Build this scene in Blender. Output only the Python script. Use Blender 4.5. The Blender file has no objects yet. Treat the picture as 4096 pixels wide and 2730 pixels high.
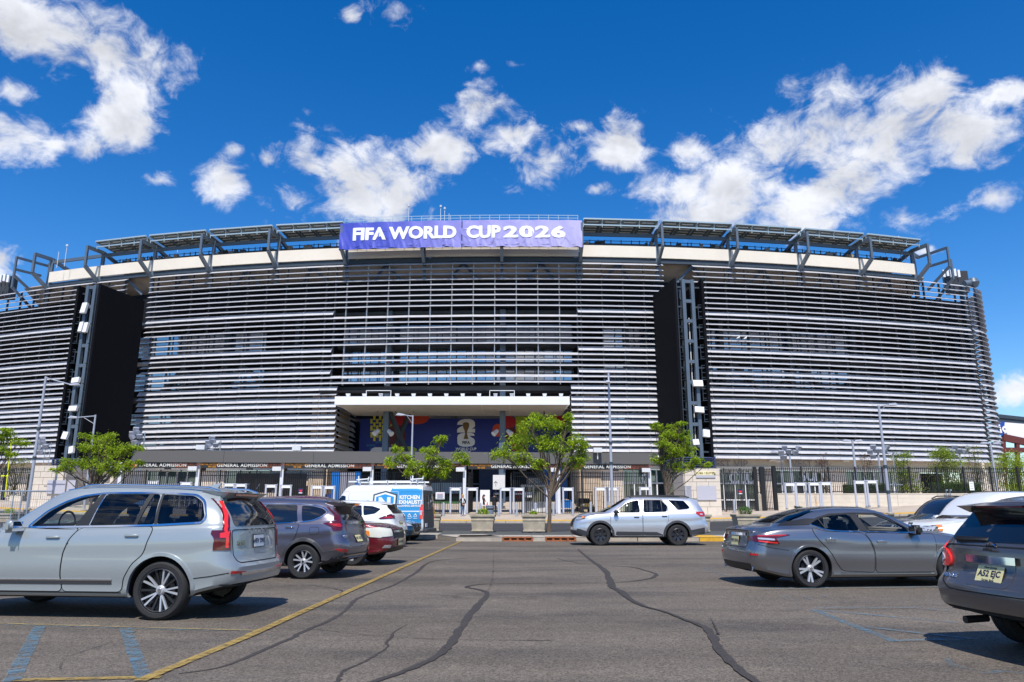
import bpy, bmesh, math, random
from mathutils import Vector, Matrix
from mathutils.bvhtree import BVHTree
R = math.radians
sc = bpy.context.scene
COL = sc.collection

# ------------------------------------------------------------------ camera
CAM_H = 1.39
PITCH = math.atan(671 / 2957.0)
FPX = 2957.0                      # focal length in pixels of the 4096 wide photograph
cd = bpy.data.cameras.new('camera')
cam = bpy.data.objects.new('camera', cd)
COL.objects.link(cam)
cam.location = (0, 0, CAM_H)
cam.rotation_euler = (math.pi / 2 + PITCH, 0, 0)
cd.sensor_width = 36.0
cd.lens = FPX / 4096 * 36.0
cd.clip_start = 0.1
cd.clip_end = 5000
sc.camera = cam

# ------------------------------------------------------------------ sun, exposure
SUN_EL = 56.0
SUN_AZ = 2.0                       # degrees the sun stands left of straight behind the camera
ld = bpy.data.lights.new('sun', 'SUN')
ld.energy = 4.6
ld.angle = R(0.53)
ld.color = (1.0, 0.955, 0.89)
sun = bpy.data.objects.new('sun', ld)
COL.objects.link(sun)
sdir = Vector((-math.sin(R(SUN_AZ)) * math.cos(R(SUN_EL)), -math.cos(R(SUN_AZ)) * math.cos(R(SUN_EL)), math.sin(R(SUN_EL))))
sun.rotation_euler = sdir.to_track_quat('Z', 'Y').to_euler()
vs = sc.view_settings
vs.view_transform = 'Standard'
vs.look = 'None'
vs.gamma = 1.0
vs.exposure = 0.15
vs.use_curve_mapping = False

# ------------------------------------------------------------------ pixel helpers (real depth is always given)
CP, SP = math.cos(PITCH), math.sin(PITCH)
def ray(u, v):
    x = (u - 2048) / FPX; y = (1365 - v) / FPX
    return Vector((x, CP - y * SP, SP + y * CP))
def atY(u, v, Y):
    r = ray(u, v); t = Y / r.y
    return Vector((r.x * t, Y, CAM_H + r.z * t))
def atZ(u, v, Z=0.0):
    r = ray(u, v); t = (Z - CAM_H) / r.z
    return Vector((r.x * t, r.y * t, Z))

# ------------------------------------------------------------------ world: Nishita sky with cumulus
w = bpy.data.worlds.new('World')
sc.world = w
w.use_nodes = True
nt = w.node_tree
nt.nodes.clear()
def N(tree, typ, **kw):
    n = tree.nodes.new(typ)
    for k, v in kw.items():
        if k == 'inp':
            for a, b in v.items(): n.inputs[a].default_value = b
        else: setattr(n, k, v)
    return n
def math_n(tree, op, a, b=None, clamp=False):
    n = tree.nodes.new('ShaderNodeMath'); n.operation = op; n.use_clamp = clamp
    for i, x in enumerate((a, b)):
        if x is None: continue
        if isinstance(x, (int, float)): n.inputs[i].default_value = x
        else: tree.links.new(x, n.inputs[i])
    return n.outputs[0]
out = N(nt, 'ShaderNodeOutputWorld')
bg = N(nt, 'ShaderNodeBackground')
SKY_S = 0.15
bg.inputs['Strength'].default_value = SKY_S
nt.links.new(bg.outputs[0], out.inputs[0])
sky = N(nt, 'ShaderNodeTexSky', sky_type='NISHITA', sun_disc=False)
sky.sun_elevation = R(SUN_EL)
sky.sun_rotation = R(180 + SUN_AZ)
sky.altitude = 0
sky.air_density = 1.0
sky.dust_density = 0.15
sky.ozone_density = 4.0
gam = N(nt, 'ShaderNodeGamma'); gam.inputs[1].default_value = 1.0
hs = N(nt, 'ShaderNodeHueSaturation', inp={'Hue': 0.508, 'Saturation': 1.38, 'Value': 0.98})
nt.links.new(sky.outputs[0], hs.inputs['Color'])
tc = N(nt, 'ShaderNodeTexCoord')
D = tc.outputs['Generated']
# soft elliptical cloud bodies (px of the 2353 wide view: centre x, y, radius x, radius y, weight)
S = 4096 / 2353.0
CLOUDS = [
 (60, 70, 250, 70, 1), (230, 120, 165, 70, 1), (340, 150, 75, 75, 1), (300, 205, 80, 60, 1), (270, 285, 95, 60, .9), (15, 205, 70, 36, .85),
 (55, 310, 125, 50, 1), (205, 345, 60, 45, .8), (355, 415, 80, 30, .75),
 (810, 430, 180, 112, 1), (910, 460, 95, 80, 1), (690, 470, 105, 70, 1), (520, 415, 80, 50, .9), (538, 345, 40, 30, .72), (620, 372, 70, 32, .72),
 (1015, 342, 90, 46, .95), (1105, 250, 78, 66, .9), (1160, 315, 85, 60, .95), (1250, 385, 110, 68, 1), (1430, 335, 100, 55, .85), (1370, 437, 58, 28, .75), (1330, 292, 60, 24, .7),
 (1800, 330, 225, 118, 1), (1690, 425, 195, 95, 1), (2040, 325, 220, 100, 1), (1640, 490, 155, 42, 1), (1900, 440, 240, 90, 1), (2080, 505, 130, 50, 1), (2190, 320, 110, 70, 1), (2120, 225, 90, 40, .85), (2310, 215, 80, 34, .8), (1590, 345, 80, 66, .85),
 (2285, 450, 80, 34, .78), (2335, 885, 75, 40, 1), (5, 598, 48, 44, .9), (2120, 580, 75, 20, .72),
 (1098, 150, 60, 34, .66), (1190, 150, 66, 18, .62), (905, 40, 75, 44, .62), (805, 38, 36, 24, .66)]
def blob_mask(vec):
    acc = None
    for cx, cy, rx, ry, wt in CLOUDS:
        c = ray(cx * S, cy * S); c.normalize()
        rt = Vector((c.y, -c.x, 0)).normalized(); up = rt.cross(c)
        a = rx * S / FPX * c.dot(Vector((0, CP, SP))) * 1.2; b = ry * S / FPX * 1.2
        mp = N(nt, 'ShaderNodeMapping', vector_type='TEXTURE')
        mp.inputs['Location'].default_value = c
        mp.inputs['Rotation'].default_value = Matrix((rt, c, up)).transposed().to_euler()
        mp.inputs['Scale'].default_value = (a, 40.0, b)
        nt.links.new(vec, mp.inputs[0])
        ln = N(nt, 'ShaderNodeVectorMath', operation='LENGTH'); nt.links.new(mp.outputs[0], ln.inputs[0])
        s_ = ln.outputs['Value']
        if wt < .82: s_ = math_n(nt, 'ADD', s_, (.82 - wt) * 1.6 + .12)
        if acc is None: acc = s_
        else:
            acc = math_n(nt, 'SMOOTH_MIN', acc, s_); nt.nodes[-1].inputs[2].default_value = 0.15
    acc = math_n(nt, 'MULTIPLY_ADD', math_n(nt, 'MINIMUM', acc, 2.5), -0.85); nt.nodes[-1].inputs[2].default_value = 0.85
    # front half of the sky only for the bodies, a scattered field of the same kind elsewhere
    dv = N(nt, 'ShaderNodeVectorMath', operation='DOT_PRODUCT'); dv.inputs[1].default_value = (0, CP, SP)
    nt.links.new(vec, dv.inputs[0])
    front = N(nt, 'ShaderNodeMapRange', inp={1: 0.62, 2: 0.74, 3: 0.0, 4: 1.0}); nt.links.new(dv.outputs['Value'], front.inputs[0])
    nz = N(nt, 'ShaderNodeTexNoise', inp={'Scale': 3.2, 'Detail': 1.0}); nt.links.new(vec, nz.inputs['Vector'])
    other = math_n(nt, 'MULTIPLY_ADD', nz.outputs[0], 3.2); nt.nodes[-1].inputs[2].default_value = -1.75
    mx = N(nt, 'ShaderNodeMix', data_type='FLOAT'); nt.links.new(front.outputs[0], mx.inputs[0])
    nt.links.new(other, mx.inputs[2]); nt.links.new(acc, mx.inputs[3])
    return mx.outputs[0]
def fbm(vec, scale, detail, rough, dist=0.0):
    n = N(nt, 'ShaderNodeTexNoise', inp={'Scale': scale, 'Detail': detail, 'Roughness': rough, 'Distortion': dist})
    nt.links.new(vec, n.inputs['Vector']); return n.outputs[0]
st = N(nt, 'ShaderNodeVectorMath', operation='MULTIPLY'); st.inputs[1].default_value = (1, 1, 1.35); nt.links.new(D, st.inputs[0])
V = st.outputs[0]
body = blob_mask(D)
n1 = fbm(V, 9.0, 8.0, 0.6, 0.25)
n2 = fbm(V, 26.0, 5.0, 0.62, 0.8)
rag = math_n(nt, 'ADD', math_n(nt, 'MULTIPLY', math_n(nt, 'SUBTRACT', n1, 0.5), 2.5), math_n(nt, 'MULTIPLY', math_n(nt, 'SUBTRACT', n2, 0.5), 1.3))
dens = math_n(nt, 'ADD', body, rag)
cov = N(nt, 'ShaderNodeMapRange', interpolation_type='SMOOTHSTEP', inp={1: 0.1, 2: 0.82, 3: 0.0, 4: 1.0}); nt.links.new(dens, cov.inputs[0])
# thickness gives the grey undersides of a cumulus: sample the body higher up
shf = N(nt, 'ShaderNodeVectorMath', operation='ADD'); shf.inputs[1].default_value = (0.0, -0.01, 0.035); nt.links.new(V, shf.inputs[0])
n1u = fbm(shf.outputs[0], 9.0, 4.0, 0.6, 0.25)
relief = math_n(nt, 'MULTIPLY', math_n(nt, 'SUBTRACT', n1, n1u), 2.2)
thick = N(nt, 'ShaderNodeMapRange', inp={1: 0.4, 2: 1.0, 3: 0.0, 4: 0.16}); nt.links.new(dens, thick.inputs[0])
lum = math_n(nt, 'SUBTRACT', math_n(nt, 'ADD', math_n(nt, 'MULTIPLY', relief, 0.5), 0.93), thick.outputs[0], clamp=False)
lumc = N(nt, 'ShaderNodeClamp', inp={1: 0.58, 2: 1.02}); nt.links.new(lum, lumc.inputs[0])
ccol = N(nt, 'ShaderNodeVectorMath', operation='SCALE'); ccol.inputs[0].default_value = (0.88 / SKY_S, 0.90 / SKY_S, 0.96 / SKY_S); nt.links.new(lumc.outputs[0], ccol.inputs['Scale'])
mixc = N(nt, 'ShaderNodeMix', data_type='RGBA')
nt.links.new(math_n(nt, 'MULTIPLY', cov.outputs[0], 0.97), mixc.inputs[0]); nt.links.new(hs.outputs[0], mixc.inputs[6]); nt.links.new(ccol.outputs[0], mixc.inputs[7])
nt.links.new(mixc.outputs[2], bg.inputs['Color'])

# ------------------------------------------------------------------ materials
def srgb(h):
    h = h.lstrip('#')
    c = [int(h[i:i + 2], 16) / 255 for i in (0, 2, 4)]
    return tuple((x / 12.92 if x <= 0.04045 else ((x + 0.055) / 1.055) ** 2.4) for x in c)
MATS = {}
def M(name, col, rough=0.6, metal=0.0, var=0.0, scale=4.0, bump=0.0, bscale=60.0, coat=0.0, spec=0.5, ior=1.5, trans=0.0, emit=0.0, flake=0.0, var2=None, stretch=None):
    if name in MATS: return MATS[name]
    if isinstance(col, str): col = srgb(col)
    m = bpy.data.materials.new(name); m.use_nodes = True
    t = m.node_tree; b = t.nodes['Principled BSDF']
    b.inputs['Base Color'].default_value = (*col, 1)
    b.inputs['Roughness'].default_value = rough
    b.inputs['Metallic'].default_value = metal
    b.inputs['Specular IOR Level'].default_value = spec
    b.inputs['IOR'].default_value = ior
    b.inputs['Coat Weight'].default_value = coat
    b.inputs['Coat Roughness'].default_value = 0.03
    b.inputs['Transmission Weight'].default_value = trans
    if emit:
        b.inputs['Emission Color'].default_value = (*col, 1); b.inputs['Emission Strength'].default_value = emit
    vec = None
    if var or bump or flake:
        tcn = t.nodes.new('ShaderNodeTexCoord'); vec = tcn.outputs['Object']
        if stretch:
            mp = t.nodes.new('ShaderNodeVectorMath'); mp.operation = 'MULTIPLY'; mp.inputs[1].default_value = stretch
            t.links.new(vec, mp.inputs[0]); vec = mp.outputs[0]
    if var:
        nz = t.nodes.new('ShaderNodeTexNoise'); nz.inputs['Scale'].default_value = scale; nz.inputs['Detail'].default_value = 6; nz.inputs['Roughness'].default_value = 0.65
        t.links.new(vec, nz.inputs['Vector'])
        mr = t.nodes.new('ShaderNodeMapRange'); mr.inputs[1].default_value = 0.3; mr.inputs[2].default_value = 0.7
        t.links.new(nz.outputs[0], mr.inputs[0])
        mx = t.nodes.new('ShaderNodeMix'); mx.data_type = 'RGBA'
        c2 = var2 if var2 else tuple(max(0, x * (1 - var)) for x in col)
        if isinstance(c2, str): c2 = srgb(c2)
        mx.inputs[6].default_value = (*tuple(min(1, x * (1 + var * .5)) for x in col), 1); mx.inputs[7].default_value = (*c2, 1)
        t.links.new(mr.outputs[0], mx.inputs[0]); t.links.new(mx.outputs[2], b.inputs['Base Color'])
    if flake:
        nz = t.nodes.new('ShaderNodeTexNoise'); nz.inputs['Scale'].default_value = 900; nz.inputs['Detail'].default_value = 1
        t.links.new(vec, nz.inputs['Vector'])
        mr = t.nodes.new('ShaderNodeMapRange'); mr.inputs[3].default_value = rough - flake; mr.inputs[4].default_value = rough + flake
        t.links.new(nz.outputs[0], mr.inputs[0]); t.links.new(mr.outputs[0], b.inputs['Roughness'])
    if bump:
        nz = t.nodes.new('ShaderNodeTexNoise'); nz.inputs['Scale'].default_value = bscale; nz.inputs['Detail'].default_value = 4
        t.links.new(vec, nz.inputs['Vector'])
        bp = t.nodes.new('ShaderNodeBump'); bp.inputs['Strength'].default_value = bump; bp.inputs['Distance'].default_value = 0.05
        t.links.new(nz.outputs[0], bp.inputs['Height']); t.links.new(bp.outputs[0], b.inputs['Normal'])
    MATS[name] = m
    return m
def mat_nodes(name):
    m = bpy.data.materials.new(name); m.use_nodes = True; MATS[name] = m
    return m, m.node_tree, m.node_tree.nodes['Principled BSDF']

# ------------------------------------------------------------------ mesh builder
ORG = {}
def org(o):
    return ORG.get(o.name, Vector((0, 0, 0))) if o is not None else Vector((0, 0, 0))
def tag(o, label=None, cat=None, group=None, kind=None):
    if label: o['label'] = label
    if cat: o['category'] = cat
    if group: o['group'] = group
    if kind: o['kind'] = kind
    return o
def empty(name, loc=(0, 0, 0), rz=0.0, label=None, cat=None, group=None, world=False):
    o = bpy.data.objects.new(name, None); COL.objects.link(o)
    o.location = loc; o.rotation_euler = (0, 0, rz); o.empty_display_size = 0.2
    if world: ORG[o.name] = Vector(loc)
    return tag(o, label, cat, group)
class MB:
    def __init__(s): s.v = []; s.f = []; s.mi = []
    def add(s, vs, fs, mi=0):
        b = len(s.v); s.v += [tuple(x) for x in vs]
        for f in fs: s.f.append(tuple(b + i for i in f)); s.mi.append(mi)
        return s
    BOXF = [(0, 3, 2, 1), (4, 5, 6, 7), (0, 1, 5, 4), (1, 2, 6, 5), (2, 3, 7, 6), (3, 0, 4, 7)]
    def box(s, c, d, mi=0, m=None):
        x, y, z = c; a, b, e = d[0] / 2, d[1] / 2, d[2] / 2
        vs = [Vector((x + i * a, y + j * b, z + k * e)) for k in (-1, 1) for i, j in ((-1, -1), (1, -1), (1, 1), (-1, 1))]
        if m is not None: vs = [m @ p for p in vs]
        return s.add(vs, MB.BOXF, mi)
    def bar(s, p, q, w, h=None, mi=0, up=(0, 0, 1)):
        p, q = Vector(p), Vector(q); h = w if h is None else h
        d = (q - p).normalized(); u = Vector(up)
        if abs(d.dot(u)) > 0.98: u = Vector((0, 1, 0))
        a = d.cross(u).normalized() * (w / 2); b = a.cross(d).normalized() * (h / 2)
        vs = [p - a - b, p + a - b, p + a + b, p - a + b, q - a - b, q + a - b, q + a + b, q - a + b]
        return s.add(vs, [(0, 1, 2, 3), (4, 7, 6, 5), (0, 4, 5, 1), (1, 5, 6, 2), (2, 6, 7, 3), (3, 7, 4, 0)], mi)
    def hexa(s, vs, mi=0):
        return s.add(vs, MB.BOXF, mi)
    def tube(s, pts, rad, n=8, mi=0, cap=True):
        pts = [Vector(p) for p in pts]; rs = rad if isinstance(rad, (list, tuple)) else [rad] * len(pts)
        rings = []; prev = None
        for i, p in enumerate(pts):
            d = (pts[min(i + 1, len(pts) - 1)] - pts[max(i - 1, 0)])
            d = d.normalized() if d.length > 1e-9 else Vector((0, 0, 1))
            if prev is None:
                u = Vector((0, 0, 1)) if abs(d.z) < 0.9 else Vector((1, 0, 0))
                a = d.cross(u).normalized()
            else:
                a = (prev - d * prev.dot(d)).normalized()
            prev = a; b = d.cross(a)
            rings.append([p + (a * math.cos(t) + b * math.sin(t)) * rs[i] for t in [2 * math.pi * k / n for k in range(n)]])
        vs = [x for r in rings for x in r]; fs = []
        for i in range(len(rings) - 1):
            for k in range(n): fs.append((i * n + k, i * n + (k + 1) % n, (i + 1) * n + (k + 1) % n, (i + 1) * n + k))
        if cap: fs.append(tuple(range(n))[::-1]); fs.append(tuple((len(rings) - 1) * n + k for k in range(n)))
        return s.add(vs, fs, mi)
    def lathe(s, prof, n=24, mi=0, axis='z', c=(0, 0, 0)):
        vs = []; fs = []
        for r, h in prof:
            for k in range(n):
                t = 2 * math.pi * k / n; p = (r * math.cos(t), r * math.sin(t), h)
                if axis == 'y': p = (p[0], p[2], p[1])
                if axis == 'x': p = (p[2], p[0], p[1])
                vs.append((p[0] + c[0], p[1] + c[1], p[2] + c[2]))
        for i in range(len(prof) - 1):
            for k in range(n): fs.append((i * n + k, i * n + (k + 1) % n, (i + 1) * n + (k + 1) % n, (i + 1) * n + k))
        return s.add(vs, fs, mi)
    def prism(s, poly, fr, to, mi=0):
        # poly: list of 3-D points (planar); extruded by vector to-fr
        d = Vector(to) - Vector(fr); n = len(poly)
        vs = [Vector(p) for p in poly] + [Vector(p) + d for p in poly]
        fs = [tuple(range(n))[::-1], tuple(range(n, 2 * n))] + [(i, (i + 1) % n, n + (i + 1) % n, n + i) for i in range(n)]
        return s.add(vs, fs, mi)
    def mesh(s, name, mats, origin=Vector((0, 0, 0)), smooth=None, fix=True):
        me = bpy.data.meshes.new(name)
        me.from_pydata([tuple(Vector(p) - origin) for p in s.v], [], s.f)
        if not isinstance(mats, (list, tuple)): mats = [mats]
        for m in mats: me.materials.append(MATS[m] if isinstance(m, str) else m)
        if len(mats) > 1: me.polygons.foreach_set('material_index', s.mi)
        if fix:
            bm = bmesh.new(); bm.from_mesh(me); bmesh.ops.recalc_face_normals(bm, faces=bm.faces); bm.to_mesh(me); bm.free()
        if smooth is not None:
            me.shade_smooth()
            if smooth < 170: me.set_sharp_from_angle(angle=R(smooth))
        me.update()
        return me
    def build(s, name, mats, parent=None, smooth=None, label=None, cat=None, group=None, kind=None, fix=True):
        og = org(parent)
        me = s.mesh(name, mats, og, smooth, fix)
        o = bpy.data.objects.new(name, me); COL.objects.link(o)
        if parent is not None:
            o.parent = parent; ORG[o.name] = og
        return tag(o, label, cat, group, kind)
def inst(name, me, parent=None, loc=(0, 0, 0), rz=0.0, rot=None, scale=None):
    o = bpy.data.objects.new(name, me); COL.objects.link(o)
    if parent is not None: o.parent = parent
    o.location = Vector(loc) - org(parent) if parent is not None and parent.name in ORG else loc
    o.rotation_euler = rot if rot else (0, 0, rz)
    if scale: o.scale = scale
    return o
def copy_tree(o, parent=None):
    c = o.copy(); COL.objects.link(c)
    if parent is not None: c.parent = parent
    for ch in list(o.children): copy_tree(ch, c)
    return c
TXT = {}
def text_mesh(s, size=1.0, bold=0.0, extrude=0.004, spacing=1.0, align='CENTER', xs=1.0):
    key = (s, size, bold, extrude, spacing, align, xs)
    if key in TXT: return TXT[key]
    cu = bpy.data.curves.new('lettering', 'FONT'); cu.body = s; cu.size = size; cu.offset = bold; cu.extrude = extrude
    cu.align_x = align; cu.align_y = 'CENTER'; cu.space_character = spacing; cu.resolution_u = 3
    o = bpy.data.objects.new('lettering', cu); COL.objects.link(o)
    dg = bpy.context.evaluated_depsgraph_get()
    me = bpy.data.meshes.new_from_object(o.evaluated_get(dg))
    bpy.data.objects.remove(o)
    if xs != 1.0:
        for v in me.vertices: v.co.x *= xs
    me.name = 'lettering'
    TXT[key] = me
    return me
def text(s, size, mat, parent, loc, rot=(R(90), 0, 0), **kw):
    me = text_mesh(s, size, **kw)
    if len(me.materials) == 0: me.materials.append(MATS[mat])
    elif me.materials[0] != MATS[mat]:
        me = me.copy(); me.materials[0] = MATS[mat]
    o = inst('lettering', me, parent, loc, rot=rot)
    return o
rnd = random.Random(7)

# ================================================================== GROUND
def gz(X, Y):
    """height of the pavement at the stadium"""
    if Y < 58.4: return 0.0
    t = min(1.0, max(0.0, (Y - 58.4) / 6.0))
    return 0.45 + 0.0006 * X * X + t * 0.47 if abs(X) < 45 else 0.45 + 1.215 + t * .47
def road_z(X, Y):
    t = min(1.0, max(0.0, (Y - 43.4) / 15.0))
    return 0.03 + t * (gz(X, 58.4) - 0.15 - 0.03)
def asphalt(name, c1, c2, speck, fine=55.0, stain=0.45):
    m, t, b = mat_nodes(name)
    tcn = t.nodes.new('ShaderNodeTexCoord'); v = tcn.outputs['Object']
    def nz(s, d, r=0.6, vec=v):
        n = t.nodes.new('ShaderNodeTexNoise'); n.inputs['Scale'].default_value = s; n.inputs['Detail'].default_value = d; n.inputs['Roughness'].default_value = r
        t.links.new(vec, n.inputs['Vector']); return n.outputs[0]
    def rng(x, a, bb, c=0.0, d=1.0):
        n = t.nodes.new('ShaderNodeMapRange'); n.inputs[1].default_value = a; n.inputs[2].default_value = bb; n.inputs[3].default_value = c; n.inputs[4].default_value = d
        t.links.new(x, n.inputs[0]); return n.outputs[0]
    def mix(f, a, bb):
        n = t.nodes.new('ShaderNodeMix'); n.data_type = 'RGBA'
        t.links.new(f, n.inputs[0])
        for i, x in ((6, a), (7, bb)):
            if isinstance(x, tuple): n.inputs[i].default_value = (*x, 1)
            else: t.links.new(x, n.inputs[i])
        return n.outputs[2]
    sx = t.nodes.new('ShaderNodeVectorMath'); sx.operation = 'MULTIPLY'; sx.inputs[1].default_value = (0.35, 1.6, 1); t.links.new(v, sx.inputs[0])
    base = mix(rng(nz(0.35, 5, 0.62, sx.outputs[0]), 0.36, 0.64), c1, c2)
    sx2 = t.nodes.new('ShaderNodeVectorMath'); sx2.operation = 'MULTIPLY'; sx2.inputs[1].default_value = (0.45, 1.2, 1); t.links.new(v, sx2.inputs[0])
    dark = rng(nz(0.5, 7, 0.66, sx2.outputs[0]), 0.50, 0.72, 0.0, stain)
    base = mix(dark, base, (c1[0] * .5, c1[1] * .56, c1[2] * .68))
    pale = rng(nz(1.3, 9, 0.78), 0.54, 0.74, 0.0, 0.34)
    base = mix(pale, base, tuple(x * 2.0 for x in c2))
    vor = t.nodes.new('ShaderNodeTexVoronoi'); vor.inputs['Scale'].default_value = fine; t.links.new(v, vor.inputs['Vector'])
    sp = rng(vor.outputs['Color'], 0.0, 1.0, 1.0 - speck, 1.0 + speck)
    mul = t.nodes.new('ShaderNodeVectorMath'); mul.operation = 'SCALE'; t.links.new(base, mul.inputs[0]); t.links.new(sp, mul.inputs['Scale'])
    fin = rng(nz(110, 3, 0.8), 0.3, 0.7, 0.6, 1.4)
    mul2 = t.nodes.new('ShaderNodeVectorMath'); mul2.operation = 'SCALE'; t.links.new(mul.outputs[0], mul2.inputs[0]); t.links.new(fin, mul2.inputs['Scale'])
    t.links.new(mul2.outputs[0], b.inputs['Base Color'])
    b.inputs['Roughness'].default_value = 0.85; b.inputs['Specular IOR Level'].default_value = 0.3
    bp = t.nodes.new('ShaderNodeBump'); bp.inputs['Strength'].default_value = 0.55; bp.inputs['Distance'].default_value = 0.012
    t.links.new(vor.outputs['Distance'], bp.inputs['Height']); t.links.new(bp.outputs[0], b.inputs['Normal'])
    return m
asphalt('asphalt', (0.112, 0.093, 0.073), (0.168, 0.140, 0.110), 0.55, fine=60.0, stain=.85)
asphalt('road_asphalt', (0.045, 0.044, 0.047), (0.06, 0.058, 0.06), 0.3)
M('concrete', '#b9aa98', rough=0.85, var=0.22, scale=0.7, bump=0.15, bscale=40)
M('kerb_concrete', '#b3a898', rough=0.85, var=0.3, scale=2.2, bump=0.3, bscale=30)
M('island_gravel', (0.10, 0.105, 0.10), rough=0.95, var=0.45, scale=20, bump=0.8, bscale=45)
M('far_ground', (0.10, 0.10, 0.09), rough=0.95, var=0.3, scale=0.05)
def worn_paint(name, col, lo, hi, scale=6.0):
    m, t, b = mat_nodes(name)
    if isinstance(col, str): col = srgb(col)
    tcn = t.nodes.new('ShaderNodeTexCoord')
    n = t.nodes.new('ShaderNodeTexNoise'); n.inputs['Scale'].default_value = scale; n.inputs['Detail'].default_value = 10; n.inputs['Roughness'].default_value = 0.8
    t.links.new(tcn.outputs['Object'], n.inputs['Vector'])
    r = t.nodes.new('ShaderNodeMapRange'); r.inputs[1].default_value = lo; r.inputs[2].default_value = hi
    t.links.new(n.outputs[0], r.inputs[0])
    n2 = t.nodes.new('ShaderNodeTexNoise'); n2.inputs['Scale'].default_value = 1.2; n2.inputs['Detail'].default_value = 5
    t.links.new(tcn.outputs['Object'], n2.inputs['Vector'])
    mx = t.nodes.new('ShaderNodeMix'); mx.data_type = 'RGBA'; t.links.new(n2.outputs[0], mx.inputs[0])
    mx.inputs[6].default_value = (*col, 1); mx.inputs[7].default_value = (*tuple(x * .6 for x in col), 1)
    t.links.new(mx.outputs[2], b.inputs['Base Color']); b.inputs['Roughness'].default_value = 0.75
    tr = t.nodes.new('ShaderNodeBsdfTransparent'); ms = t.nodes.new('ShaderNodeMixShader')
    t.links.new(r.outputs[0], ms.inputs[0]); t.links.new(tr.outputs[0], ms.inputs[1]); t.links.new(b.outputs[0], ms.inputs[2])
    t.links.new(ms.outputs[0], t.nodes['Material Output'].inputs['Surface'])
worn_paint('yellow_line_paint', (0.46, 0.31, 0.075), 0.34, 0.56, 9.0)
worn_paint('faded_yellow_paint', (0.42, 0.32, 0.12), 0.40, 0.66)
worn_paint('blue_paint', (0.13, 0.28, 0.38), 0.40, 0.70)
worn_paint('faded_blue_paint', (0.12, 0.27, 0.38), 0.46, 0.80)
worn_paint('sealant', (0.062, 0.051, 0.042), 0.26, 0.46, 14.0)
worn_paint('tyre_rub', (0.03, 0.028, 0.027), 0.45, 0.85, 3.0)
M('yellow_kerb_paint', '#d9a62f', rough=0.8, var=0.25, scale=4)

def sheet(name, xs, ys, zf, mat, kind='structure', parent=None):
    b = MB(); n = len(ys)
    vs = [(x, y, zf(x, y)) for x in xs for y in ys]
    fs = [(i * n + j, (i + 1) * n + j, (i + 1) * n + j + 1, i * n + j + 1) for i in range(len(xs) - 1) for j in range(n - 1)]
    b.add(vs, fs); return b.build(name, mat, parent, smooth=60, kind=kind)
def lin(a, b, n): return [a + (b - a) * i / n for i in range(n + 1)]
sheet('ground', lin(-1600, 1600, 8), lin(-800, 2400, 8), lambda x, y: -0.30, 'far_ground')
sheet('parking_lot', lin(-120, 120, 24), lin(-60, 36.4, 10), lambda x, y: 0.0, 'asphalt')
sheet('road', lin(-130, 130, 52), lin(40.0, 58.45, 6), road_z, 'road_asphalt')
sheet('pavement', lin(-130, 130, 104), [58.58, 59.6, 60.8, 62.2, 63.4, 64.4, 70, 80, 92, 130], gz, 'concrete')
# concrete kerb of the traffic island: front face, sloping gutter stones laid end to end
island = MB()
pl = [(-110, 36.6), (-3.55, 36.6), (-2.45, 33.45), (110, 33.45)]
ZI = 0.18
top = [(x, y, ZI - .012) for x, y in pl] + [(110, 43.4, ZI - .012), (-110, 43.4, ZI - .012)]
island.add(top, [tuple(range(6))])
island.add([(-110, 43.4, ZI - .012), (110, 43.4, ZI - .012), (110, 43.4, -.2), (-110, 43.4, -.2)], [(0, 1, 2, 3)])
isl = island.build('traffic_island', 'island_gravel', kind='structure')
def kerb_stones(parent, pts, L, wdt, zf0, zf1, mat, name='kerb_stone', skip=None):
    k = 0
    for (x0, y0), (x1, y1) in zip(pts[:-1], pts[1:]):
        d = math.hypot(x1 - x0, y1 - y0); n = max(1, round(d / L))
        for i in range(n):
            a = (i + .006) / n; c = (i + 1 - .006) / n
            p = (x0 + (x1 - x0) * a, y0 + (y1 - y0) * a); q = (x0 + (x1 - x0) * c, y0 + (y1 - y0) * c)
            if skip and skip(p, q): continue
            nx, ny = -(y1 - y0) / d * wdt, (x1 - x0) / d * wdt
            b = MB(); zt0, zt1, zb0, zb1 = zf1(*p), zf1(*q), zf0(*p), zf0(*q)
            e = .025
            b.add([(p[0], p[1], zb0), (q[0], q[1], zb1), (q[0], q[1], zt1 - e), (p[0], p[1], zt0 - e),
                   (p[0] + nx * .12, p[1] + ny * .12, zt0), (q[0] + nx * .12, q[1] + ny * .12, zt1), (q[0] + nx, q[1] + ny, zt1), (p[0] + nx, p[1] + ny, zt0),
                   (p[0] + nx, p[1] + ny, zb0), (q[0] + nx, q[1] + ny, zb1)],
                  [(0, 1, 2, 3), (3, 2, 5, 4), (4, 5, 6, 7), (7, 6, 9, 8), (0, 3, 4, 7, 8), (1, 9, 6, 5, 2)])
            m = mat(p) if callable(mat) else mat
            b.build(name, m, parent); k += 1
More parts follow.
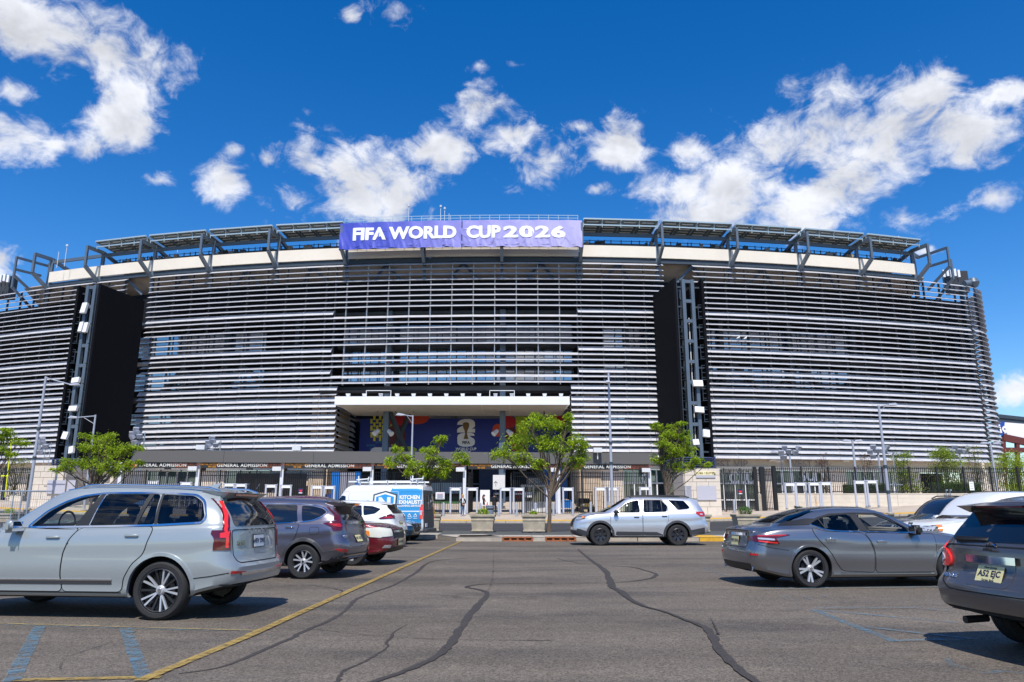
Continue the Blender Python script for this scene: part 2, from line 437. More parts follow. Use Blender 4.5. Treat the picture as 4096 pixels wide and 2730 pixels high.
# drain castings replace two stretches of kerb
DR = [(atZ(2010, 2168).x, atZ(2132, 2168).x), (atZ(2184, 2168).x, atZ(2306, 2168).x)]
def in_drain(p, q): return p[1] < 34 and any(p[0] < b and q[0] > a for a, b in DR)
segs = [(-40, 36.6), (-3.55, 36.6), (-2.45, 33.45)]
kerb_stones(isl, segs, 2.6, 2.2, lambda x, y: -.02, lambda x, y: ZI, 'kerb_concrete')
xs_ = [-2.45, DR[0][0], DR[0][1], DR[1][0], DR[1][1], 8.2, 9.35, 34]
for i in range(len(xs_) - 1):
    if i in (1, 3): continue
    kerb_stones(isl, [(xs_[i], 33.45), (xs_[i + 1], 33.45)], 2.6, 2.6, lambda x, y: -.02, lambda x, y: ZI, 'yellow_kerb_paint' if i == 5 else 'kerb_concrete')
for i in (1, 3):   # concrete behind the castings
    b = MB(); b.box(((xs_[i] + xs_[i + 1]) / 2, 33.45 + .45 + 1.07, .08), (xs_[i + 1] - xs_[i] - .02, 2.15, .2)); b.build('kerb_stone', 'kerb_concrete', isl)
# far kerb with yellow paint
far = empty('pavement_kerb', (0, 58.45, 0), world=True); far['kind'] = 'structure'
kerb_stones(far, [(-52, 58.45), (48, 58.45)], 3.05, .16, lambda x, y: gz(x, 58.5) - .2, lambda x, y: gz(x, 58.5) + .004, 'kerb_concrete')
for i in range(33):
    xa, xb = -52 + i * 3.05, -52 + (i + 1) * 3.05 - .03; b = MB()
    b.add([(xa, 58.6, gz(xa, 58.6) + .008), (xb, 58.6, gz(xb, 58.6) + .008), (xb, 59.5, gz(xb, 59.5) + .008), (xa, 59.5, gz(xa, 59.5) + .008)], [(0, 1, 2, 3)]); b.build('painted_edge', 'yellow_kerb_paint', far)

# storm drains
M('rust', '#a8633a', rough=0.8, var=0.5, scale=6, bump=.5, bscale=30)
M('black', (0.004, 0.004, 0.004), rough=0.9)
for i, lb in ((0, 'rusty orange kerb drain casting with slots, left of the pair'), (1, 'brown rusty kerb drain casting with slots, nearer the silver SUV')):
    a, c = DR[i]; cx = (a + c) / 2; W = c - a - .03
    r = empty('storm_drain', (cx, 33.45, 0), label=lb, cat='drain', group='drain castings in the kerb')
    b = MB()
    b.box((0, .2, .165), (W, .44, .05)); b.box((0, .02, .03), (W, .06, .06)); b.box((0, .42, .07), (W, .03, .16))
    for k in range(5):
        b.box((-W / 2 + W * k / 4, .02, .095), (.09, .05, .09))
    b.build('casting', 'rust', r)
    for k in range(4):
        s = MB(); s.box((-W / 2 + W * (k + .5) / 4, .2, .192), (.2, .08, .006)); s.build('slot', 'black', r)
    s = MB(); s.box((0, .22, .09), (W - .02, .34, .1)); s.build('throat', 'black', r)

# crack sealing and thin cracks, laid on the asphalt
def ribbon(name, pts, widths, z, mat, jitter=0.0, parent=None, sub=5, seed=1):
    rr = random.Random(seed)
    P = [Vector((p[0], p[1], 0)) for p in pts]
    Q = []; Wd = []
    n = len(P)
    for i in range(n - 1):
        p0, p1, p2, p3 = P[max(i - 1, 0)], P[i], P[i + 1], P[min(i + 2, n - 1)]
        for k in range(sub):
            t = k / sub
            Q.append(0.5 * ((2 * p1) + (p2 - p0) * t + (2 * p0 - 5 * p1 + 4 * p2 - p3) * t * t + (3 * p1 - p0 - 3 * p2 + p3) * t ** 3))
            Wd.append(widths[i] + (widths[i + 1] - widths[i]) * t)
    Q.append(P[-1]); Wd.append(widths[-1])
    vs = []
    for i, q in enumerate(Q):
        d = (Q[min(i + 1, len(Q) - 1)] - Q[max(i - 1, 0)]).normalized(); nn = Vector((-d.y, d.x, 0))
        w_ = Wd[i] * .29
        a = w_ * (1 + rr.uniform(-jitter, jitter)); c = w_ * (1 + rr.uniform(-jitter, jitter))
        o = nn * rr.uniform(-jitter, jitter) * w_ * .5
        vs += [q + nn * a + o + Vector((0, 0, z)), q - nn * c + o + Vector((0, 0, z))]
    b = MB(); b.add(vs, [(2 * i, 2 * i + 1, 2 * i + 3, 2 * i + 2) for i in range(len(Q) - 1)])
    return b.build(name, mat, parent, fix=False, kind=None if parent else 'structure')
lot = bpy.data.objects['parking_lot']
def Z1(p): return (.5293 * p[0], 1900 + .5293 * p[1])
def Z2(p): return (1000 + .5293 * p[0], 1900 + .5293 * p[1])
def Z3(p): return (2000 + .5293 * p[0], 1900 + .5293 * p[1])
def Z4(p): return (2896 + .5293 * p[0], 1900 + .5293 * p[1])
def G(pts, zf): return [atZ(*zf(p))[:2] for p in pts]
c1 = G([(1350, 1505), (1600, 1470), (1800, 1410), (2050, 1300), (2230, 1225)], Z1) + G([(360, 1205), (560, 1120), (700, 1045), (760, 985), (800, 945), (900, 900), (1060, 845), (1180, 785), (1260, 735), (1310, 690), (1380, 655), (1500, 640), (1700, 628), (1900, 640)], Z2)
ribbon('crack_seal', c1, [.03, .06, .08, .10, .10, .11, .11, .10, .12, .12, .10, .10, .10, .14, .16, .12, .10, .08, .05], .004, 'sealant', .28, lot, seed=2)
c2 = G([(850, 1590), (1050, 1530), (1250, 1455), (1420, 1370), (1500, 1300), (1560, 1210), (1620, 1130), (1660, 1060), (1720, 990), (1780, 930), (1790, 893), (1740, 872), (1640, 852), (1680, 838), (1830, 825), (2260, 823)], Z2) + G([(400, 822), (850, 818), (1050, 800), (1150, 780), (1178, 752), (1100, 725), (1000, 700), (850, 688), (640, 675), (520, 655), (430, 632)], Z3)
ribbon('crack_seal', c2, [.10, .12, .13, .13, .16, .17, .16, .18, .20, .18, .14, .16, .14, .10, .07, .06, .05, .06, .08, .12, .15, .10, .09, .07, .06, .05, .04], .008, 'sealant', .3, lot, seed=3)
ribbon('crack_seal', G([(1790, 893), (1830, 800), (1840, 700), (1842, 560)], Z2), [.10, .08, .07, .05], .006, 'tyre_rub', .4, lot, seed=4)
ribbon('crack_seal', G([(660, 1575), (700, 1490), (850, 1420), (960, 1360), (1040, 1300), (1030, 1270), (1075, 1220), (1090, 1190), (1190, 1130)], Z2), [.08, .05, .05, .05, .03, .05, .06, .03, .01], .005, 'sealant', .7, lot, sub=9, seed=5)
ribbon('crack_seal', G([(540, 1568), (500, 1530), (460, 1470), (480, 1400), (560, 1360), (740, 1300), (960, 1230), (1030, 1180)], Z1), [.05, .04, .04, .04, .06, .07, .06, .05], .005, 'tyre_rub', .4, lot, seed=6)
c4 = G([(590, 565), (680, 640), (750, 690), (800, 735), (830, 800), (850, 850), (920, 890), (1000, 955), (1100, 1000), (1250, 1040), (1400, 1100), (1530, 1150), (1600, 1210), (1640, 1300), (1720, 1400), (1830, 1500), (1960, 1590)], Z3)
ribbon('crack_seal', c4, [.10, .14, .2, .22, .22, .24, .22, .17, .12, .10, .10, .14, .17, .15, .16, .14, .12], .012, 'sealant', .28, lot, seed=7)
ribbon('crack', G([(230, 1160), (500, 1172), (900, 1215), (1300, 1240), (1700, 1250), (2260, 1255)], Z2) + G([(200, 1252), (480, 1258)], Z3), [.012, .018, .018, .02, .02, .02, .018, .008], .007, 'sealant', .8, lot, sub=12, seed=8)
ribbon('crack', G([(400, 745), (640, 765), (730, 790), (725, 815)], Z3), [.04, .05, .06, .05], .009, 'tyre_rub', .5, lot, seed=9)
ribbon('crack', G([(1590, 1090), (1622, 1150), (1645, 1210)], Z3), [.01, .03, .06], .016, 'sealant', .8, lot, sub=8, seed=10)
ribbon('crack', G([(0, 880), (200, 850), (420, 835), (660, 868), (690, 900), (620, 940), (540, 985)], Z2), [.02, .03, .03, .05, .05, .04, .03], .016, 'sealant', .8, lot, sub=8, seed=11)
for k, (a, c, w_) in enumerate([((1240, 905), (1720, 945), .28), ((1900, 945), (2267, 935), .3), ((900, 830), (1640, 828), .06), ((1400, 720), (1900, 690), .12)]):
    ribbon('tyre_mark', G([a, ((a[0] + c[0]) / 2, (a[1] + c[1]) / 2 - 4), c], Z2), [.03, w_, .03], .020 + .003 * k, 'tyre_rub', .3, lot, seed=20 + k)
for k, (a, c, w_) in enumerate([((0, 948), (380, 930), .3), ((1250, 785), (1700, 786), .09), ((1050, 615), (1800, 605), .35), ((100, 590), (1100, 592), .5)]):
    ribbon('tyre_mark', G([a, ((a[0] + c[0]) / 2, (a[1] + c[1]) / 2 + 2), c], Z3), [.03, w_, .03], .034 + .003 * k, 'tyre_rub', .3, lot, seed=30 + k)
# painted lines
def line(name, a, c, w_, z, mat, seed=1):
    w_ *= 1.7
    p, q = Vector(a), Vector(c); pts = [tuple(p.lerp(q, t)) for t in lin(0, 1, 12)]
    return ribbon(name, pts, [w_] * 13, z, mat, .06, lot, sub=2, seed=seed)
ya = G([(-20, 1229)], Z2)[0]; yb = G([(1600, 503)], Z2)[0]; yc = G([(1050, 1568)], Z1)[0]
line('yellow_bay_line', yc, ya, .115, .014, 'yellow_line_paint')
line('yellow_bay_line', ya, yb, .12, .018, 'yellow_line_paint', 2)
p, q = G([(100, 1558), (1215, 1536)], Z1); line('yellow_bay_line', p, q, .1, .010, 'yellow_line_paint', 3)
p, q = G([(-60, 1126), (1930, 1182)], Z1); line('faded_bay_line', p, q, .085, .010, 'faded_yellow_paint', 4)
p, q = G([(-60, 1132), (1930, 1188)], Z1); line('faded_bay_line', p, q, .11, .006, 'faded_blue_paint', 14)
p, q = G([(300, 1148), (85, 1568)], Z1); line('blue_bay_line', p, q, .13, .010, 'blue_paint', 5)
p, q = G([(945, 1165), (1085, 1545)], Z1); line('blue_bay_line', p, q, .13, .012, 'blue_paint', 6)
BL = [((680, 1022), (1290, 1262), .10), ((720, 1026), (1760, 1122), .07), ((1060, 1155), (1900, 1250), .07), ((1290, 1262), (1900, 1248), .07),
      ((1050, 1016), (1460, 1012), .04), ((1460, 1016), (1720, 1038), .05), ((280, 872), (1640, 855), .07), ((680, 1022), (1050, 1016), .04)]
for i, (a, c, w_) in enumerate(BL):
    p, q = G([a, c], Z4); line('blue_marking', p, q, w_ * 1.15, .005 + .0035 * i, 'blue_paint', 40 + i)
for i, (pts, w_) in enumerate([([(1700, 1395), (1690, 1415), (1750, 1448), (1900, 1475), (2100, 1490), (2300, 1500)], .09), ([(1940, 1502), (2060, 1500), (2200, 1480)], .08),
                               ([(590, 955), (470, 945), (450, 928), (500, 917), (580, 915)], .1), ([(570, 955), (660, 945), (600, 930), (680, 920)], .09), ([(740, 915), (800, 940)], .08)]):
    g = G(pts, Z4); ribbon('blue_marking', g, [w_] * len(g), .006 + .0035 * i, 'faded_blue_paint', .2, lot, seed=60 + i)
for i, (a, c, w_) in enumerate([((1535, 705), (1710, 768), .1), ((1540, 708), (1950, 712), .05), ((1640, 735), (1980, 745), .05), ((1390, 650), (1430, 640), .08)]):
    p, q = G([a, c], Z3); line('blue_marking', p, q, w_, .005 + .0035 * i, 'faded_yellow_paint' if i == 3 else 'faded_blue_paint', 70 + i)

# ================================================================== STADIUM
FCX, FCY, FR = 0.47, 80.9, 181.2
def fp(a, o=0.0, z=0.0):
    """point on the curved front: arc length a, o metres outwards, height z"""
    t = a / FR
    return Vector((FCX + (FR + o) * math.sin(t), FCY + FR - (FR + o) * math.cos(t), z))
def arc_of(X): return FR * math.asin((X - FCX) / FR)
M('louvre_metal', (0.52, 0.515, 0.535), rough=0.5, metal=0.0, var=0.14, scale=0.8, spec=0.5)
M('post_metal', '#5b6068', rough=0.5, metal=0.2)
M('pale_post', '#c9ccd0', rough=0.45, metal=0.2)
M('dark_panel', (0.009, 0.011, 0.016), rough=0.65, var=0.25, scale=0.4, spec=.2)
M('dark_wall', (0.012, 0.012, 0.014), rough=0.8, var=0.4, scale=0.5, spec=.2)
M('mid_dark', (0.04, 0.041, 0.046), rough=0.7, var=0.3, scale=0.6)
M('beige_block', '#c9b49c', rough=0.85, var=0.15, scale=1.5)
M('stone_pale', '#ddcfbf', rough=0.85, var=0.08, scale=1.5)
M('beige_soffit', '#a8998a', rough=0.85, var=0.2, scale=0.5)
M('parapet_cream', '#e9dfce', rough=0.7, var=0.06, scale=0.35)
M('steel_grey', '#5c6976', rough=0.45, metal=0.15, var=0.1, scale=1.0)
M('steel_dark', '#3d4852', rough=0.5, metal=0.15, var=0.1, scale=1.0)
M('solar_light', '#a9bcc4', rough=0.4, metal=0.2)
M('solar_under', '#7a8488', rough=0.5, var=0.3, scale=3)
M('white_paint', '#e8e8e8', rough=0.4)
M('dull_white', '#d5d6d6', rough=0.55, var=.08, scale=2)
M('facade_glass', (0.025, 0.065, 0.12), rough=0.04, spec=1.0, ior=2.5)
M('mullion_dark', (0.012, 0.013, 0.015), rough=0.5)
M('clear_grey_glass', (0.03, 0.04, 0.045), rough=0.05, spec=1.0, ior=1.8)

stad = empty('stadium', (FCX, FCY, 0), label='huge curved stadium front clad in pale horizontal louvres with a rooftop frame', cat='stadium', world=True)
ROWS = 'TTTTTTTTTWTTTTTTWTTTWTTWTWWTWWWTWWWW'
def rz_(k): return 28.87 - 0.6245 * k
AL0, AL1 = arc_of(-47.3), arc_of(-43.9)      # left screen tower gap
AR0, AR1 = arc_of(17.4), arc_of(20.9)        # right screen tower gap
AC0, AC1 = arc_of(-20.4), arc_of(7.4)        # entrance recess
BAY = 2.45
def blade(b, f, t0, t1, kind, z, bay=BAY):
    """f(t, out, z) maps along/out/height; blade split into bay-long panels with joints"""
    if kind == 'T': sec = [(0.0, .19), (.56, -.15), (.545, -.18), (-.015, .16)]
    elif kind == 'M': sec = [(0.0, .20), (.58, -.16), (.565, -.19), (-.015, .17)]
    else: sec = [(0.1, .26), (.45, -.23), (.41, -.26), (.06, .23)]
    t = math.floor(t0 / bay) * bay
    while t < t1:
        a = max(t, t0) + .012; c = min(t + bay, t1) - .012
        if c - a > .05:
            j0, j1 = rnd.uniform(-.012, .012), rnd.uniform(-.012, .012)
            vs = [f(a, o, z + dz + j0) for o, dz in sec] + [f(c, o, z + dz + j1) for o, dz in sec]
            b.add(vs, [(0, 1, 2, 3), (7, 6, 5, 4), (0, 4, 5, 1), (1, 5, 6, 2), (2, 6, 7, 3), (3, 7, 4, 0)])
        t += bay
# corner: the front turns away round a tight bend at its right end
CA = arc_of(57.4); cth = CA / FR; CR = 6.0
cc = fp(CA, -CR)
def fcorner(t, o, z):
    th = cth + t / CR
    return Vector((cc.x + (CR + o) * math.sin(th), cc.y - (CR + o) * math.cos(th), z))
RETL = lambda t, o, z: Vector((fp(AC0, 0, 0).x + .5 + .04 * t + o * .8, fp(AC0).y + .35 + t, z))
RETR = lambda t, o, z: Vector((fp(AC1, 0, 0).x - .5 - .04 * t - o * .8, fp(AC1).y + .35 + t, z))
n_l = 0
for k, kd in enumerate(ROWS):
    z = rz_(k)
    secs = [(fp, -80.0, AL0, kd), (fp, AL1, AC0, kd), (fp, AC1, AR0, kd), (fp, AR1, CA - .25, kd)]
    if k <= 22 and kd == 'T':
        secs.append((fp, AC0, AC1, 'M' if k and ROWS[k - 1] == 'W' else 'T'))
    if k >= 23:
        secs[1] = (fp, AL1, AC0 + .9, kd); secs[2] = (fp, AC1 - .9, AR0, kd)
        secs += [(RETL, 0.2, 8.5, kd), (RETR, 0.2, 8.5, kd)]
    secs.append((fcorner, .35, 13.0, kd))
    for f, a, c, kk in secs:
        b = MB(); blade(b, f, a, c, kk, z, 1.2 if f is fcorner else BAY)
        b.build('louvre', 'louvre_metal', stad)
# vertical posts that carry the louvres
def vpost(a, z0, z1, mat, w_=.11, d=.24, o=-.16, f=fp):
    b = MB(); p = f(a, o, 0); q = f(a + .5, o, 0); t = (q - p).normalized(); n = Vector((t.y, -t.x, 0))
    m = Matrix(((t.x, n.x, 0, p.x), (t.y, n.y, 0, p.y), (0, 0, 1, 0), (0, 0, 0, 1)))
    b.box((0, 0, (z0 + z1) / 2), (w_, d, z1 - z0), m=m); return b
i0 = math.floor(-80 / BAY)
for i in range(i0, 24):
    a = i * BAY + .02
    if a > CA - .3 or AL0 < a < AL1 or AR0 < a < AR1: continue
    inside = AC0 < a < AC1
    vpost(a, 14.9 if inside else 6.9, 29.0, 'post_metal').build('louvre_post', 'pale_post' if inside else 'post_metal', stad)
for a in (AC0, AC1): vpost(a, 6.9, 29.0, '', .14, .3).build('louvre_post', 'post_metal', stad)
for t in (.5, 3, 5.5, 8, 10.5): vpost(t, 6.9, 29.0, '', f=fcorner).build('louvre_post', 'post_metal', stad)
for a in (CA - .3,): vpost(a, 6.9, 29.2, '', .25, .5).build('louvre_post', 'steel_dark', stad)
# inner walls behind the louvres
def arc_wall(name, a0, a1, o, z0, z1, mat, th=.2, step=4.0, f=fp):
    b = MB(); n = max(1, math.ceil((a1 - a0) / step)); vs = []
    for i in range(n + 1):
        a = a0 + (a1 - a0) * i / n
        vs += [f(a, o, z0), f(a, o, z1), f(a, o - th, z1), f(a, o - th, z0)]
    fs = []
    for i in range(n):
        p = 4 * i; q = p + 4
        fs += [(p, q, q + 1, p + 1), (p + 1, q + 1, q + 2, p + 2), (p + 2, q + 2, q + 3, p + 3), (p + 3, q + 3, q, p)]
    fs += [(0, 1, 2, 3), (4 * n + 3, 4 * n + 2, 4 * n + 1, 4 * n)]
    b.add(vs, fs); return b.build(name, mat, stad)
SECT = [(-80, AC0), (AC1, CA)]
for a in lin(-80, CA, 28)[:-1]:
    pass
nb = 24
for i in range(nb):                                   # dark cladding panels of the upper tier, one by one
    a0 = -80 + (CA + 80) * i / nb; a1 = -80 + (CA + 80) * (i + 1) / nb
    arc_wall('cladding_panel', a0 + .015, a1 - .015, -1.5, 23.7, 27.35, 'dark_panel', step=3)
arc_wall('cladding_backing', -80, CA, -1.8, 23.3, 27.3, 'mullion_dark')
arc_wall('upper_floor', -80, CA, -1.3, 23.2, 23.5, 'mid_dark', th=3.0)
arc_wall('ledge', -80, CA, -1.2, 23.35, 23.65, 'steel_dark')
for s0, s1 in ((-66.0, CA - 6.0),):                        # sloping underside of the seating, cream
    b = MB(); n = 40; vs = []
    for i in range(n + 1):
        a = s0 + (s1 - s0) * i / n
        vs += [fp(a, -.25, 29.55), fp(a, -3.5, 27.0), fp(a, -3.8, 27.2), fp(a, -.5, 29.75)]
    b.add(vs, [(4 * i + j, 4 * i + 4 + j, 4 * i + 4 + (j + 1) % 4, 4 * i + (j + 1) % 4) for i in range(n) for j in range(4)])
    b.build('seating_underside', 'beige_soffit', stad)
for s0, s1 in SECT:
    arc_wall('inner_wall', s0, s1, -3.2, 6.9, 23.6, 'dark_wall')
    for zz in (18.6, 14.2, 10.4): arc_wall('floor_slab', s0, s1, -1.9, zz - .25, zz + .25, 'mid_dark', th=1.3)
arc_wall('inner_wall', CA, CA + 1, -3.2, 6.9, 23.6, 'dark_wall')
arc_wall('corner_wall', 0, 12, -1.6, 6.9, 27.4, 'dark_panel', f=fcorner, step=1.0)
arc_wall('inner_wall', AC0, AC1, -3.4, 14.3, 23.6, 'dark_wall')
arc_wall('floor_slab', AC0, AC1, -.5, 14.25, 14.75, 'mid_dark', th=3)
for zz in (19.75, 17.5): arc_wall('floor_slab', AC0, AC1, -1.7, zz - .28, zz + .2, 'mid_dark', th=1.4)
# windows: panes between dark mullions
def pane_mesh(w_, h_, nm):
    b = MB(); b.box((0, 0, 0), (w_, .04, h_)); return b.mesh(nm, 'facade_glass')
def pane_frame(w_, h_):
    b = MB(); e = .07
    b.box((-w_ / 2, -.02, 0), (e, .12, h_ + e)); b.box((w_ / 2 - e * .2, -.02, 0), (e * .6, .12, h_ + e)); b.box((0, -.02, h_ / 2), (w_, .12, e)); b.box((0, -.02, -h_ / 2), (w_, .12, e)); b.box((0, -.02, h_ * .18), (w_, .1, e * .6))
    return b.mesh('window_frame', 'mullion_dark')
def windows(a0, a1, o, z0, z1, w_, skip=None):
    n = round((a1 - a0) / w_); w2 = (a1 - a0) / n; h_ = z1 - z0
    pm = pane_mesh(w2 - .05, h_ - .05, 'window'); fm = pane_frame(w2, h_)
    for i in range(n):
        a = a0 + w2 * (i + .5)
        if skip and skip(a): continue
        p = fp(a, o, (z0 + z1) / 2)
        wd = inst('window', pm, stad, p, rz=a / FR)
        wd.rotation_euler[0] = R(rnd.uniform(-.5, .5)); wd.rotation_euler[2] += R(rnd.uniform(-.7, .7))
        fr = bpy.data.objects.new('window_frame', fm); COL.objects.link(fr); fr.parent = wd
for z0, z1 in ((20.0, 22.4), (17.75, 19.45), (15.6, 17.2)):
    windows(AC0 + .2, AC1 - .2, -3.0, z0, z1, 1.16 if z0 < 20 else 1.7)
for z0, z1 in ((19.6, 22.2), (15.4, 17.6), (11.3, 12.6), (8.3, 9.2)):
    windows(AC1 + 3.4, CA - 16, -2.8, z0, z1, 2.45)
    windows(-56, AC0 - 9.5 if z0 > 10 else AC0 - 4, -2.8, z0, z1, 2.45)
# steel columns, visible between the louvres
for a in (-62, -53, -35.2, -26.2, 13.0, 24.5, 33.3, 42.0, 50.5): vpost(a, 6.9, 23.6, '', .5, .5, -2.3).build('column', 'steel_dark', stad)
for a in (arc_of(-14.1), arc_of(-1.05)):
    vpost(a, gz(0, 80), 23.6, '', .62, .62, -1.0).build('column', 'steel_grey', stad)
# raking braces seen behind the right-hand louvres
for a in (26, 34.5, 43, -33, -41):
    for s in (-1, 1):
        b = MB(); b.bar(fp(a, -2.4, 18.0), fp(a + s * 3.6, -2.4, 14.5), .35, .35); b.build('brace', 'steel_dark', stad)
        b = MB(); b.bar(fp(a, -2.4, 9.8), fp(a + s * 3.6, -2.4, 7.2), .35, .35); b.build('brace', 'steel_dark', stad)
# stone-block piers flanking the entrance
def blocks(name, a0, a1, o, z0, z1, nx, hz, mat, f=fp):
    b = MB(); nz_ = round((z1 - z0) / hz); hz = (z1 - z0) / nz_; w2 = (a1 - a0) / nx
    for j in range(nz_):
        for i in range(-1, nx + 1):
            t0 = a0 + w2 * (i + (.5 if j % 2 else 0)); t1 = t0 + w2
            t0 = max(t0, a0); t1 = min(t1, a1)
            if t1 - t0 < .05: continue
            za, zb = z0 + j * hz + .012, z0 + (j + 1) * hz - .012; t0 += .012; t1 -= .012
            b.hexa([f(t0, o, za), f(t1, o, za), f(t1, o - .2, za), f(t0, o - .2, za), f(t0, o, zb), f(t1, o, zb), f(t1, o - .2, zb), f(t0, o - .2, zb)])
    b.build(name, mat, stad, kind='stuff')
blocks('block_pier', AC0 - 2.4, AC0 - .15, -1.0, 1.0, 13.9, 2, .62, 'beige_block')
blocks('block_pier', AC1 + .15, AC1 + 2.4, -1.0, 1.0, 13.9, 2, .62, 'beige_block')
blocks('block_pier', 0, 8.5, -.5, 1.0, 14.0, 5, .62, 'beige_block', f=RETL)
blocks('block_pier', 0, 8.5, -.5, 1.0, 14.0, 5, .62, 'beige_block', f=RETR)
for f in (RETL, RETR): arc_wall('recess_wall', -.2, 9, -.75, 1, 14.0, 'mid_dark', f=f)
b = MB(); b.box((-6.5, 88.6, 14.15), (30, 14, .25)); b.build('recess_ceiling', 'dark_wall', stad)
# ceiling pipes and lamps in the recess
for k in range(3):
    b = MB(); b.tube([(-20 + k * 1.7, 82.2 + k, 12.5), (-16 + k * 2, 83 + k, 12.7), (-10, 84 + k, 12.6)], .1, 8); b.tube([(-15 + k * 2, 82.3, 11.9), (-15 + k * 2, 82.3, 13.1)], .07, 6); b.build('pipe', 'mid_dark', stad)
b = MB(); b.tube([(1, 82.6, 12.4), (4, 82.4, 12.7), (6.2, 82, 12.2)], .12, 8); b.tube([(3.6, 82.2, 11.6), (3.6, 82.2, 13)], .08, 6); b.build('pipe', 'mid_dark', stad)
# ground floor under the louvres: stone wall, glass front, signs
def gwall(X0, X1, o, z0, z1, mat, name='stone_wall'): return arc_wall(name, arc_of(X0), arc_of(X1), o, z0, z1, mat)
gwall(-78, AC0 - 1, -1.2, 5.9, 6.95, 'stone_pale'); gwall(AC1 + 1, 61, -1.2, 5.9, 6.95, 'stone_pale')
gwall(-78, AC0 - 1, -.9, 5.6, 5.98, 'parapet_cream', 'stone_band'); gwall(AC1 + 1, 61, -.9, 5.6, 5.98, 'parapet_cream', 'stone_band')
M('teal_glass', (0.03, 0.075, 0.075), rough=0.06, spec=1.0, ior=1.8)
for X0, X1, kind_ in ((-78, -60, 's'), (-60, -50, 'g'), (-50, -43, 's'), (-43, -36.4, 'g'), (-36.4, -32.8, 's'), (-32.8, -27.4, 'g'), (-27.4, -22.8, 's'),
                      (9.6, 12.3, 's'), (12.3, 27.6, 'g'), (27.6, 29.4, 's'), (29.4, 36, 'g'), (36, 38.6, 's'), (38.6, 46.2, 'g'), (46.2, 48.4, 's'), (48.4, 54.5, 'd'), (54.5, 61, 's')):
    zb = 0.9
    if kind_ == 's': blocks('stone_wall', arc_of(X0), arc_of(X1), -1.15, zb, 5.62, max(1, round((X1 - X0) / 1.2)), .62, 'stone_pale'); gwall(X0, X1, -1.4, zb, 5.6, 'mid_dark', 'wall_backing')
    elif kind_ == 'd': gwall(X0, X1, -4.0, zb, 5.62, 'dark_wall', 'dark_opening')
    else:
        n = max(2, round((X1 - X0) / 1.25)); wd = (X1 - X0) / n
        for i in range(n):
            xa, xb = X0 + i * wd, X0 + (i + 1) * wd
            arc_wall('glass_door' if i % 2 else 'shopfront_pane', arc_of(xa) + .06, arc_of(xb) - .06, -1.6, zb, 4.1, 'clear_grey_glass', th=.05)
            arc_wall('shopfront_pane', arc_of(xa) + .06, arc_of(xb) - .06, -1.6, 4.22, 5.6, 'teal_glass', th=.05)
            b = MB(); p = fp(arc_of(xa), -1.5, 0); b.box((p.x, p.y, 3.25), (.13, .16, 4.7)); b.build('shopfront_mullion', 'white_paint', stad)
            p, q = fp(arc_of(xa), -1.5, 2.35), fp(arc_of(xb), -1.5, 2.35)
            b = MB(); b.bar(p, q, .1, .12); b.build('shopfront_transom', 'white_paint', stad); b = MB(); b.bar(p + Vector((0, 0, 1.8)), q + Vector((0, 0, 1.8)), .12, .14); b.build('shopfront_transom', 'white_paint', stad)
        gwall(X0, X1, -3.5, zb, 5.6, 'mid_dark', 'wall_backing')
M('sign_grey', '#8d8d96', rough=.6); M('sign_white', '#f2f2f2', rough=.5)
def on_front(s, u, v, size, mat, o=-.95, **kw):
    Y = 82
    for _ in range(12):
        P = atY(u, v, Y); Y = fp(arc_of(P.x), o).y
    return text(s, size, mat, stad, P, rot=(R(90), 0, arc_of(P.x) / FR), **kw)
on_front('WEST VIP', 2905, 1858, 1.15, 'sign_grey', bold=.012, spacing=1.05)
on_front('WEST VIP', 3232, 1857, 1.15, 'sign_grey', bold=.012, spacing=1.05)
on_front("COMMISSIONERS", 2960, 1887, .95, 'sign_white', o=-1.5, bold=.02, xs=.85)
on_front('CLUB', 2985, 1915, 1.75, 'sign_white', o=-1.48, bold=.05, xs=.95)
on_front('C', 2585, 1917, 1.75, 'sign_white', o=-1.48, bold=.05)
on_front('SUITES', 3275, 1907, 1.55, 'sign_white', o=-1.48, bold=.05)
# wall lights
for u, v in ((3382, 1840), (3090, 1838), (3115, 1842), (3680, 1840), (185, 1829)):
    Y = 82
    for _ in range(12):
        P = atY(u, v, Y); Y = fp(arc_of(P.x), -.7).y
    b = MB(); b.hexa([P + Vector(c) for c in ((-.4, -.45, -.1), (.4, -.45, -.1), (.4, .2, -.25), (-.4, .2, -.25), (-.4, -.4, .1), (.4, -.4, .1), (.4, .2, .25), (-.4, .2, .25))]); b.build('wall_light', 'dull_white', stad)

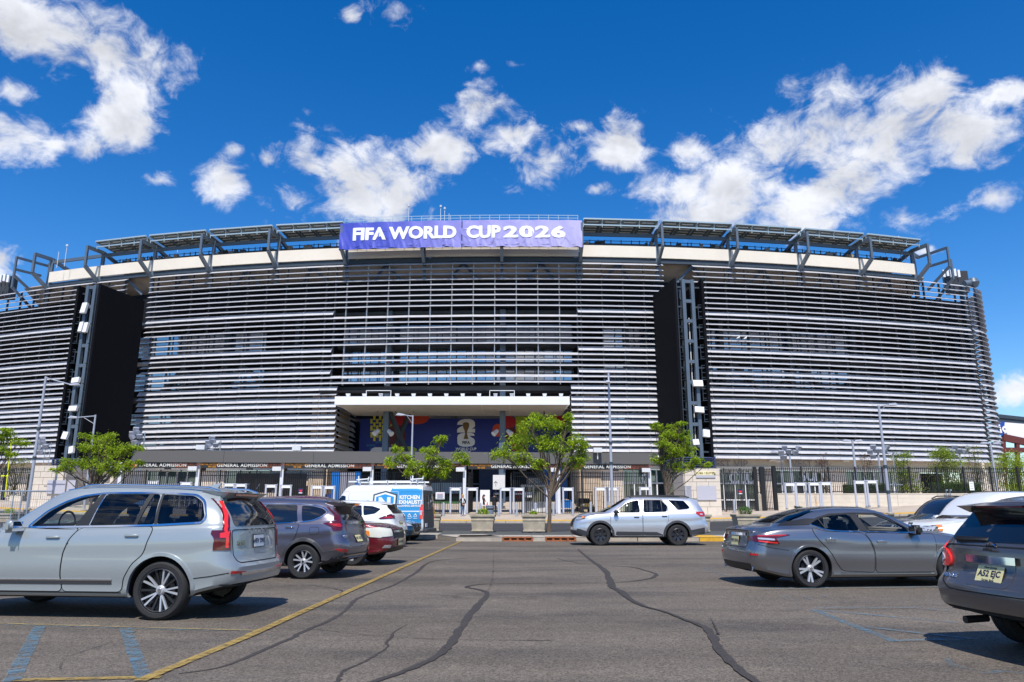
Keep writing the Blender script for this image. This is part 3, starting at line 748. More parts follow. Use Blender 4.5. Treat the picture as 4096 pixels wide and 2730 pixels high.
# ------------------------------------------------------------------ roof edge: cream parapet, brackets, solar canopies
BRX = [-59.6, -51.6, -44.0, -36.05, -27.7, -19.2, -10.1, -1.15, 7.8, 16.85, 25.55, 34.1, 42.2, 50.1]
BRA = [arc_of(x) for x in BRX]
for i in range(len(BRA) - 1):
    a0, a1 = BRA[i] + .16, BRA[i + 1] - .16
    arc_wall('parapet_panel', a0, a1, .25, 29.72, 31.1, 'parapet_cream', th=.25, step=2.5)
    arc_wall('edge_beam', a0, a1, .05, 29.15, 29.62, 'steel_dark', th=.3, step=2.5)
for i, a in enumerate(BRA):
    b = MB()
    covered = AC0 - 1 < a < AC1 + 2
    A, B, C, Dd = fp(a, 0, 32.9), fp(a, 2.4, 32.55), fp(a, 2.4, 30.4), fp(a, .1, 28.9)
    b.bar(fp(a, -.1, 27.0), fp(a, -.1, 33.0), .34, .34)
    if not covered or i in (5, 8):
        b.bar(A, B + Vector((0, 0, .3)), .26, .42, up=(0, 0, 1)); b.bar(B + Vector((0, 0, .4)), C, .26, .3); b.bar(C, Dd, .3, .42)
        b.bar(A, fp(a, -4.5, 31.6), .26, .45)
    else:
        b.bar(fp(a, 1.9, 30.3), fp(a, .1, 28.9), .34, .5); b.bar(A, fp(a, 2.0, 32.7), .26, .4); b.bar(fp(a, 1.9, 30.2), fp(a, 2.0, 32.9), .2, .2)
    b.build('bracket', 'steel_grey', stad)
# vees under the seating between the brackets
for a0, a1 in zip(BRA[:-1], BRA[1:]):
    m_ = (a0 + a1) / 2; b = MB()
    b.bar(fp(m_, -.4, 29.1), fp(m_ - 1.7, -1.2, 27.3), .22, .3); b.bar(fp(m_, -.4, 29.1), fp(m_ + 1.7, -1.2, 27.3), .22, .3); b.build('vee_strut', 'steel_grey', stad)
for i in range(len(BRA) - 1):
    a0, a1 = BRA[i], BRA[i + 1]
    b = MB()
    for o, z, h_ in ((-.1, 32.55, .4), (-4.3, 31.4, .4), (-4.5, 32.4, .18), (-4.5, 31.9, .12)):
        b.bar(fp(a0, o, z), fp(a1, o, z), .22, h_)
    b.build('roof_beam', 'steel_grey' , stad)
    if i == 0: continue
    if AC0 - 1 < (a0 + a1) / 2 < AC1 + 1:
        pass
    else:
        s0, s1 = a0 + .35, a1 - .15
        cn = empty('solar_canopy', (0, 0, 0)); cn.parent = stad; ORG[cn.name] = org(stad)
        b = MB(); b.hexa([fp(s0, 1.6, 33.75), fp(s1, 1.6, 33.75), fp(s1, -1.9, 33.35), fp(s0, -1.9, 33.35), fp(s0, 1.6, 33.85), fp(s1, 1.6, 33.85), fp(s1, -1.9, 33.45), fp(s0, -1.9, 33.45)]); b.build('panel_sheet', 'solar_under', cn)
        b = MB()
        for o, z in ((1.62, 33.8), (-1.95, 33.4), (1.3, 33.2)): b.bar(fp(s0, o, z), fp(s1, o, z), .12, .16)
        for j in range(5):
            a = s0 + (s1 - s0) * j / 4
            b.bar(fp(a, 1.62, 33.72), fp(a, -1.95, 33.32), .1, .14); b.bar(fp(a, 1.4, 33.7), fp(a, 1.3, 32.9), .09, .09)
        b.build('panel_frame', 'solar_light', cn)
        for j in range(4):
            for r_ in range(5):
                a = s0 + (s1 - s0) * (j + .18) / 4; c = s0 + (s1 - s0) * (j + .82) / 4; o = 1.2 - r_ * .62; z = 33.75 - (1.6 - o) * .114 - .1
                bb = MB(); bb.bar(fp(a, o, z), fp(c, o, z), .1, .1); bb.build('slat', 'dull_white', cn)
    # walkway clutter: posts, rails, equipment, backs of seats
    b = MB()
    for j in range(9):
        a = a0 + (a1 - a0) * (j + rnd.uniform(.1, .9)) / 9
        b.box(fp(a, -2.2, 32.1), (.09, .09, 1.2)); 
    for z in (32.6, 32.25, 31.95): b.bar(fp(a0, -2.2, z), fp(a1, -2.2, z), .05, .06)
    b.build('walkway_rail', 'steel_dark', stad)
    for j in range(6):
        a = a0 + (a1 - a0) * rnd.random(); w_ = rnd.uniform(.3, .9); p = fp(a, -1.6, 31.75)
        b = MB(); b.box(p, (w_, .4, rnd.uniform(.7, 1.2))); b.build('equipment_box', rnd.choice(['mid_dark', 'sign_grey', 'steel_dark', 'beige_soffit']), stad)
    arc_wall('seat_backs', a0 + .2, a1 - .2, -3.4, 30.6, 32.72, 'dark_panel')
    arc_wall('catwalk', a0 + .2, a1 - .2, -1.0, 31.45, 31.68, 'steel_dark', th=1.2)
# antennas and lamps on the roof edge
for u, v, h_, ball in ((262, 1030, 1.3, 1), (232, 1035, .9, 0), (713, 978, .8, 0), (3600, 1000, 1.4, 1), (3622, 1005, 1.0, 0), (3538, 985, 1.0, 0), (1634, 882, 1.6, 1), (1762, 878, 1.4, 1), (1778, 880, 1.2, 1), (1796, 880, .8, 0)):
    p = atY(u, v, 83.5 if 1000 < u < 3000 else 88.5); b = MB()
    b.tube([p - Vector((0, 0, 1.2)), p + Vector((0, 0, h_))], .035, 6)
    if ball: b.lathe([(.0, h_ + .1), (.13, h_ + .15), (.14, h_ + .35), (0, h_ + .45)], 8, c=p)
    b.build('antenna', 'dull_white', stad)
# equipment at both roof corners
for sgn, u0, v0 in ((1, 3800, 1130), (-1, 40, 1150)):
    p = atY(u0, v0, 96); r_ = MB(); r_.box(p + Vector((1.5 * sgn, 1, .2)), (2.4, 1.6, 3.0)); r_.build('plant_screen', 'mid_dark', stad)
    for j in range(5):
        b = MB(); b.box(p + Vector((-1.5 + j * .5, -1.3, .8 + (j % 2) * .15)), (.3, .25, 1.0)); b.build('panel_antenna', 'white_paint', stad)
    b = MB()
    for j in range(5): b.tube([p + Vector((-1.5 + j * .5, -1, -1.5)), p + Vector((-1.5 + j * .5, -1, 1.3))], .06, 6)
    b.build('antenna_frame', 'steel_dark', stad)
p = atY(3893, 1132, 93); b = MB(); b.lathe([(0, -.75), (.5, -.55), (.75, 0), (.5, .55), (0, .75)], 14, c=p); b.tube([p, p + Vector((-1.2, 0, -.2))], .5, 10); b.tube([p, p + Vector((0, 0, -4))], .15, 8); b.build('radome', 'steel_grey', stad, smooth=40)
# big end frames of the roof structure
for a, da in ((BRA[0] - 3.2, -1), (BRA[-1] + 3.0, 1)):
    b = MB()
    for o, zt in ((1.8, 32.2), (1.0, 31.0)):
        aa = a + da * (1.8 - o) * 1.5
        b.bar(fp(aa, -2, 33 - (1.8 - o) * 1.5), fp(aa, o + .6, zt + .6), .2, .3); b.bar(fp(aa, o + .6, zt + .7), fp(aa, o + .6, zt - 1.9), .2, .25); b.bar(fp(aa, o + .6, zt - 1.8), fp(aa, -1.2, zt - 3.8), .2, .3)
    b.bar(fp(a - da * 3, -.1, 32.6), fp(a, -2, 33), .3, .4); b.tube([fp(a - da * 2.6, -.4, 27), fp(a - da * 2.6, -.4, 33)], .3, 8)
    b.build('end_frame', 'steel_grey', stad)

# ------------------------------------------------------------------ banner over the entrance
banner = empty('banner', fp(arc_of(-5.8), 2.6, 30.0), label='long lavender and blue banner with white lettering hung on the stadium roof edge', cat='banner', world=True)
m, t, b_ = mat_nodes('banner_cloth')
tcn = t.nodes.new('ShaderNodeTexCoord'); sx = t.nodes.new('ShaderNodeSeparateXYZ'); t.links.new(tcn.outputs['Object'], sx.inputs[0])
mr = t.nodes.new('ShaderNodeMapRange'); mr.inputs[1].default_value = -13.5; mr.inputs[2].default_value = 13.5; t.links.new(sx.outputs[0], mr.inputs[0])
cr = t.nodes.new('ShaderNodeValToRGB'); e = cr.color_ramp.elements
e[0].position = 0.0; e[0].color = (*srgb('#434cb8'), 1); e[1].position = 1.0; e[1].color = (*srgb('#b9b2df'), 1)
for ps, c in ((.22, '#555dc0'), (.42, '#8583cf'), (.6, '#9f99d6')):
    x = e.new(ps); x.color = (*srgb(c), 1)
t.links.new(mr.outputs[0], cr.inputs[0]); t.links.new(cr.outputs[0], b_.inputs['Base Color'])
b_.inputs['Roughness'].default_value = 0.38; b_.inputs['Specular IOR Level'].default_value = .6
wv = t.nodes.new('ShaderNodeTexNoise'); wv.inputs['Scale'].default_value = .9; wv.inputs['Detail'].default_value = 5; wv.inputs['Distortion'].default_value = .8
mp = t.nodes.new('ShaderNodeVectorMath'); mp.operation = 'MULTIPLY'; mp.inputs[1].default_value = (1.6, 1, .7); t.links.new(tcn.outputs['Object'], mp.inputs[0]); t.links.new(mp.outputs[0], wv.inputs['Vector'])
bp = t.nodes.new('ShaderNodeBump'); bp.inputs['Strength'].default_value = .3; bp.inputs['Distance'].default_value = .2; t.links.new(wv.outputs[0], bp.inputs['Height']); t.links.new(bp.outputs[0], b_.inputs['Normal'])
BA0, BA1 = arc_of(-19.35), arc_of(7.8); BZ0, BZ1 = 30.02, 33.2
def ripple(a, z):
    f = (BZ1 - z) / (BZ1 - BZ0)
    return .05 * math.sin(a * 2.1 + z) + (.06 * math.sin(a * 5.3 + 1.3 * math.sin(a * 1.7) + z * .8) + .04 * math.sin(a * 9.1 + z * 3)) * f ** 1.5
for q, (a0, a1) in enumerate(((BA0, arc_of(-5.6)), (arc_of(-5.5), BA1))):
    b = MB(); nx, nz_ = 150, 22; vs = []
    for i in range(nx + 1):
        for j in range(nz_ + 1):
            a = a0 + (a1 - a0) * i / nx; z = BZ1 + (BZ0 - BZ1) * j / nz_
            zz = z + (.05 * math.sin(a * 3.1) if j == nz_ else 0)
            vs.append(fp(a, 2.55 + ripple(a, z), zz))
    b.add(vs, [(i * (nz_ + 1) + j, i * (nz_ + 1) + j + 1, (i + 1) * (nz_ + 1) + j + 1, (i + 1) * (nz_ + 1) + j) for i in range(nx) for j in range(nz_)])
    b.build('cloth_panel', 'banner_cloth', banner, smooth=180, fix=False)
M('banner_side', '#2b41b0', rough=.6)
for a in (BA0, BA1):
    b = MB(); b.bar(fp(a, 1.9, (BZ0 + BZ1) / 2), fp(a, 2.5, (BZ0 + BZ1) / 2), .06, BZ1 - BZ0); b.build('side_flap', 'banner_side', banner)
arc_wall('banner_backing', BA0 + .1, BA1 - .1, 2.2, BZ0 + .15, BZ1 - .05, 'dark_panel')
def bent_text(s, size, mat, a_c, z, off, parent, bold=.03, xs=1.0, spacing=1.0, width=None, extrude=.01):
    src = text_mesh(s, size, bold=min(bold, .05), xs=xs, spacing=spacing, extrude=extrude)
    me = src.copy(); me.materials.clear(); me.materials.append(MATS[mat])
    bm = bmesh.new(); bm.from_mesh(me)
    if bold > .06:                                        # heavier strokes: the outline laid again, shifted all round
        rr_ = bold - .04
        for q in range(8):
            k0 = len(bm.verts); bm.from_mesh(me); bm.verts.ensure_lookup_table()
            for v in bm.verts[k0:]: v.co += Vector((rr_ * math.cos(q * math.pi / 4), rr_ * .8 * math.sin(q * math.pi / 4), .003 * (q + 1)))
    xsn = [v.co.x for v in bm.verts]; x0, x1 = min(xsn), max(xsn); k = (width / (x1 - x0)) if width else 1.0; mid = (x0 + x1) / 2
    for x in lin(x0, x1, 60)[1:-1]:
        bmesh.ops.bisect_plane(bm, geom=bm.verts[:] + bm.edges[:] + bm.faces[:], plane_co=(x, 0, 0), plane_no=(1, 0, 0))
    for v in bm.verts:
        a = a_c + (v.co.x - mid) * k; zz = z + v.co.y
        v.co = fp(a, 2.55 + ripple(a, zz) + off + v.co.z, zz) - org(parent)
    bm.to_mesh(me); bm.free()
    o = bpy.data.objects.new('lettering', me); COL.objects.link(o); o.parent = parent
    return o
M('letter_white', '#f5f5f8', rough=.5)
bent_text('FIFA WORLD', 1.95, 'letter_white', arc_of(-12.0), 31.72, .035, banner, bold=.088, width=11.7, extrude=.004)
bent_text('CUP', 1.95, 'letter_white', arc_of(-3.15), 31.7, .035, banner, bold=.088, width=3.8, extrude=.004)
bent_text('2026', 1.8, 'letter_white', arc_of(2.5), 31.7, .035, banner, bold=.082, spacing=1.12, width=6.95, extrude=.004)
bent_text('METLIFE STADIUM', 3.0, 'banner_cloth', arc_of(-5.3), 31.2, -.02, banner, bold=.02, width=24.5, extrude=.045)
# rail above the banner
b = MB()
for i in range(25):
    a = BA0 + .4 + (BA1 - BA0 - .8) * i / 24; b.bar(fp(a, 2.2, 33.1), fp(a, 2.2, 33.95), .05, .05)
for z in (33.92, 33.6): b.add(*(lambda pts: ([x for p in pts for x in (p + Vector((0, 0, .03)), p - Vector((0, 0, .03)))], [(2 * i, 2 * i + 1, 2 * i + 3, 2 * i + 2) for i in range(len(pts) - 1)]))([fp(BA0 + .4 + (BA1 - BA0 - .8) * i / 30, 2.2, z) for i in range(31)]))
b.build('roof_railing', 'solar_light', stad)

# ------------------------------------------------------------------ entrance canopy and mural
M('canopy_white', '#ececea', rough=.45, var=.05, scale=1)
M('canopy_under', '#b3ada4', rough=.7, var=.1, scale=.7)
can = MB()
can.hexa([(-18.6, 77, 12.02), (6.05, 77, 12.02), (5.6, 86.5, 12.02), (-17.6, 86.5, 12.02), (-18.6, 77, 12.9), (6.05, 77, 12.9), (5.6, 86.5, 12.9), (-17.6, 86.5, 12.9)])
can.build('entrance_canopy', 'canopy_white', stad)
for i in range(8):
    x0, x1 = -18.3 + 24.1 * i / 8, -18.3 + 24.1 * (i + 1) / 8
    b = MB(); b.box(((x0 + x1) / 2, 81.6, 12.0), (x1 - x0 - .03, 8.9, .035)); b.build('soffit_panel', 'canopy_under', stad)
for i in range(14):
    x = -17.4 + 22.6 * i / 13; b = MB(); b.hexa([Vector((x, 77.9, 13.15)) + Vector(c) for c in ((-.17, -.2, -.1), (.17, -.2, -.1), (.17, .2, -.1), (-.17, .2, -.1), (-.23, -.24, .16), (.23, -.24, .16), (.2, .2, .2), (-.2, .2, .2))]); b.build('canopy_floodlight', 'dull_white', stad)
for x in (-14.1, -1.05):
    b = MB()
    for dx in (-1.3, 1.3): b.bar((x + dx, 77.4, 12.9), (x + dx, 77.4, 13.6), .06, .06)
    b.bar((x - 1.3, 77.4, 13.58), (x + 1.3, 77.4, 13.58), .06, .06); b.build('canopy_rail', 'white_paint', stad)
    if x < -5:
        b = MB(); b.bar((x + .4, 82.4, 12), (x + 2.2, 84.5, 7.5), .45, .45); b.build('brace', 'steel_dark', stad)
        b = MB(); b.bar((x + 2.2, 85.2, 12), (x + .6, 83.3, 7.2), .4, .4); b.build('brace', 'steel_dark', stad)
    for s in (-1, 1):
        p = Vector((x + .55 * s, 81.3, 9.75)); b = MB(); d = Vector((s * .5, -.45, -.5)).normalized()
        b.tube([p, p + d * .7], [.2, .3], 10); b.build('column_speaker', 'dull_white', stad, smooth=40)
M('mural_blue', '#0f2787', rough=.5, var=.1, scale=1); M('mural_yellow', '#d8cf2a', rough=.5); M('mural_red', '#b81e2a', rough=.5); M('mural_maroon', '#5a1220', rough=.5)
M('mural_teal', '#1a5a92', rough=.5); M('mural_lime', '#a8b82a', rough=.5); M('mural_orange', '#cc4424', rough=.5); M('mural_white', '#e6e6ea', rough=.5); M('mural_black', (0.01, 0.01, 0.012), rough=.5); M('mural_gold', '#7a5628', rough=.45, var=.4, scale=8)
MY = 90.0
mural = empty('mural', (-5.5, MY, 7), label='dark blue printed wall graphic with a white emblem under the entrance canopy', cat='mural', world=True)
b = MB(); b.box((-5.5, MY + .1, 9.5), (26, .2, 5.2)); b.build('backing', 'mural_blue', mural)
def mz(u, v, y=MY): return atY(u, v, y)
def patch2(name, poly, mat, y):
    bb = MB(); pts = [mz(u, v, y) for u, v in poly]; bb.prism(pts, (0, 0, 0), (0, .01, 0)); return bb.build(name, mat, mural)
def ell(cx, cy, rx, ry, n=28, a0=0, a1=360): return [(cx + rx * math.cos(R(a0 + (a1 - a0) * i / n)), cy + ry * math.sin(R(a0 + (a1 - a0) * i / n))) for i in range(n if a1 - a0 == 360 else n + 1)]
rr = random.Random(5)
for r_ in range(7):                                   # yellow checker flames
    for c_ in range(9):
        u0 = 1470 + c_ * 11.5; v0 = 1664 + r_ * 13
        if (r_ + c_) % 2 == 0 and u0 > 1466 + (8 - r_) * 2: patch2('check', [(u0, v0), (u0 + 9, v0), (u0 + 9, v0 + 17 + r_), (u0, v0 + 17 + r_)], 'mural_yellow', MY - .02)
for r_ in range(4):
    for c_ in range(8):
        if rr.random() < .55: u0 = 1466 + c_ * 12; v0 = 1752 + r_ * 13; patch2('check', [(u0, v0), (u0 + 11, v0), (u0 + 11, v0 + 9), (u0, v0 + 9)], 'mural_teal', MY - .02)
patch2('shape', ell(1590, 1672, 42, 32), 'mural_red', MY - .03)
patch2('shape', ell(1585, 1745, 40, 46), 'mural_maroon', MY - .04)
patch2('shape', ell(1668, 1672, 48, 26), 'mural_orange', MY - .03)
patch2('shape', ell(1622, 1800, 46, 14), 'mural_lime', MY - .05)
patch2('shape', ell(1990, 1722, 20, 26), 'mural_orange', MY - .03); patch2('shape', ell(2032, 1690, 32, 26), 'mural_red', MY - .04)
patch2('shape', [(2062, 1667), (2112, 1667), (2112, 1812), (2062, 1812)], 'mural_lime', MY - .02); patch2('shape', ell(2045, 1740, 26, 30), 'mural_maroon', MY - .05); patch2('shape', ell(2062, 1790, 18, 16), 'mural_red', MY - .06)
patch2('shape', [(2200, 1662), (2262, 1662), (2270, 1692), (2200, 1700)], 'mural_red', MY - .02)
patch2('sponsor_strip', [(1478, 1812), (1486, 1796), (1500, 1790), (1590, 1790), (1606, 1798), (1612, 1812)], 'mural_white', MY - .07)
# emblem: block two over block six with a gold cup, lettering below
two = [(1828, 1700), (1831, 1690), (1842, 1681), (1858, 1677), (1880, 1677), (1892, 1681), (1899, 1690), (1900, 1700), (1899, 1708), (1888, 1716), (1900, 1716), (1900, 1731), (1828, 1731), (1829, 1718), (1838, 1710), (1856, 1702), (1862, 1697), (1856, 1694), (1850, 1700)]
six = [(1829, 1750), (1832, 1741), (1842, 1735), (1858, 1732), (1884, 1732.5), (1895, 1736), (1899, 1744), (1880, 1744), (1876, 1742), (1884, 1749), (1896, 1756), (1900, 1766), (1898, 1778), (1888, 1786), (1872, 1788), (1852, 1788), (1838, 1784), (1830, 1776)]
patch2('emblem_two', two, 'mural_white', MY - .03); patch2('emblem_six', six, 'mural_white', MY - .03)
cup = [(1851, 1700), (1852, 1694), (1858, 1690), (1864, 1691), (1870, 1690), (1876, 1694), (1877, 1702), (1875, 1712), (1870, 1722), (1868, 1735), (1871, 1748), (1874, 1757), (1854, 1757), (1857, 1748), (1860, 1735), (1858, 1722), (1853, 1712)]
patch2('emblem_cup', cup, 'mural_gold', MY - .06)
def mtext(s, u, v, size, mat, y, **kw): return text(s, size, mat, mural, mz(u, v, y), **kw)
mtext('FIFA', 1864, 1772, .5, 'mural_black', MY - .07, bold=.014)
mtext('WORLD CUP', 1864, 1797, .42, 'mural_white', MY - .04, bold=.014)
mtext('2026', 1864, 1810, .5, 'mural_white', MY - .04, bold=.014, xs=1.3)

# ================================================================== SCREEN TOWERS
M('screen_black', (0.005, 0.0055, 0.008), rough=.8, var=.2, scale=2, spec=.12)
M('tower_black', (0.008, 0.008, 0.009), rough=.5)
M('skirt_navy', '#3a4560', rough=.45, var=.1, scale=2)
def local(p0, d, n):
    return Matrix(((d.x, n.x, 0, p0.x), (d.y, n.y, 0, p0.y), (0, 0, 1, 0), (0, 0, 0, 1)))
def tower(name_label, front, back, side, thick, ztop, boxes):
    """two black screens back to back on a steel frame; front/back: ends of the screen that faces the entrance; side=+1 body lies to +X"""
    F, Bk = Vector((*front, 0)), Vector((*back, 0))
    n = (Bk - F).normalized(); L = (Bk - F).length
    d = Vector((n.y, -n.x, 0)) * side
    if d.x * side < 0: d = -d
    t = empty('screen_tower', (*front, 0), label=name_label, cat='video screen', group='screen towers on the stadium front', world=True)
    m = local(F, d, n)              # x: through the thickness, y: away from the viewer
    z0, z1 = 6.4, ztop
    def B(name, boxes_, mat, par=t):
        b = MB()
        for c, s in boxes_: b.box(c, s, m=m)
        return b.build(name, mat, par)
    H = z1 - z0; zc = (z0 + z1) / 2
    s1 = B('screen', [((.14, L / 2, zc), (.28, L, H))], 'screen_black'); B('screen', [((thick - .14, L / 2, zc), (.28, L, H))], 'screen_black')
    B('screen_edge', [((.3, .06, zc), (.05, .12, H))], 'steel_dark', s1)
    for x in (.36, .66):
        B('column', [((thick * x, .55, zc), (.36, .4, H + .15))], 'steel_grey')
    for x in (.36, .66):
        B('column', [((thick * x, L * .6, zc), (.3, .4, H))], 'steel_dark')
    k = 0
    for z in lin(z0 + 1.2, z1 - .15, 8):
        B('cross_beam', [((thick * .51, .55, z), (thick * .3, .3, .35))], 'steel_grey')
        B('side_beam', [((thick * .18, .7, z - .6), (thick * .3, .2, .18))], 'steel_dark'); B('side_beam', [((thick * .83, .7, z - .6), (thick * .3, .2, .18))], 'steel_dark')
        b = MB()
        b.bar(m @ Vector((thick * .36, .8, z)), m @ Vector((thick * .66, L * .6, z + 1.4)), .12, .12); b.build('diagonal', 'steel_dark', t)
        if k < 7:
            b = MB(); zz = z + .5
            for x in (.80, .93): b.box((thick * x, .3, zz + .5), (.05, .05, 1.5), m=m)
            for q in (0, .5, 1.0, 1.25): b.box((thick * .865, .3, zz + q), (thick * .13, .05, .05), m=m)
            b.box((thick * .87, .45, zz - .25), (thick * .2, .7, .06), m=m); b.build('service_ladder', 'steel_dark', t)
            b = MB()
            for x in (.12, .24): b.box((thick * x, .3, zz + .3), (.045, .045, 1.3), m=m)
            for q in (0, .4, .9): b.box((thick * .18, .3, zz + q), (thick * .12, .045, .045), m=m)
            b.box((thick * .18, .45, zz - .35), (thick * .2, .7, .06), m=m); b.build('service_ladder', 'tower_black', t)
        k += 1
    B('back_plate', [((thick * .5, L - .1, zc), (thick - .6, .12, H))], 'tower_black')
    for x in (.45, .56): 
        b = MB(); b.tube([m @ Vector((thick * x, 1.0, z0)), m @ Vector((thick * x, 1.0, z1 - 4))], .06, 6); b.build('conduit', 'dull_white', t)
    for bx, bz, w_, h_, tilt in boxes:
        b = MB(); mm = m @ Matrix.Translation((thick * bx, .1, bz)) @ Matrix.Rotation(R(tilt), 4, 'Y') @ Matrix.Rotation(R(-12), 4, 'X')
        b.box((0, 0, 0), (w_ * .8, .3, h_ * .8), m=mm); b.build('panel_antenna', 'white_paint', t)
    # louvred skirt under the screens
    b = MB(); b.box((thick / 2, L / 2 + .1, 5.85), (thick - .1, L - .4, 1.05), m=m); b.build('skirt_box', 'tower_black', t)
    for j in range(6):
        z = 5.4 + j * .19
        b = MB(); b.hexa([m @ Vector(p) for p in ((-.05, -.12, z - .04), (thick + .05, -.12, z - .04), (thick + .05, L, z - .04), (-.05, L, z - .04), (.02, .06, z + .09), (thick - .02, .06, z + .09), (thick - .02, L, z + .09), (.02, L, z + .09))])
        b.build('skirt_slat', 'skirt_navy', t)
    B('skirt_post', [((-.02, -.02, 5.9), (.18, .18, 1.25))], 'skirt_navy'); B('skirt_post', [((thick + .02, -.02, 5.9), (.18, .18, 1.25))], 'skirt_navy')
    B('support', [((thick / 2, L * .6, 2.8), (.9, .9, 5.2))], 'steel_dark')
    return t
tower('tall black video screen tower at the right, beside the club entrance', (17.0, 74.4), (16.05, 81.2), 1, 3.3, 25.05,
      [(.62, 13.9, 1.3, .8, 0), (.62, 11.2, 1.2, .75, 4), (.8, 8.8, .85, .95, 6), (.45, 7.9, .8, .7, -4)])
tower('tall black video screen tower at the left, above the pale blue-grey SUV', (-44.4, 76.5), (-42.9, 83.2), -1, 3.0, 25.05,
      [(.6, 22.5, .75, 1.5, 0), (.62, 20.4, .55, 1.4, 3), (.42, 20.3, .55, 1.4, 3), (.55, 14.6, 1.1, .7, 6), (.5, 11.6, 1.2, .65, 0), (.68, 8.8, .8, .95, -5), (.35, 7.3, .65, .9, 12)])

# ================================================================== ADMISSION GATE
M('fascia_grey', '#5f5d5b', rough=.75, var=.06, scale=30, bump=.06, bscale=200)
M('gate_white', '#d9dade', rough=.5, var=.06, scale=3)
M('fence_black', (0.012, 0.012, 0.013), rough=.45)
M('sign_dark', '#2b2827', rough=.5)
M('sign_amber', '#d08a1c', rough=.5); M('sign_rust', '#b0562a', rough=.5); M('sign_letters', '#dcdad2', rough=.5)
GL, GR = Vector((-32.3, 63.55, 0)), Vector((13.05, 66.8, 0))
gd = (GR - GL).normalized(); gn = Vector((gd.y, -gd.x, 0)); GA = math.atan2(gd.y, gd.x); GLEN = (GR - GL).length
def gp(s, o=0.0, z=0.0): return GL + gd * s - gn * o + Vector((0, 0, z))     # o metres behind the gate line
def gs(u):                                        # distance along the gate line seen at pixel column u
    r = ray(u, 2000); t = (GL.y * gd.x - GL.x * gd.y) / (r.y * gd.x - r.x * gd.y)
    return (Vector((r.x, r.y, 0)) * t - GL).dot(gd)
gate = empty('admission_gate', gp(GLEN / 2), label='long grey gate canopy on white posts with signs over picket gates', cat='gate', world=True)
n = 6
for i in range(n):
    s0, s1 = GLEN * i / n + .01, GLEN * (i + 1) / n - .01
    b = MB(); b.hexa([gp(s0, 0, 5.26), gp(s1, 0, 5.26), gp(s1, 2.4, 5.26), gp(s0, 2.4, 5.26), gp(s0, 0, 6.26), gp(s1, 0, 6.26), gp(s1, 2.4, 6.26), gp(s0, 2.4, 6.26)]); b.build('fascia_panel', 'fascia_grey', gate)
GPU = [460, 775, 1116, 1481, 1857, 2238, 2607]
GPS = [gs(u) for u in GPU]
for s in GPS:
    p = gp(s, .5); z0 = gz(p.x, p.y)
    b = MB(); b.box((0, 0, (z0 + 5.26) / 2), (.27, .27, 5.26 - z0), m=Matrix.Translation((p.x, p.y, 0)) @ Matrix.Rotation(GA, 4, 'Z')); b.build('post', 'gate_white', gate)
    b = MB(); b.box((p.x - .35, p.y - .35, 4.75), (.75, .3, .35)); b.build('post_light', 'dull_white', gate)
    b = MB(); b.box((p.x - .3, p.y + 1.2, 4.9), (.3, 1.5, .5)); b.build('post_bracket', 'sign_dark', gate)
for k in range(len(GPS)):
    s0 = GPS[k - 1] if k else GPS[0] - 8.0
    s1 = GPS[k]
    if k == 0: s0 = GPS[0] - .1; continue
    L = s1 - s0
    b = MB(); b.hexa([gp(s0 + .3, .12, 4.78), gp(s1 - .12, .12, 4.78), gp(s1 - .12, .2, 4.78), gp(s0 + .3, .2, 4.78), gp(s0 + .3, .12, 5.25), gp(s1 - .12, .12, 5.25), gp(s1 - .12, .2, 5.25), gp(s0 + .3, .2, 5.25)])
    sg = b.build('sign_board', 'sign_dark', gate)
    rt = (R(90), 0, GA)
    text('GENERAL ADMISSION', .42, 'sign_letters', sg, gp(s0 + L * .51, .105, 5.02), rot=rt, bold=.008, spacing=1.12, width=None) if False else text('GENERAL ADMISSION', .40, 'sign_letters', sg, gp(s0 + L * .53, .105, 5.02), rot=rt, bold=.008, spacing=1.1)
    text('METAL DETECTORS', .22, 'sign_amber', sg, gp(s0 + L * .175, .105, 5.115), rot=rt, bold=.004); text('IN USE', .22, 'sign_amber', sg, gp(s0 + L * .175, .105, 4.9), rot=rt, bold=.004)
    text('NO WEAPONS OF ANY TYPE ARE', .175, 'sign_rust', sg, gp(s0 + L * .87, .105, 5.115), rot=rt, bold=.003); text('PERMITTED AT', .175, 'sign_rust', sg, gp(s0 + L * .805, .105, 4.9), rot=rt, bold=.003); text('STADIUM', .175, 'sign_rust', sg, gp(s0 + L * .945, .105, 4.9), rot=rt, bold=.003)
    b = MB(); b.box(gp(s0 + L * .62, .1, 4.72), (.5, .2, .14)); b.build('security_camera', 'sign_dark', gate)
# picket panels
def pickets(parent, p, q, z0a, z0b, z1, pitch=.165, w_=.042, name='picket_panel', rails=(.12, -.12, -.42), mat='fence_black'):
    p, q = Vector(p), Vector(q); L = (q - p).length; n = max(2, round(L / pitch)); b = MB()
    d = (q - p).normalized(); a = math.atan2(d.y, d.x)
    for i in range(n + 1):
        c = p.lerp(q, i / n); zb = z0a + (z0b - z0a) * i / n + .06
        b.box((0, 0, (zb + z1) / 2), (w_, w_, z1 - zb), m=Matrix.Translation((c.x, c.y, 0)) @ Matrix.Rotation(a, 4, 'Z'))
    for r_ in rails:
        if r_ > 0: b.bar(Vector((p.x, p.y, z0a + r_ + .05)), Vector((q.x, q.y, z0b + r_ + .05)), .045, .05)
        else: b.bar(Vector((p.x, p.y, z1 + r_)), Vector((q.x, q.y, z1 + r_)), .045, .05)
    return b.build(name, mat, parent, kind='stuff')
def fpost(parent, p, z0, z1, w_=.1, mat='fence_black'):
    b = MB(); b.box((p[0], p[1], (z0 + z1) / 2), (w_, w_, z1 - z0)); return b.build('fence_post', mat, parent)
us = [470, 560, 618, 700, 772, 784, 862, 944, 1010, 1108, 1124, 1190, 1300, 1380, 1475, 1490, 1570, 1660, 1760, 1850]
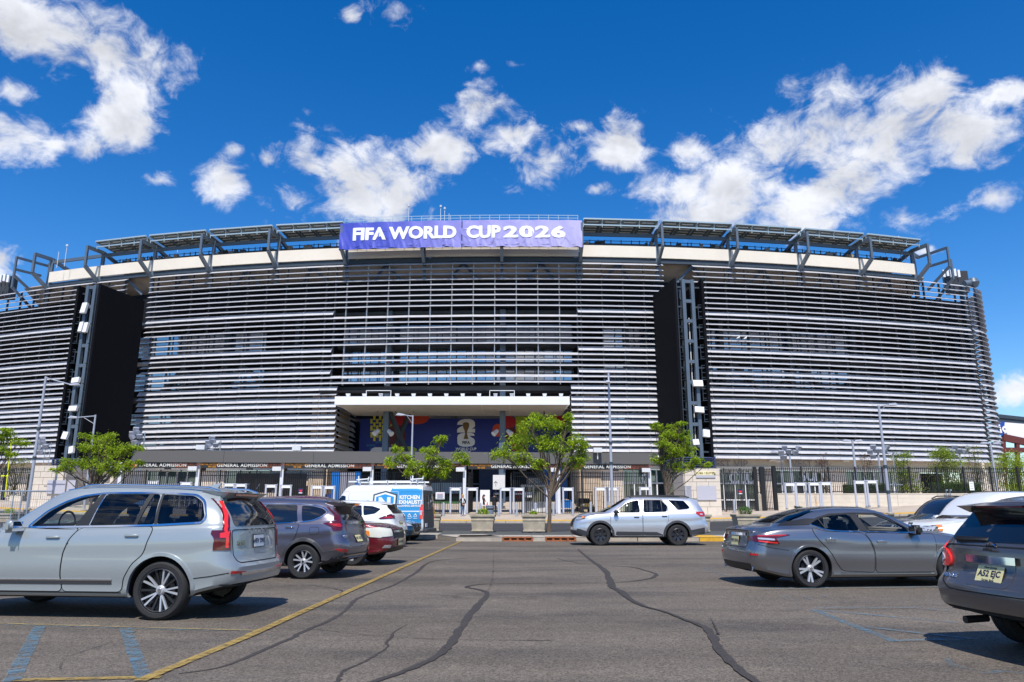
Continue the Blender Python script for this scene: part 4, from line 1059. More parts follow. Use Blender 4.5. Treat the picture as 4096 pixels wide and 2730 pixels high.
us2 = [2058, 2110, 2172, 2232, 2246, 2334, 2420, 2515, 2600, 2616]
for lst in (us, us2):
    for u0, u1 in zip(lst[:-1], lst[1:]):
        s0, s1 = gs(u0), gs(u1); p, q = gp(s0, .75), gp(s1, .75)
        pickets(gate, p, q, gz(p.x, p.y), gz(q.x, q.y), 4.62)
        fpost(gate, p, gz(p.x, p.y), 4.66, .09)
    fpost(gate, q, gz(q.x, q.y), 4.66, .09)
p = gp(gs(1872), .8); pickets(gate, p, p + Vector((.25, 3.4, 0)), gz(p.x, p.y), gz(p.x, p.y), 4.6, pitch=.13)       # leaf swung open
p = gp(gs(2050), .8); pickets(gate, p, p + Vector((-.1, 3.2, 0)), gz(p.x, p.y), gz(p.x, p.y), 4.6, pitch=.13)
# folded lamps on top of the canopy
for u, v in ((1188, 1799), (2390, 1806), (805, 1795)):
    p = atY(u, v, 66.0); b = MB(); b.box(p + Vector((0, 0, .1)), (.75, .5, .4), m=None); b.tube([p, p - Vector((0, 0, .7))], .05, 6); b.build('canopy_top_lamp', 'dull_white', gate)

# ------------------------------------------------------------------ what stands inside the gate
M('turf', (0.045, 0.13, 0.035), rough=.9, var=.25, scale=3, bump=.3, bscale=80)
M('navy_wall', '#14284f', rough=.5, var=.15, scale=1); M('bright_blue', '#1769b5', rough=.45); M('grey_wall', '#5c5a58', rough=.8, var=.1, scale=3)
def ramp_z(x, y): return gz(x, 66) + max(0, y - 66) * .068
sheet('entrance_ramp', lin(-19.8, 6.6, 10), lin(66.2, 99, 10), lambda x, y: ramp_z(x, y) + .01, 'concrete')
sheet('turf', lin(-14.5, -4.6, 6), lin(80, 98, 6), lambda x, y: ramp_z(x, y) + .03, 'turf', kind='stuff')
b = MB(); b.add([(-9, 80.2, ramp_z(0, 80.2) + .05), (-8.85, 80.2, ramp_z(0, 80.2) + .05), (-6.2, 97, ramp_z(0, 97) + .05), (-6.4, 97, ramp_z(0, 97) + .05)], [(0, 1, 2, 3)]); b.build('turf_line', 'white_paint', bpy.data.objects['turf'])
inner = [(-19.9, -16.9, 'dark_wall', 96), (-16.9, -11.0, 'grey_wall', 97.5), (-11.0, -5.9, 'grey_wall', 96), (-5.9, -4.1, 'dark_wall', 94), (-4.1, -1.3, 'navy_wall', 93.5), (-1.3, 3.4, 'dark_wall', 95), (3.4, 6.6, 'bright_blue', 90)]
for x0, x1, mt, y in inner:
    b = MB(); b.box(((x0 + x1) / 2, y, 5.0), (x1 - x0, .3, 8.0)); b.build('inner_partition', mt, stad)
b = MB(); b.box((-6.5, 99.5, 7), (40, .4, 16)); b.build('inner_back_wall', 'dark_wall', stad)
for k in range(20):
    b = MB(); b.box((-16.8 + k * .29, 97.2, 4.8), (.06, .1, 6.5)); b.build('corrugation', 'mid_dark', stad)
b = MB(); b.box((-5.0, 93.8, 5), (.12, .1, 6)); b.box((-5.0, 93.8, 4.4), (1.7, .1, .1)); b.build('window_bars', 'sign_grey', stad)
b = MB(); b.box((-10.2, 94, 3.9), (9.5, .25, 1.3)); b.build('white_hoarding', 'dull_white', stad)
# blue framed opening, dark shops and stairs left of the passage
def slab(name, x0, x1, y, z0, z1, mat, th=.25, par=None):
    b = MB(); b.box(((x0 + x1) / 2, y, (z0 + z1) / 2), (x1 - x0, th, z1 - z0)); return b.build(name, mat, par or stad)
slab('blue_frame', -19.0, -18.2, 79.5, .9, 5.2, 'bright_blue', .8); slab('blue_frame', -16.5, -16.0, 79.5, .9, 5.2, 'bright_blue', .8); slab('blue_frame', -18.3, -16.4, 79.6, .9, 2.7, 'bright_blue', .4)
slab('poster_panel', -18.2, -16.5, 79.7, 2.7, 5.2, 'sign_grey', .3)
slab('dark_recess', -30.2, -22.6, 82.5, .9, 5.2, 'dark_wall', .3)
M('graphic_blue', '#27438f', rough=.5)
slab('graphic_panel', -21.8, -20.9, 79.9, 1.0, 2.6, 'graphic_blue', .1); slab('graphic_panel', -20.2, -19.2, 79.9, 1.0, 2.9, 'graphic_blue', .1)
for x in (-28.5, -25.6):
    st_ = empty('stair_flight', (x, 73, .9), world=True, label='grey stair flight with handrails behind the pickets, %s' % ('left one' if x < -27 else 'right one'), cat='stairs', group='stairs behind the gate')
    for k in range(12):
        b = MB(); b.box((x + .9, 73 + k * .3, 1.0 + k * .17), (1.9, .34, .18)); b.build('step', 'concrete', st_)
    for dx in (0, 1.8):
        b = MB(); b.tube([(x + dx, 72.8, 1.8), (x + dx, 76.5, 3.9)], .035, 6); b.tube([(x + dx, 72.8, .9), (x + dx, 72.8, 1.85)], .03, 6); b.tube([(x + dx, 76.4, 2.9), (x + dx, 76.4, 3.85)], .03, 6); b.build('handrail', 'steel_grey', st_)
# ticket scanners' white kiosk, security booth, trailers
bt = empty('security_booth', gp(gs(2150), 3.0), label='small glazed security booth with white base behind the pickets', cat='booth', world=True)
c = gp(gs(2148), 3.2); z0 = gz(c.x, c.y)
b = MB(); b.box((c.x, c.y, z0 + .55), (2.1, 1.6, 1.1)); b.build('base', 'white_paint', bt)
b = MB(); b.box((c.x, c.y, z0 + 1.75), (1.95, 1.45, 1.3)); b.build('glazing', 'clear_grey_glass', bt)
b = MB(); b.box((c.x, c.y, z0 + 2.5), (2.3, 1.8, .2)); b.build('roof', 'dull_white', bt)
for dx in (-1, 0, 1):
    b = MB(); b.box((c.x + dx * .98, c.y - .75, z0 + 1.75), (.09, .09, 1.3)); b.build('frame_post', 'dull_white', bt)
b = MB(); b.box((c.x + .2, c.y - .5, z0 + 2.95), (1.5, .06, .6)); sg = b.build('sign', 'sign_grey', bt)
text('STADIUM', .28, 'sign_white', sg, (c.x + .2, c.y - .54, z0 + 3.08), bold=.004); text('SECURITY', .28, 'sign_white', sg, (c.x + .2, c.y - .54, z0 + 2.8), bold=.004)
b = MB(); b.box((c.x - .55, c.y - 1.6, z0 + 1.7), (.7, .03, .48)); b.build('notice', 'white_paint', bt)
kx = atY(1996, 1930, 72); kb = empty('electrical_cabinet', (kx.x, kx.y, gz(0, 72)), label='white cabinet with an arrow sign mounted on a column inside the gate', cat='cabinet', world=True)
b = MB(); b.box((kx.x, kx.y, kx.z), (1.15, .6, 1.35)); b.build('case', 'white_paint', kb)
b = MB(); b.box((kx.x + .2, kx.y + .5, kx.z), (.45, .45, 7.6)); b.build('column', 'steel_grey', kb)
b = MB(); b.bar((kx.x - .3, kx.y - .33, kx.z - .35), (kx.x - .3, kx.y - .33, kx.z + .1), .05, .02); b.bar((kx.x - .45, kx.y - .33, kx.z - .05), (kx.x - .3, kx.y - .33, kx.z + .12), .05, .02); b.bar((kx.x - .15, kx.y - .33, kx.z - .05), (kx.x - .3, kx.y - .33, kx.z + .12), .05, .02); b.build('arrow_sign', 'sign_grey', kb)
M('red_sign', '#d2323c', rough=.5)
for u0, u1, lab in ((1982, 2020, 'grey kiosk counter with black wave printed skirt inside the gate'), (2060, 2094, 'black kiosk with a red dot inside the right walk-through frame')):
    a_, c_ = atY(u0, 2003, 84), atY(u1, 1953, 84); t_ = empty('kiosk', ((a_.x + c_.x) / 2, 84, a_.z), label=lab, cat='kiosk', world=True)
    w_ = c_.x - a_.x; hz = c_.z - a_.z; xm = (a_.x + c_.x) / 2
    b = MB(); b.box((xm, 84.6, a_.z + hz * .25), (w_, 1.2, hz * .5)); b.build('skirt', 'tower_black', t_)
    b = MB(); b.box((xm, 84.8, a_.z + hz * .76), (w_, .8, hz * .48)); b.build('body', 'sign_grey', t_)
    b = MB(); b.box((xm, 84.4, a_.z + hz * .52), (w_ + .1, 1.4, .08)); b.build('counter', 'white_paint', t_)
    for j in range(2):
        b = MB(); b.box((xm + (j - .5) * w_ * .5, 84.36, a_.z + hz * .8), (w_ * .36, .05, hz * .25)); b.build('display', 'dark_panel', t_)
    b = MB(); b.box((xm, 84.33, a_.z + hz * .6), (.4, .04, .25)); b.build('notice', 'red_sign', t_)
    b = MB(); pts = [(xm - w_ * .45 + w_ * .9 * i / 14, 83.97, a_.z + hz * .25 + .22 * (-1) ** i * rnd.random()) for i in range(15)]; b.tube(pts, .025, 4); b.build('wave_print', 'white_paint' if u0 < 2000 else 'red_sign', t_)
a_ = atY(1940, 2000, 79); bxo = MB(); bxo.box((a_.x, 79, 2.55), (1.0, .7, 1.5)); bxo.build('utility_box', 'white_paint', label='plain white utility box standing on the turf', cat='box')
# tub sign on the fence by the van
def sign_board(u0, v0, u1, v1, Y, lab, mat='white_paint', leg=None):
    a_, c_ = atY(u0, v0, Y), atY(u1, v1, Y); b = MB(); b.box(((a_.x + c_.x) / 2, Y, (a_.z + c_.z) / 2), (abs(c_.x - a_.x), .04, abs(c_.z - a_.z)))
    r_ = empty('notice_sign', ((a_.x + c_.x) / 2, Y, gz(a_.x, Y)), label=lab, cat='sign', world=True)
    b.build('board', mat, r_)
    return r_, a_, c_
r_, a_, c_ = sign_board(1743, 1970, 1778, 1998, 65.0, 'white notice board with grey lines of print beside the van')
for i in range(7):
    b = MB(); b.box(((a_.x + c_.x) / 2, 64.96, c_.z + (a_.z - c_.z) * (.12 + .11 * i)), (.66 - .1 * (i % 3), .01, .02)); b.build('print_line', 'sign_grey' if i < 6 else 'red_sign', r_)
for u, v, Y, lab in ((1203, 1965, 65.2, 'navy and red warning sign hung on the gate beside the stairs'), (2961, 1968, 66.1, 'navy and red warning sign hung on the club gate')):
    r_, a_, c_ = sign_board(u - 9, v - 11, u + 9, v + 11, Y, lab, 'navy_wall')
    xm, zm = (a_.x + c_.x) / 2, (a_.z + c_.z) / 2
    b = MB(); b.prism([(xm - .17, Y - .03, zm + .1), (xm + .17, Y - .03, zm + .1), (xm + .06, Y - .03, zm - .1), (xm - .06, Y - .03, zm - .1)], (0, 0, 0), (0, .01, 0)); b.build('red_print', 'red_sign', r_)
    b = MB(); b.box((xm, Y - .03, zm - .16), (.3, .01, .07)); b.build('white_print', 'white_paint', r_)

# ------------------------------------------------------------------ walk-through metal detectors
M('detector_grey', '#b9bcc6', rough=.45); M('detector_foot', '#8d9097', rough=.6)
def make_detector():
    t = empty('metal_detector', (0, 0, 0))
    for s in (-1, 1):
        b = MB(); b.tube([(s * .42, 0, .12), (s * .42, 0, 2.16)], .085, 10); b.build('upright', 'detector_grey', t, smooth=40)
        b = MB(); b.tube([(s * .42, 0, 0), (s * .42, 0, .14)], .11, 10); b.build('foot', 'detector_foot', t, smooth=40)
        b = MB(); b.tube([(s * .42, 0, 2.16), (s * .42, 0, 2.25)], .115, 10); b.build('cap', 'detector_grey', t, smooth=40)
    b = MB(); b.box((0, 0, 2.08), (.72, .16, .2)); b.build('head_unit', 'white_paint', t)
    b = MB(); b.box((0, 0, 2.21), (.8, .12, .05)); b.build('top_bar', 'detector_grey', t)
    return t
det0 = make_detector(); first = True
DET = [(602, 64.5, 'behind the pale SUV roof, leftmost'), (735, 64.5, 'behind the pale SUV roof, second from left'), (909, 64.5, 'behind the pale SUV roof antenna'), (957, 64.5, 'behind the rear spoiler of the pale SUV'),
       (1078, 64.5, 'left of the stair-side white post'), (1138, 64.5, 'right of the stair-side white post'), (1263, 64.6, 'before the blue graphic panels, left one'), (1313, 64.6, 'before the blue graphic panels, next to the white van'),
       (1821, 64.7, 'behind the woman in the dark blazer'), (1888, 64.7, 'right of the white post beside the woman'), (2022, 64.9, 'left of the pair before the kiosks'), (2074, 64.9, 'right of the pair before the kiosks'),
       (2207, 65.2, 'behind the trunk of the centre tree'), (2273, 65.2, 'before the blue bins, left of the utility cart'), (2404, 65.4, 'left of the tall lamp pole'), (2453, 65.4, 'right behind the tall lamp pole'), (2582, 65.6, 'last under the canopy beside the end post'),
       (3168, 64.6, 'first before the long low wall'), (3211, 64.6, 'second before the long low wall'), (3265, 64.0, 'third before the long low wall with an orange cord'), (3312, 64.0, 'fourth before the long low wall'), (3449, 64.2, 'fifth before the long low wall, below the hedge'), (3498, 64.2, 'last before the long low wall, left of the right lamp pole')]
for u, Y, where in DET:
    o = det0 if first else copy_tree(det0); first = False
    r = ray(u, 2040); X = r.x / r.y * Y
    o.location = (X, Y, gz(X, Y) + (.06 if u > 3000 else .0)); o.rotation_euler[2] = rnd.uniform(-.06, .06) + (GA if u < 3000 else 0)
    tag(o, 'grey walk-through metal detector ' + where, 'metal detector', 'walk-through metal detectors')
# bollards
M('bollard_grey', '#9aa0aa', rough=.5, var=.1, scale=4)
def make_bollard():
    t = empty('bollard'); b = MB()
    b.lathe([(.1, 0), (.1, 1.0), (.085, 1.05), (.05, 1.08), (0, 1.09)], 14); b.build('post', 'bollard_grey', t, smooth=40)
    b = MB(); b.lathe([(.14, 0), (.14, .03), (.1, .035)], 14); b.build('collar', 'kerb_concrete', t)
    return t
bo0 = make_bollard(); first = True
for u, Y, where in ((1774, 62.8, 'between the van and the woman'), (1921, 62.8, 'left of the grey bin'), (1995, 62.8, 'right of the man in black'), (2067, 62.8, 'before the right kiosk frame'), (2142, 62.8, 'before the security booth'),
                    (2214, 63.0, 'right of the centre tree trunk'), (2291, 63.0, 'before the blue bins'), (2363, 63.0, 'before the utility cart'), (2434, 63.4, 'with a yellow band beside the tall lamp pole'), (2881, 63.2, 'left before the club gate'), (2938, 63.2, 'middle before the club gate'), (2995, 63.2, 'right before the club gate, behind the round shrub')):
    o = bo0 if first else copy_tree(bo0); first = False
    r = ray(u, 2040); X = r.x / r.y * Y; o.location = (X, Y, gz(X, Y)); tag(o, 'grey steel bollard ' + where, 'bollard', 'bollards before the gate')
    if u == 2434:
        b = MB(); b.lathe([(.104, .6), (.104, .78)], 14); k = b.build('band', 'yellow_kerb_paint', o)

# ------------------------------------------------------------------ stone pillars
M('stone_cream', '#d9cdbd', rough=.8, var=.1, scale=1.5, bump=.08, bscale=60); M('stone_rust', '#8d7a68', rough=.9)
M('panel_grey', '#b9b8c2', rough=.55); M('panel_dark', '#5a5a5e', rough=.6); M('sign_cream', '#efe2b4', rough=.5); M('olive_letters', '#7d7436', rough=.5)
def pillar(x0, x1, y0, y1, z0, z1, lab):
    t = empty('stone_pillar', ((x0 + x1) / 2, y0, z0), label=lab, cat='pillar', group='stone gate pillars', world=True)
    b = MB(); b.box(((x0 + x1) / 2, (y0 + y1) / 2, (z0 + z1) / 2), (x1 - x0 - .1, y1 - y0 - .1, z1 - z0 - .05)); b.build('core', 'stone_rust', t)
    hs_ = [.62, .62, .62, .62, .5, .42]; z = z0
    k = (z1 - z0) / sum(hs_)
    for j, h_ in enumerate(hs_):
        h2 = h_ * k; n = 3
        xs = [x0, x0 + (x1 - x0) * (.33 if j % 2 else .22), x0 + (x1 - x0) * (.67 if j % 2 else .6), x1]
        for a, c in zip(xs[:-1], xs[1:]):
            b = MB(); b.box(((a + c) / 2, y0 + .06, z + h2 / 2), (c - a - .025, .22, h2 - .025)); b.build('stone', 'stone_cream', t)
        ys = [y0 + .18, y0 + (y1 - y0) * (.35 if j % 2 else .5), y0 + (y1 - y0) * (.7 if j % 2 else .8), y1]
        for xx in (x0 + .055, x1 - .055):
            for a, c in zip(ys[:-1], ys[1:]):
                b = MB(); b.box((xx, (a + c) / 2, z + h2 / 2), (.21, c - a - .025, h2 - .025)); b.build('stone', 'stone_cream', t)
        z += h2
    b = MB(); b.box(((x0 + x1) / 2, (y0 + y1) / 2, z1 + .04), (x1 - x0 + .1, y1 - y0 + .1, .1)); b.build('cap_stone', 'stone_cream', t)
    return t
PX = pillar(14.25, 17.15, 62.0, 66.2, gz(15.5, 62) + .0, 4.55, 'cream stone pillar with clubs and suites sign, right of the admission gate')
def onp(u0, v0, u1, v1, Y, mat, par, name, th=.05):
    a_, c_ = atY(u0, v0, Y), atY(u1, v1, Y); b = MB(); b.box(((a_.x + c_.x) / 2, Y, (a_.z + c_.z) / 2), (abs(c_.x - a_.x), th, abs(c_.z - a_.z))); return b.build(name, mat, par), (a_ + c_) / 2
o, c = onp(2784, 1886, 2862, 1902, 61.9, 'sign_cream', PX, 'sign_board'); text('CLUBS / SUITES', .235, 'olive_letters', o, c + Vector((-.12, -.035, 0)), bold=.006, spacing=1.08)
b = MB(); b.bar(c + Vector((.6, -.035, .12)), c + Vector((.78, -.035, -.1)), .03, .02); b.bar(c + Vector((.66, -.035, -.11)), c + Vector((.79, -.035, -.11)), .03, .02); b.bar(c + Vector((.785, -.035, .04)), c + Vector((.785, -.035, -.11)), .02, .03); b.build('arrow', 'sign_dark', o)
onp(2784, 1902.5, 2862, 1912, 61.9, 'panel_grey', PX, 'blank_strip'); onp(2786, 1944, 2867, 2001, 61.88, 'panel_grey', PX, 'blank_panel'); o, c = onp(2740, 1945, 2768, 1994, 61.9, 'panel_grey', PX, 'rules_panel'); onp(2736, 1945, 2740, 1990, 61.9, 'panel_dark', PX, 'dark_panel')
for i in range(12):
    b = MB(); b.box((c.x + .03, 61.865, c.z + .48 - i * .085), (.5 - .05 * (i % 4), .01, .02)); b.build('print_line', 'sign_grey', o)
PL = pillar(-39.15, -36.7, 61.5, 65.6, gz(-38, 61.5), 4.75, 'cream stone pillar with grey panels, behind the hood of the pale SUV')
onp(192, 1922, 258, 1976, 61.36, 'panel_grey', PL, 'blank_panel'); onp(272, 1922, 300, 1975, 61.36, 'panel_grey', PL, 'rules_panel'); onp(304, 1923, 307, 1970, 61.36, 'panel_dark', PL, 'dark_panel')
# box office signs leaning beside the pillars
M('box_office_grey', '#7f8a8e', rough=.5)
for x, y, lab in ((17.9, 70, 'grey angled box office sign beside the right stone pillar'), (-40.4, 69.5, 'grey angled box office sign beside the left stone pillar')):
    t = empty('box_office_sign', (x, y, 2.4), label=lab, cat='sign', group='box office signs', world=True)
    zc = 3.3
    b = MB(); s = 1 if x > 0 else -1
    b.prism([(x - .9, y, zc - .5), (x + .9, y, zc - .5), (x + .9, y, zc - .25), (x + .35 * -s + .0, y, zc + .55), (x - .9, y, zc + .55)] if x > 0 else [(x - .9, y, zc - .5), (x + .9, y, zc - .5), (x + .9, y, zc + .6), (x + .6, y, zc + .55), (x - .9, y, zc - .25)], (0, 0, 0), (0, .1, 0)); bd = b.build('board', 'box_office_grey', t)
    text('BOX', .34, 'sign_white', bd, (x, y - .03, zc + .02), bold=.008); text('OFFICE', .34, 'sign_white', bd, (x, y - .03, zc - .3), bold=.008)
    b = MB(); b.tube([(x, y + .1, 1), (x, y + .1, 3)], .06, 8); b.build('post', 'steel_dark', t)

# ------------------------------------------------------------------ fences right and left
fr = empty('club_gate', (21, 66.3, gz(21, 66)), label='black double picket gate before the white club lettering', cat='gate', world=True)
zt = 4.85
for u0, u1 in ((2874, 2902), (2902, 2968), (2968, 3022)):
    a_, c_ = atY(u0, 2000, 66.2), atY(u1, 2000, 66.2); pickets(fr, (a_.x, 66.2, 0), (c_.x, 66.2, 0), gz(a_.x, 66), gz(c_.x, 66), zt, pitch=.15); fpost(fr, (a_.x, 66.2), 1, zt + .05)
for u in (3026, 3052):
    a_ = atY(u, 2000, 66.2); fpost(fr, (a_.x, 66.2), 1, zt + .15, .26)
pickets(fr, (atY(3028, 2000, 66.2).x, 66.2, 0), (atY(3050, 2000, 66.2).x, 66.2, 0), 2.6, 2.6, zt)
a_ = atY(3042, 2000, 66.3); b = MB(); b.box((a_.x, 66.4, 1.9), (.62, .4, 1.5)); b.build('stub_wall', 'kerb_concrete', fr)
fs = empty('side_gate', (23, 66.4, gz(23, 66)), label='narrow black picket gate at the end of the long low wall', cat='gate', world=True)
a_, c_ = atY(3062, 2000, 66.4), atY(3100, 2000, 66.4); pickets(fs, (a_.x, 66.4, 0), (c_.x, 66.4, 0), gz(a_.x, 66), gz(c_.x, 66), 4.9, pitch=.13); pickets(fs, (a_.x + .3, 67.6, 0), (c_.x + .4, 67.6, 0), gz(a_.x, 66), gz(c_.x, 66), 4.8, pitch=.13, name='second_leaf'); fpost(fs, (c_.x + .1, 66.5), 1, 5.1, .28); fpost(fs, (a_.x, 66.4), 1, 5.0, .14)
M('wall_cream', '#d6cbba', rough=.85, var=.12, scale=1.0, bump=.1, bscale=50)
wl = empty('low_wall', (35, 67, 1.2), label='long low cream concrete wall below the black picket fence', cat='wall', world=True)
x0 = atY(3104, 2000, 67).x
for i in range(12):
    xa, xb = x0 + i * 3.6, x0 + (i + 1) * 3.6 - .02
    for j in range(4):
        b = MB(); zz = 1.2 + j * .37; b.box(((xa + xb) / 2, 67.25, zz + .185), (xb - xa, .5, .362)); b.build('wall_course', 'wall_cream', wl)
    b = MB(); b.box(((xa + xb) / 2, 67.25, 2.7), (xb - xa, .56, .06)); b.build('coping', 'wall_cream', wl)
fn = empty('picket_fence', (35, 67.2, 2.7), label='long black picket fence on the low wall at the right', cat='fence', world=True)
xs = [x0 + .1 + i * 2.42 for i in range(17)]
for xa, xb in zip(xs[:-1], xs[1:]):
    pickets(fn, (xa, 67.2, 0), (xb, 67.2, 0), 2.72, 2.72, 5.0, pitch=.17, w_=.042); fpost(fn, (xa, 67.2), 2.72, 5.08, .13)
# left side fence and wall
fl = empty('picket_fence', (-44, 66, 1.5), label='black picket fence at the far left behind the mesh barrier', cat='fence', world=True)
xs = [-54 + i * 2.3 for i in range(7)]
for xa, xb in zip(xs[:-1], xs[1:]):
    pickets(fl, (xa, 66.5, 0), (xb, 66.5, 0), 2.3, 2.3, 4.95, pitch=.16, w_=.042); fpost(fl, (xa, 66.5), 1.4, 5.05, .28)
wl2 = empty('low_wall', (-48, 66, 1.2), label='short cream wall pieces below the left picket fence', cat='wall', world=True)
for xa, xb in ((-56, -48.3), (-44.1, -43.0)):
    b = MB(); b.box(((xa + xb) / 2, 66.6, 1.9), (xb - xa, .5, 1.2)); b.build('wall_block', 'wall_cream', wl2)
pickets(fl, (-48.3, 66.5, 0), (-40.2, 66.5, 0), 1.5, 1.5, 2.3, pitch=.16, rails=(.1,))
# mesh barrier panel at the far left
M('galvanised', '#9aa3ad', rough=.45, metal=.5)
mb = empty('mesh_barrier', (-23, 41, .2), label='galvanised wire mesh barrier panel at the left edge behind the hood', cat='barrier', world=True)
YB = 40.0; bl = atY(-40, 2090, YB); br_ = atY(192, 2090, YB); ztb = atY(190, 1965, YB).z
b = MB()
for x in (bl.x, atY(52, 2000, YB).x, atY(85, 2000, YB).x, atY(113, 2000, YB).x, br_.x): b.tube([(x, YB, .2), (x, YB, ztb)], .032, 8)
b.tube([(bl.x, YB, ztb), (br_.x, YB, ztb)], .035, 8); b.tube([(bl.x, YB, .35), (br_.x, YB, .35)], .03, 8); b.build('frame', 'galvanised', mb)
b = MB(); n = 26
for i in range(n): x = bl.x + (br_.x - bl.x) * i / n; b.bar((x, YB, .35), (x, YB, ztb), .009, .009)
for j in range(7): z = .45 + (ztb - .5) * j / 7; b.bar((bl.x, YB, z), (br_.x, YB, z), .009, .009)
b.build('wire_mesh', 'galvanised', mb, kind='stuff')

# ================================================================== VEHICLES
M('tyre_rubber', (0.018, 0.018, 0.019), rough=.75, bump=.2, bscale=90)
M('plastic_black', (0.014, 0.014, 0.015), rough=.5)
M('plastic_grey', (0.045, 0.046, 0.05), rough=.55)
M('underbody', (0.006, 0.006, 0.006), rough=.9)
M('seam', (0.004, 0.004, 0.004), rough=.8)
M('chrome', (0.75, 0.76, 0.78), rough=.08, metal=1.0)
M('satin_alloy', (0.50, 0.51, 0.53), rough=.42, metal=.45)
M('dark_alloy', (0.05, 0.05, 0.055), rough=.35, metal=.6)
M('tail_red', (0.45, 0.012, 0.015), rough=.12, coat=1.0)
M('tail_bright', (0.85, 0.03, 0.025), rough=.15, coat=1.0)
M('tail_dark', (0.09, 0.006, 0.010), rough=.1, coat=1.0)
M('lamp_clear', (0.55, 0.56, 0.58), rough=.12, coat=1.0, metal=.3)
M('lamp_amber', (0.75, 0.22, 0.02), rough=.2, coat=1.0)
M('glass_tint', (0.006, 0.007, 0.010), rough=.03, spec=.8, ior=1.6, coat=.0)
M('seat_dark', (0.02, 0.02, 0.022), rough=.8); M('seat_tan', (0.35, 0.3, 0.24), rough=.8)
M('plate_white', '#d9dadc', rough=.5); M('plate_cream', '#d8cf9a', rough=.5); M('plate_text', '#1d2340', rough=.5)
def see_glass(name, tint, refl):
    m, t, b = mat_nodes(name)
    tr = t.nodes.new('ShaderNodeBsdfTransparent'); tr.inputs[0].default_value = (*tint, 1)
    gl = t.nodes.new('ShaderNodeBsdfGlossy'); gl.inputs['Roughness'].default_value = .02; gl.inputs['Color'].default_value = (.9, .95, 1, 1)
    fr = t.nodes.new('ShaderNodeFresnel'); fr.inputs[0].default_value = refl
    ms = t.nodes.new('ShaderNodeMixShader'); t.links.new(fr.outputs[0], ms.inputs[0]); t.links.new(tr.outputs[0], ms.inputs[1]); t.links.new(gl.outputs[0], ms.inputs[2])
    t.links.new(ms.outputs[0], t.nodes['Material Output'].inputs['Surface'])
see_glass('glass_light', (.84, .90, .86), 1.42)
see_glass('glass_privacy', (.34, .36, .38), 1.5)
def paint(name, col, metal=.0, rough=.3, flake=.05): return M(name, col, rough=rough, metal=metal, coat=1.0, flake=flake)
paint('paint_thunder', (0.33, 0.365, 0.375), .3, .32); paint('paint_grey_violet', (0.19, 0.175, 0.215), .8, .3); paint('paint_maroon', (0.17, 0.012, 0.022), .35, .3)
paint('paint_white', (0.78, 0.78, 0.77), 0, .3, 0); paint('paint_teal', (0.01, 0.06, 0.11), .6, .3); paint('paint_silver', (0.66, 0.67, 0.70), .7, .34)
paint('paint_gun', (0.25, 0.255, 0.275), .85, .30); paint('paint_black', (0.012, 0.013, 0.018), .3, .25); paint('paint_bronze_grey', (0.125, 0.115, 0.112), .6, .32)
paint('paint_van_blue', (0.035, 0.27, 0.55), 0, .3, 0)

def curve(pts):
    xs = [p[0] for p in pts]; ys = [p[1] for p in pts]; n = len(pts)
    h = [xs[i + 1] - xs[i] for i in range(n - 1)]; d = [(ys[i + 1] - ys[i]) / h[i] for i in range(n - 1)]
    m = [d[0]] + [0 if d[i - 1] * d[i] <= 0 else 2 * d[i - 1] * d[i] / (d[i - 1] + d[i]) for i in range(1, n - 1)] + [d[-1]]
    def f(x):
        if x <= xs[0]: return ys[0]
        if x >= xs[-1]: return ys[-1]
        i = 0
        while x > xs[i + 1]: i += 1
        t = (x - xs[i]) / h[i]
        return (2 * t ** 3 - 3 * t * t + 1) * ys[i] + (t ** 3 - 2 * t * t + t) * h[i] * m[i] + (-2 * t ** 3 + 3 * t * t) * ys[i + 1] + (t ** 3 - t * t) * h[i] * m[i + 1]
    return f
def round_poly(poly, r=.04, n=4):
    out = []; k = len(poly)
    for i in range(k):
        a, b, c = Vector(poly[i - 1]), Vector(poly[i]), Vector(poly[(i + 1) % k])
        u, v = (a - b), (c - b); q = min(r, u.length * .45, v.length * .45)
        if q < 1e-4: out.append(tuple(b)); continue
        p0 = b + u.normalized() * q; p1 = b + v.normalized() * q
        for j in range(n + 1):
            t = j / n; out.append(tuple(p0 * (1 - t) ** 2 + b * 2 * t * (1 - t) + p1 * t * t))
    return out
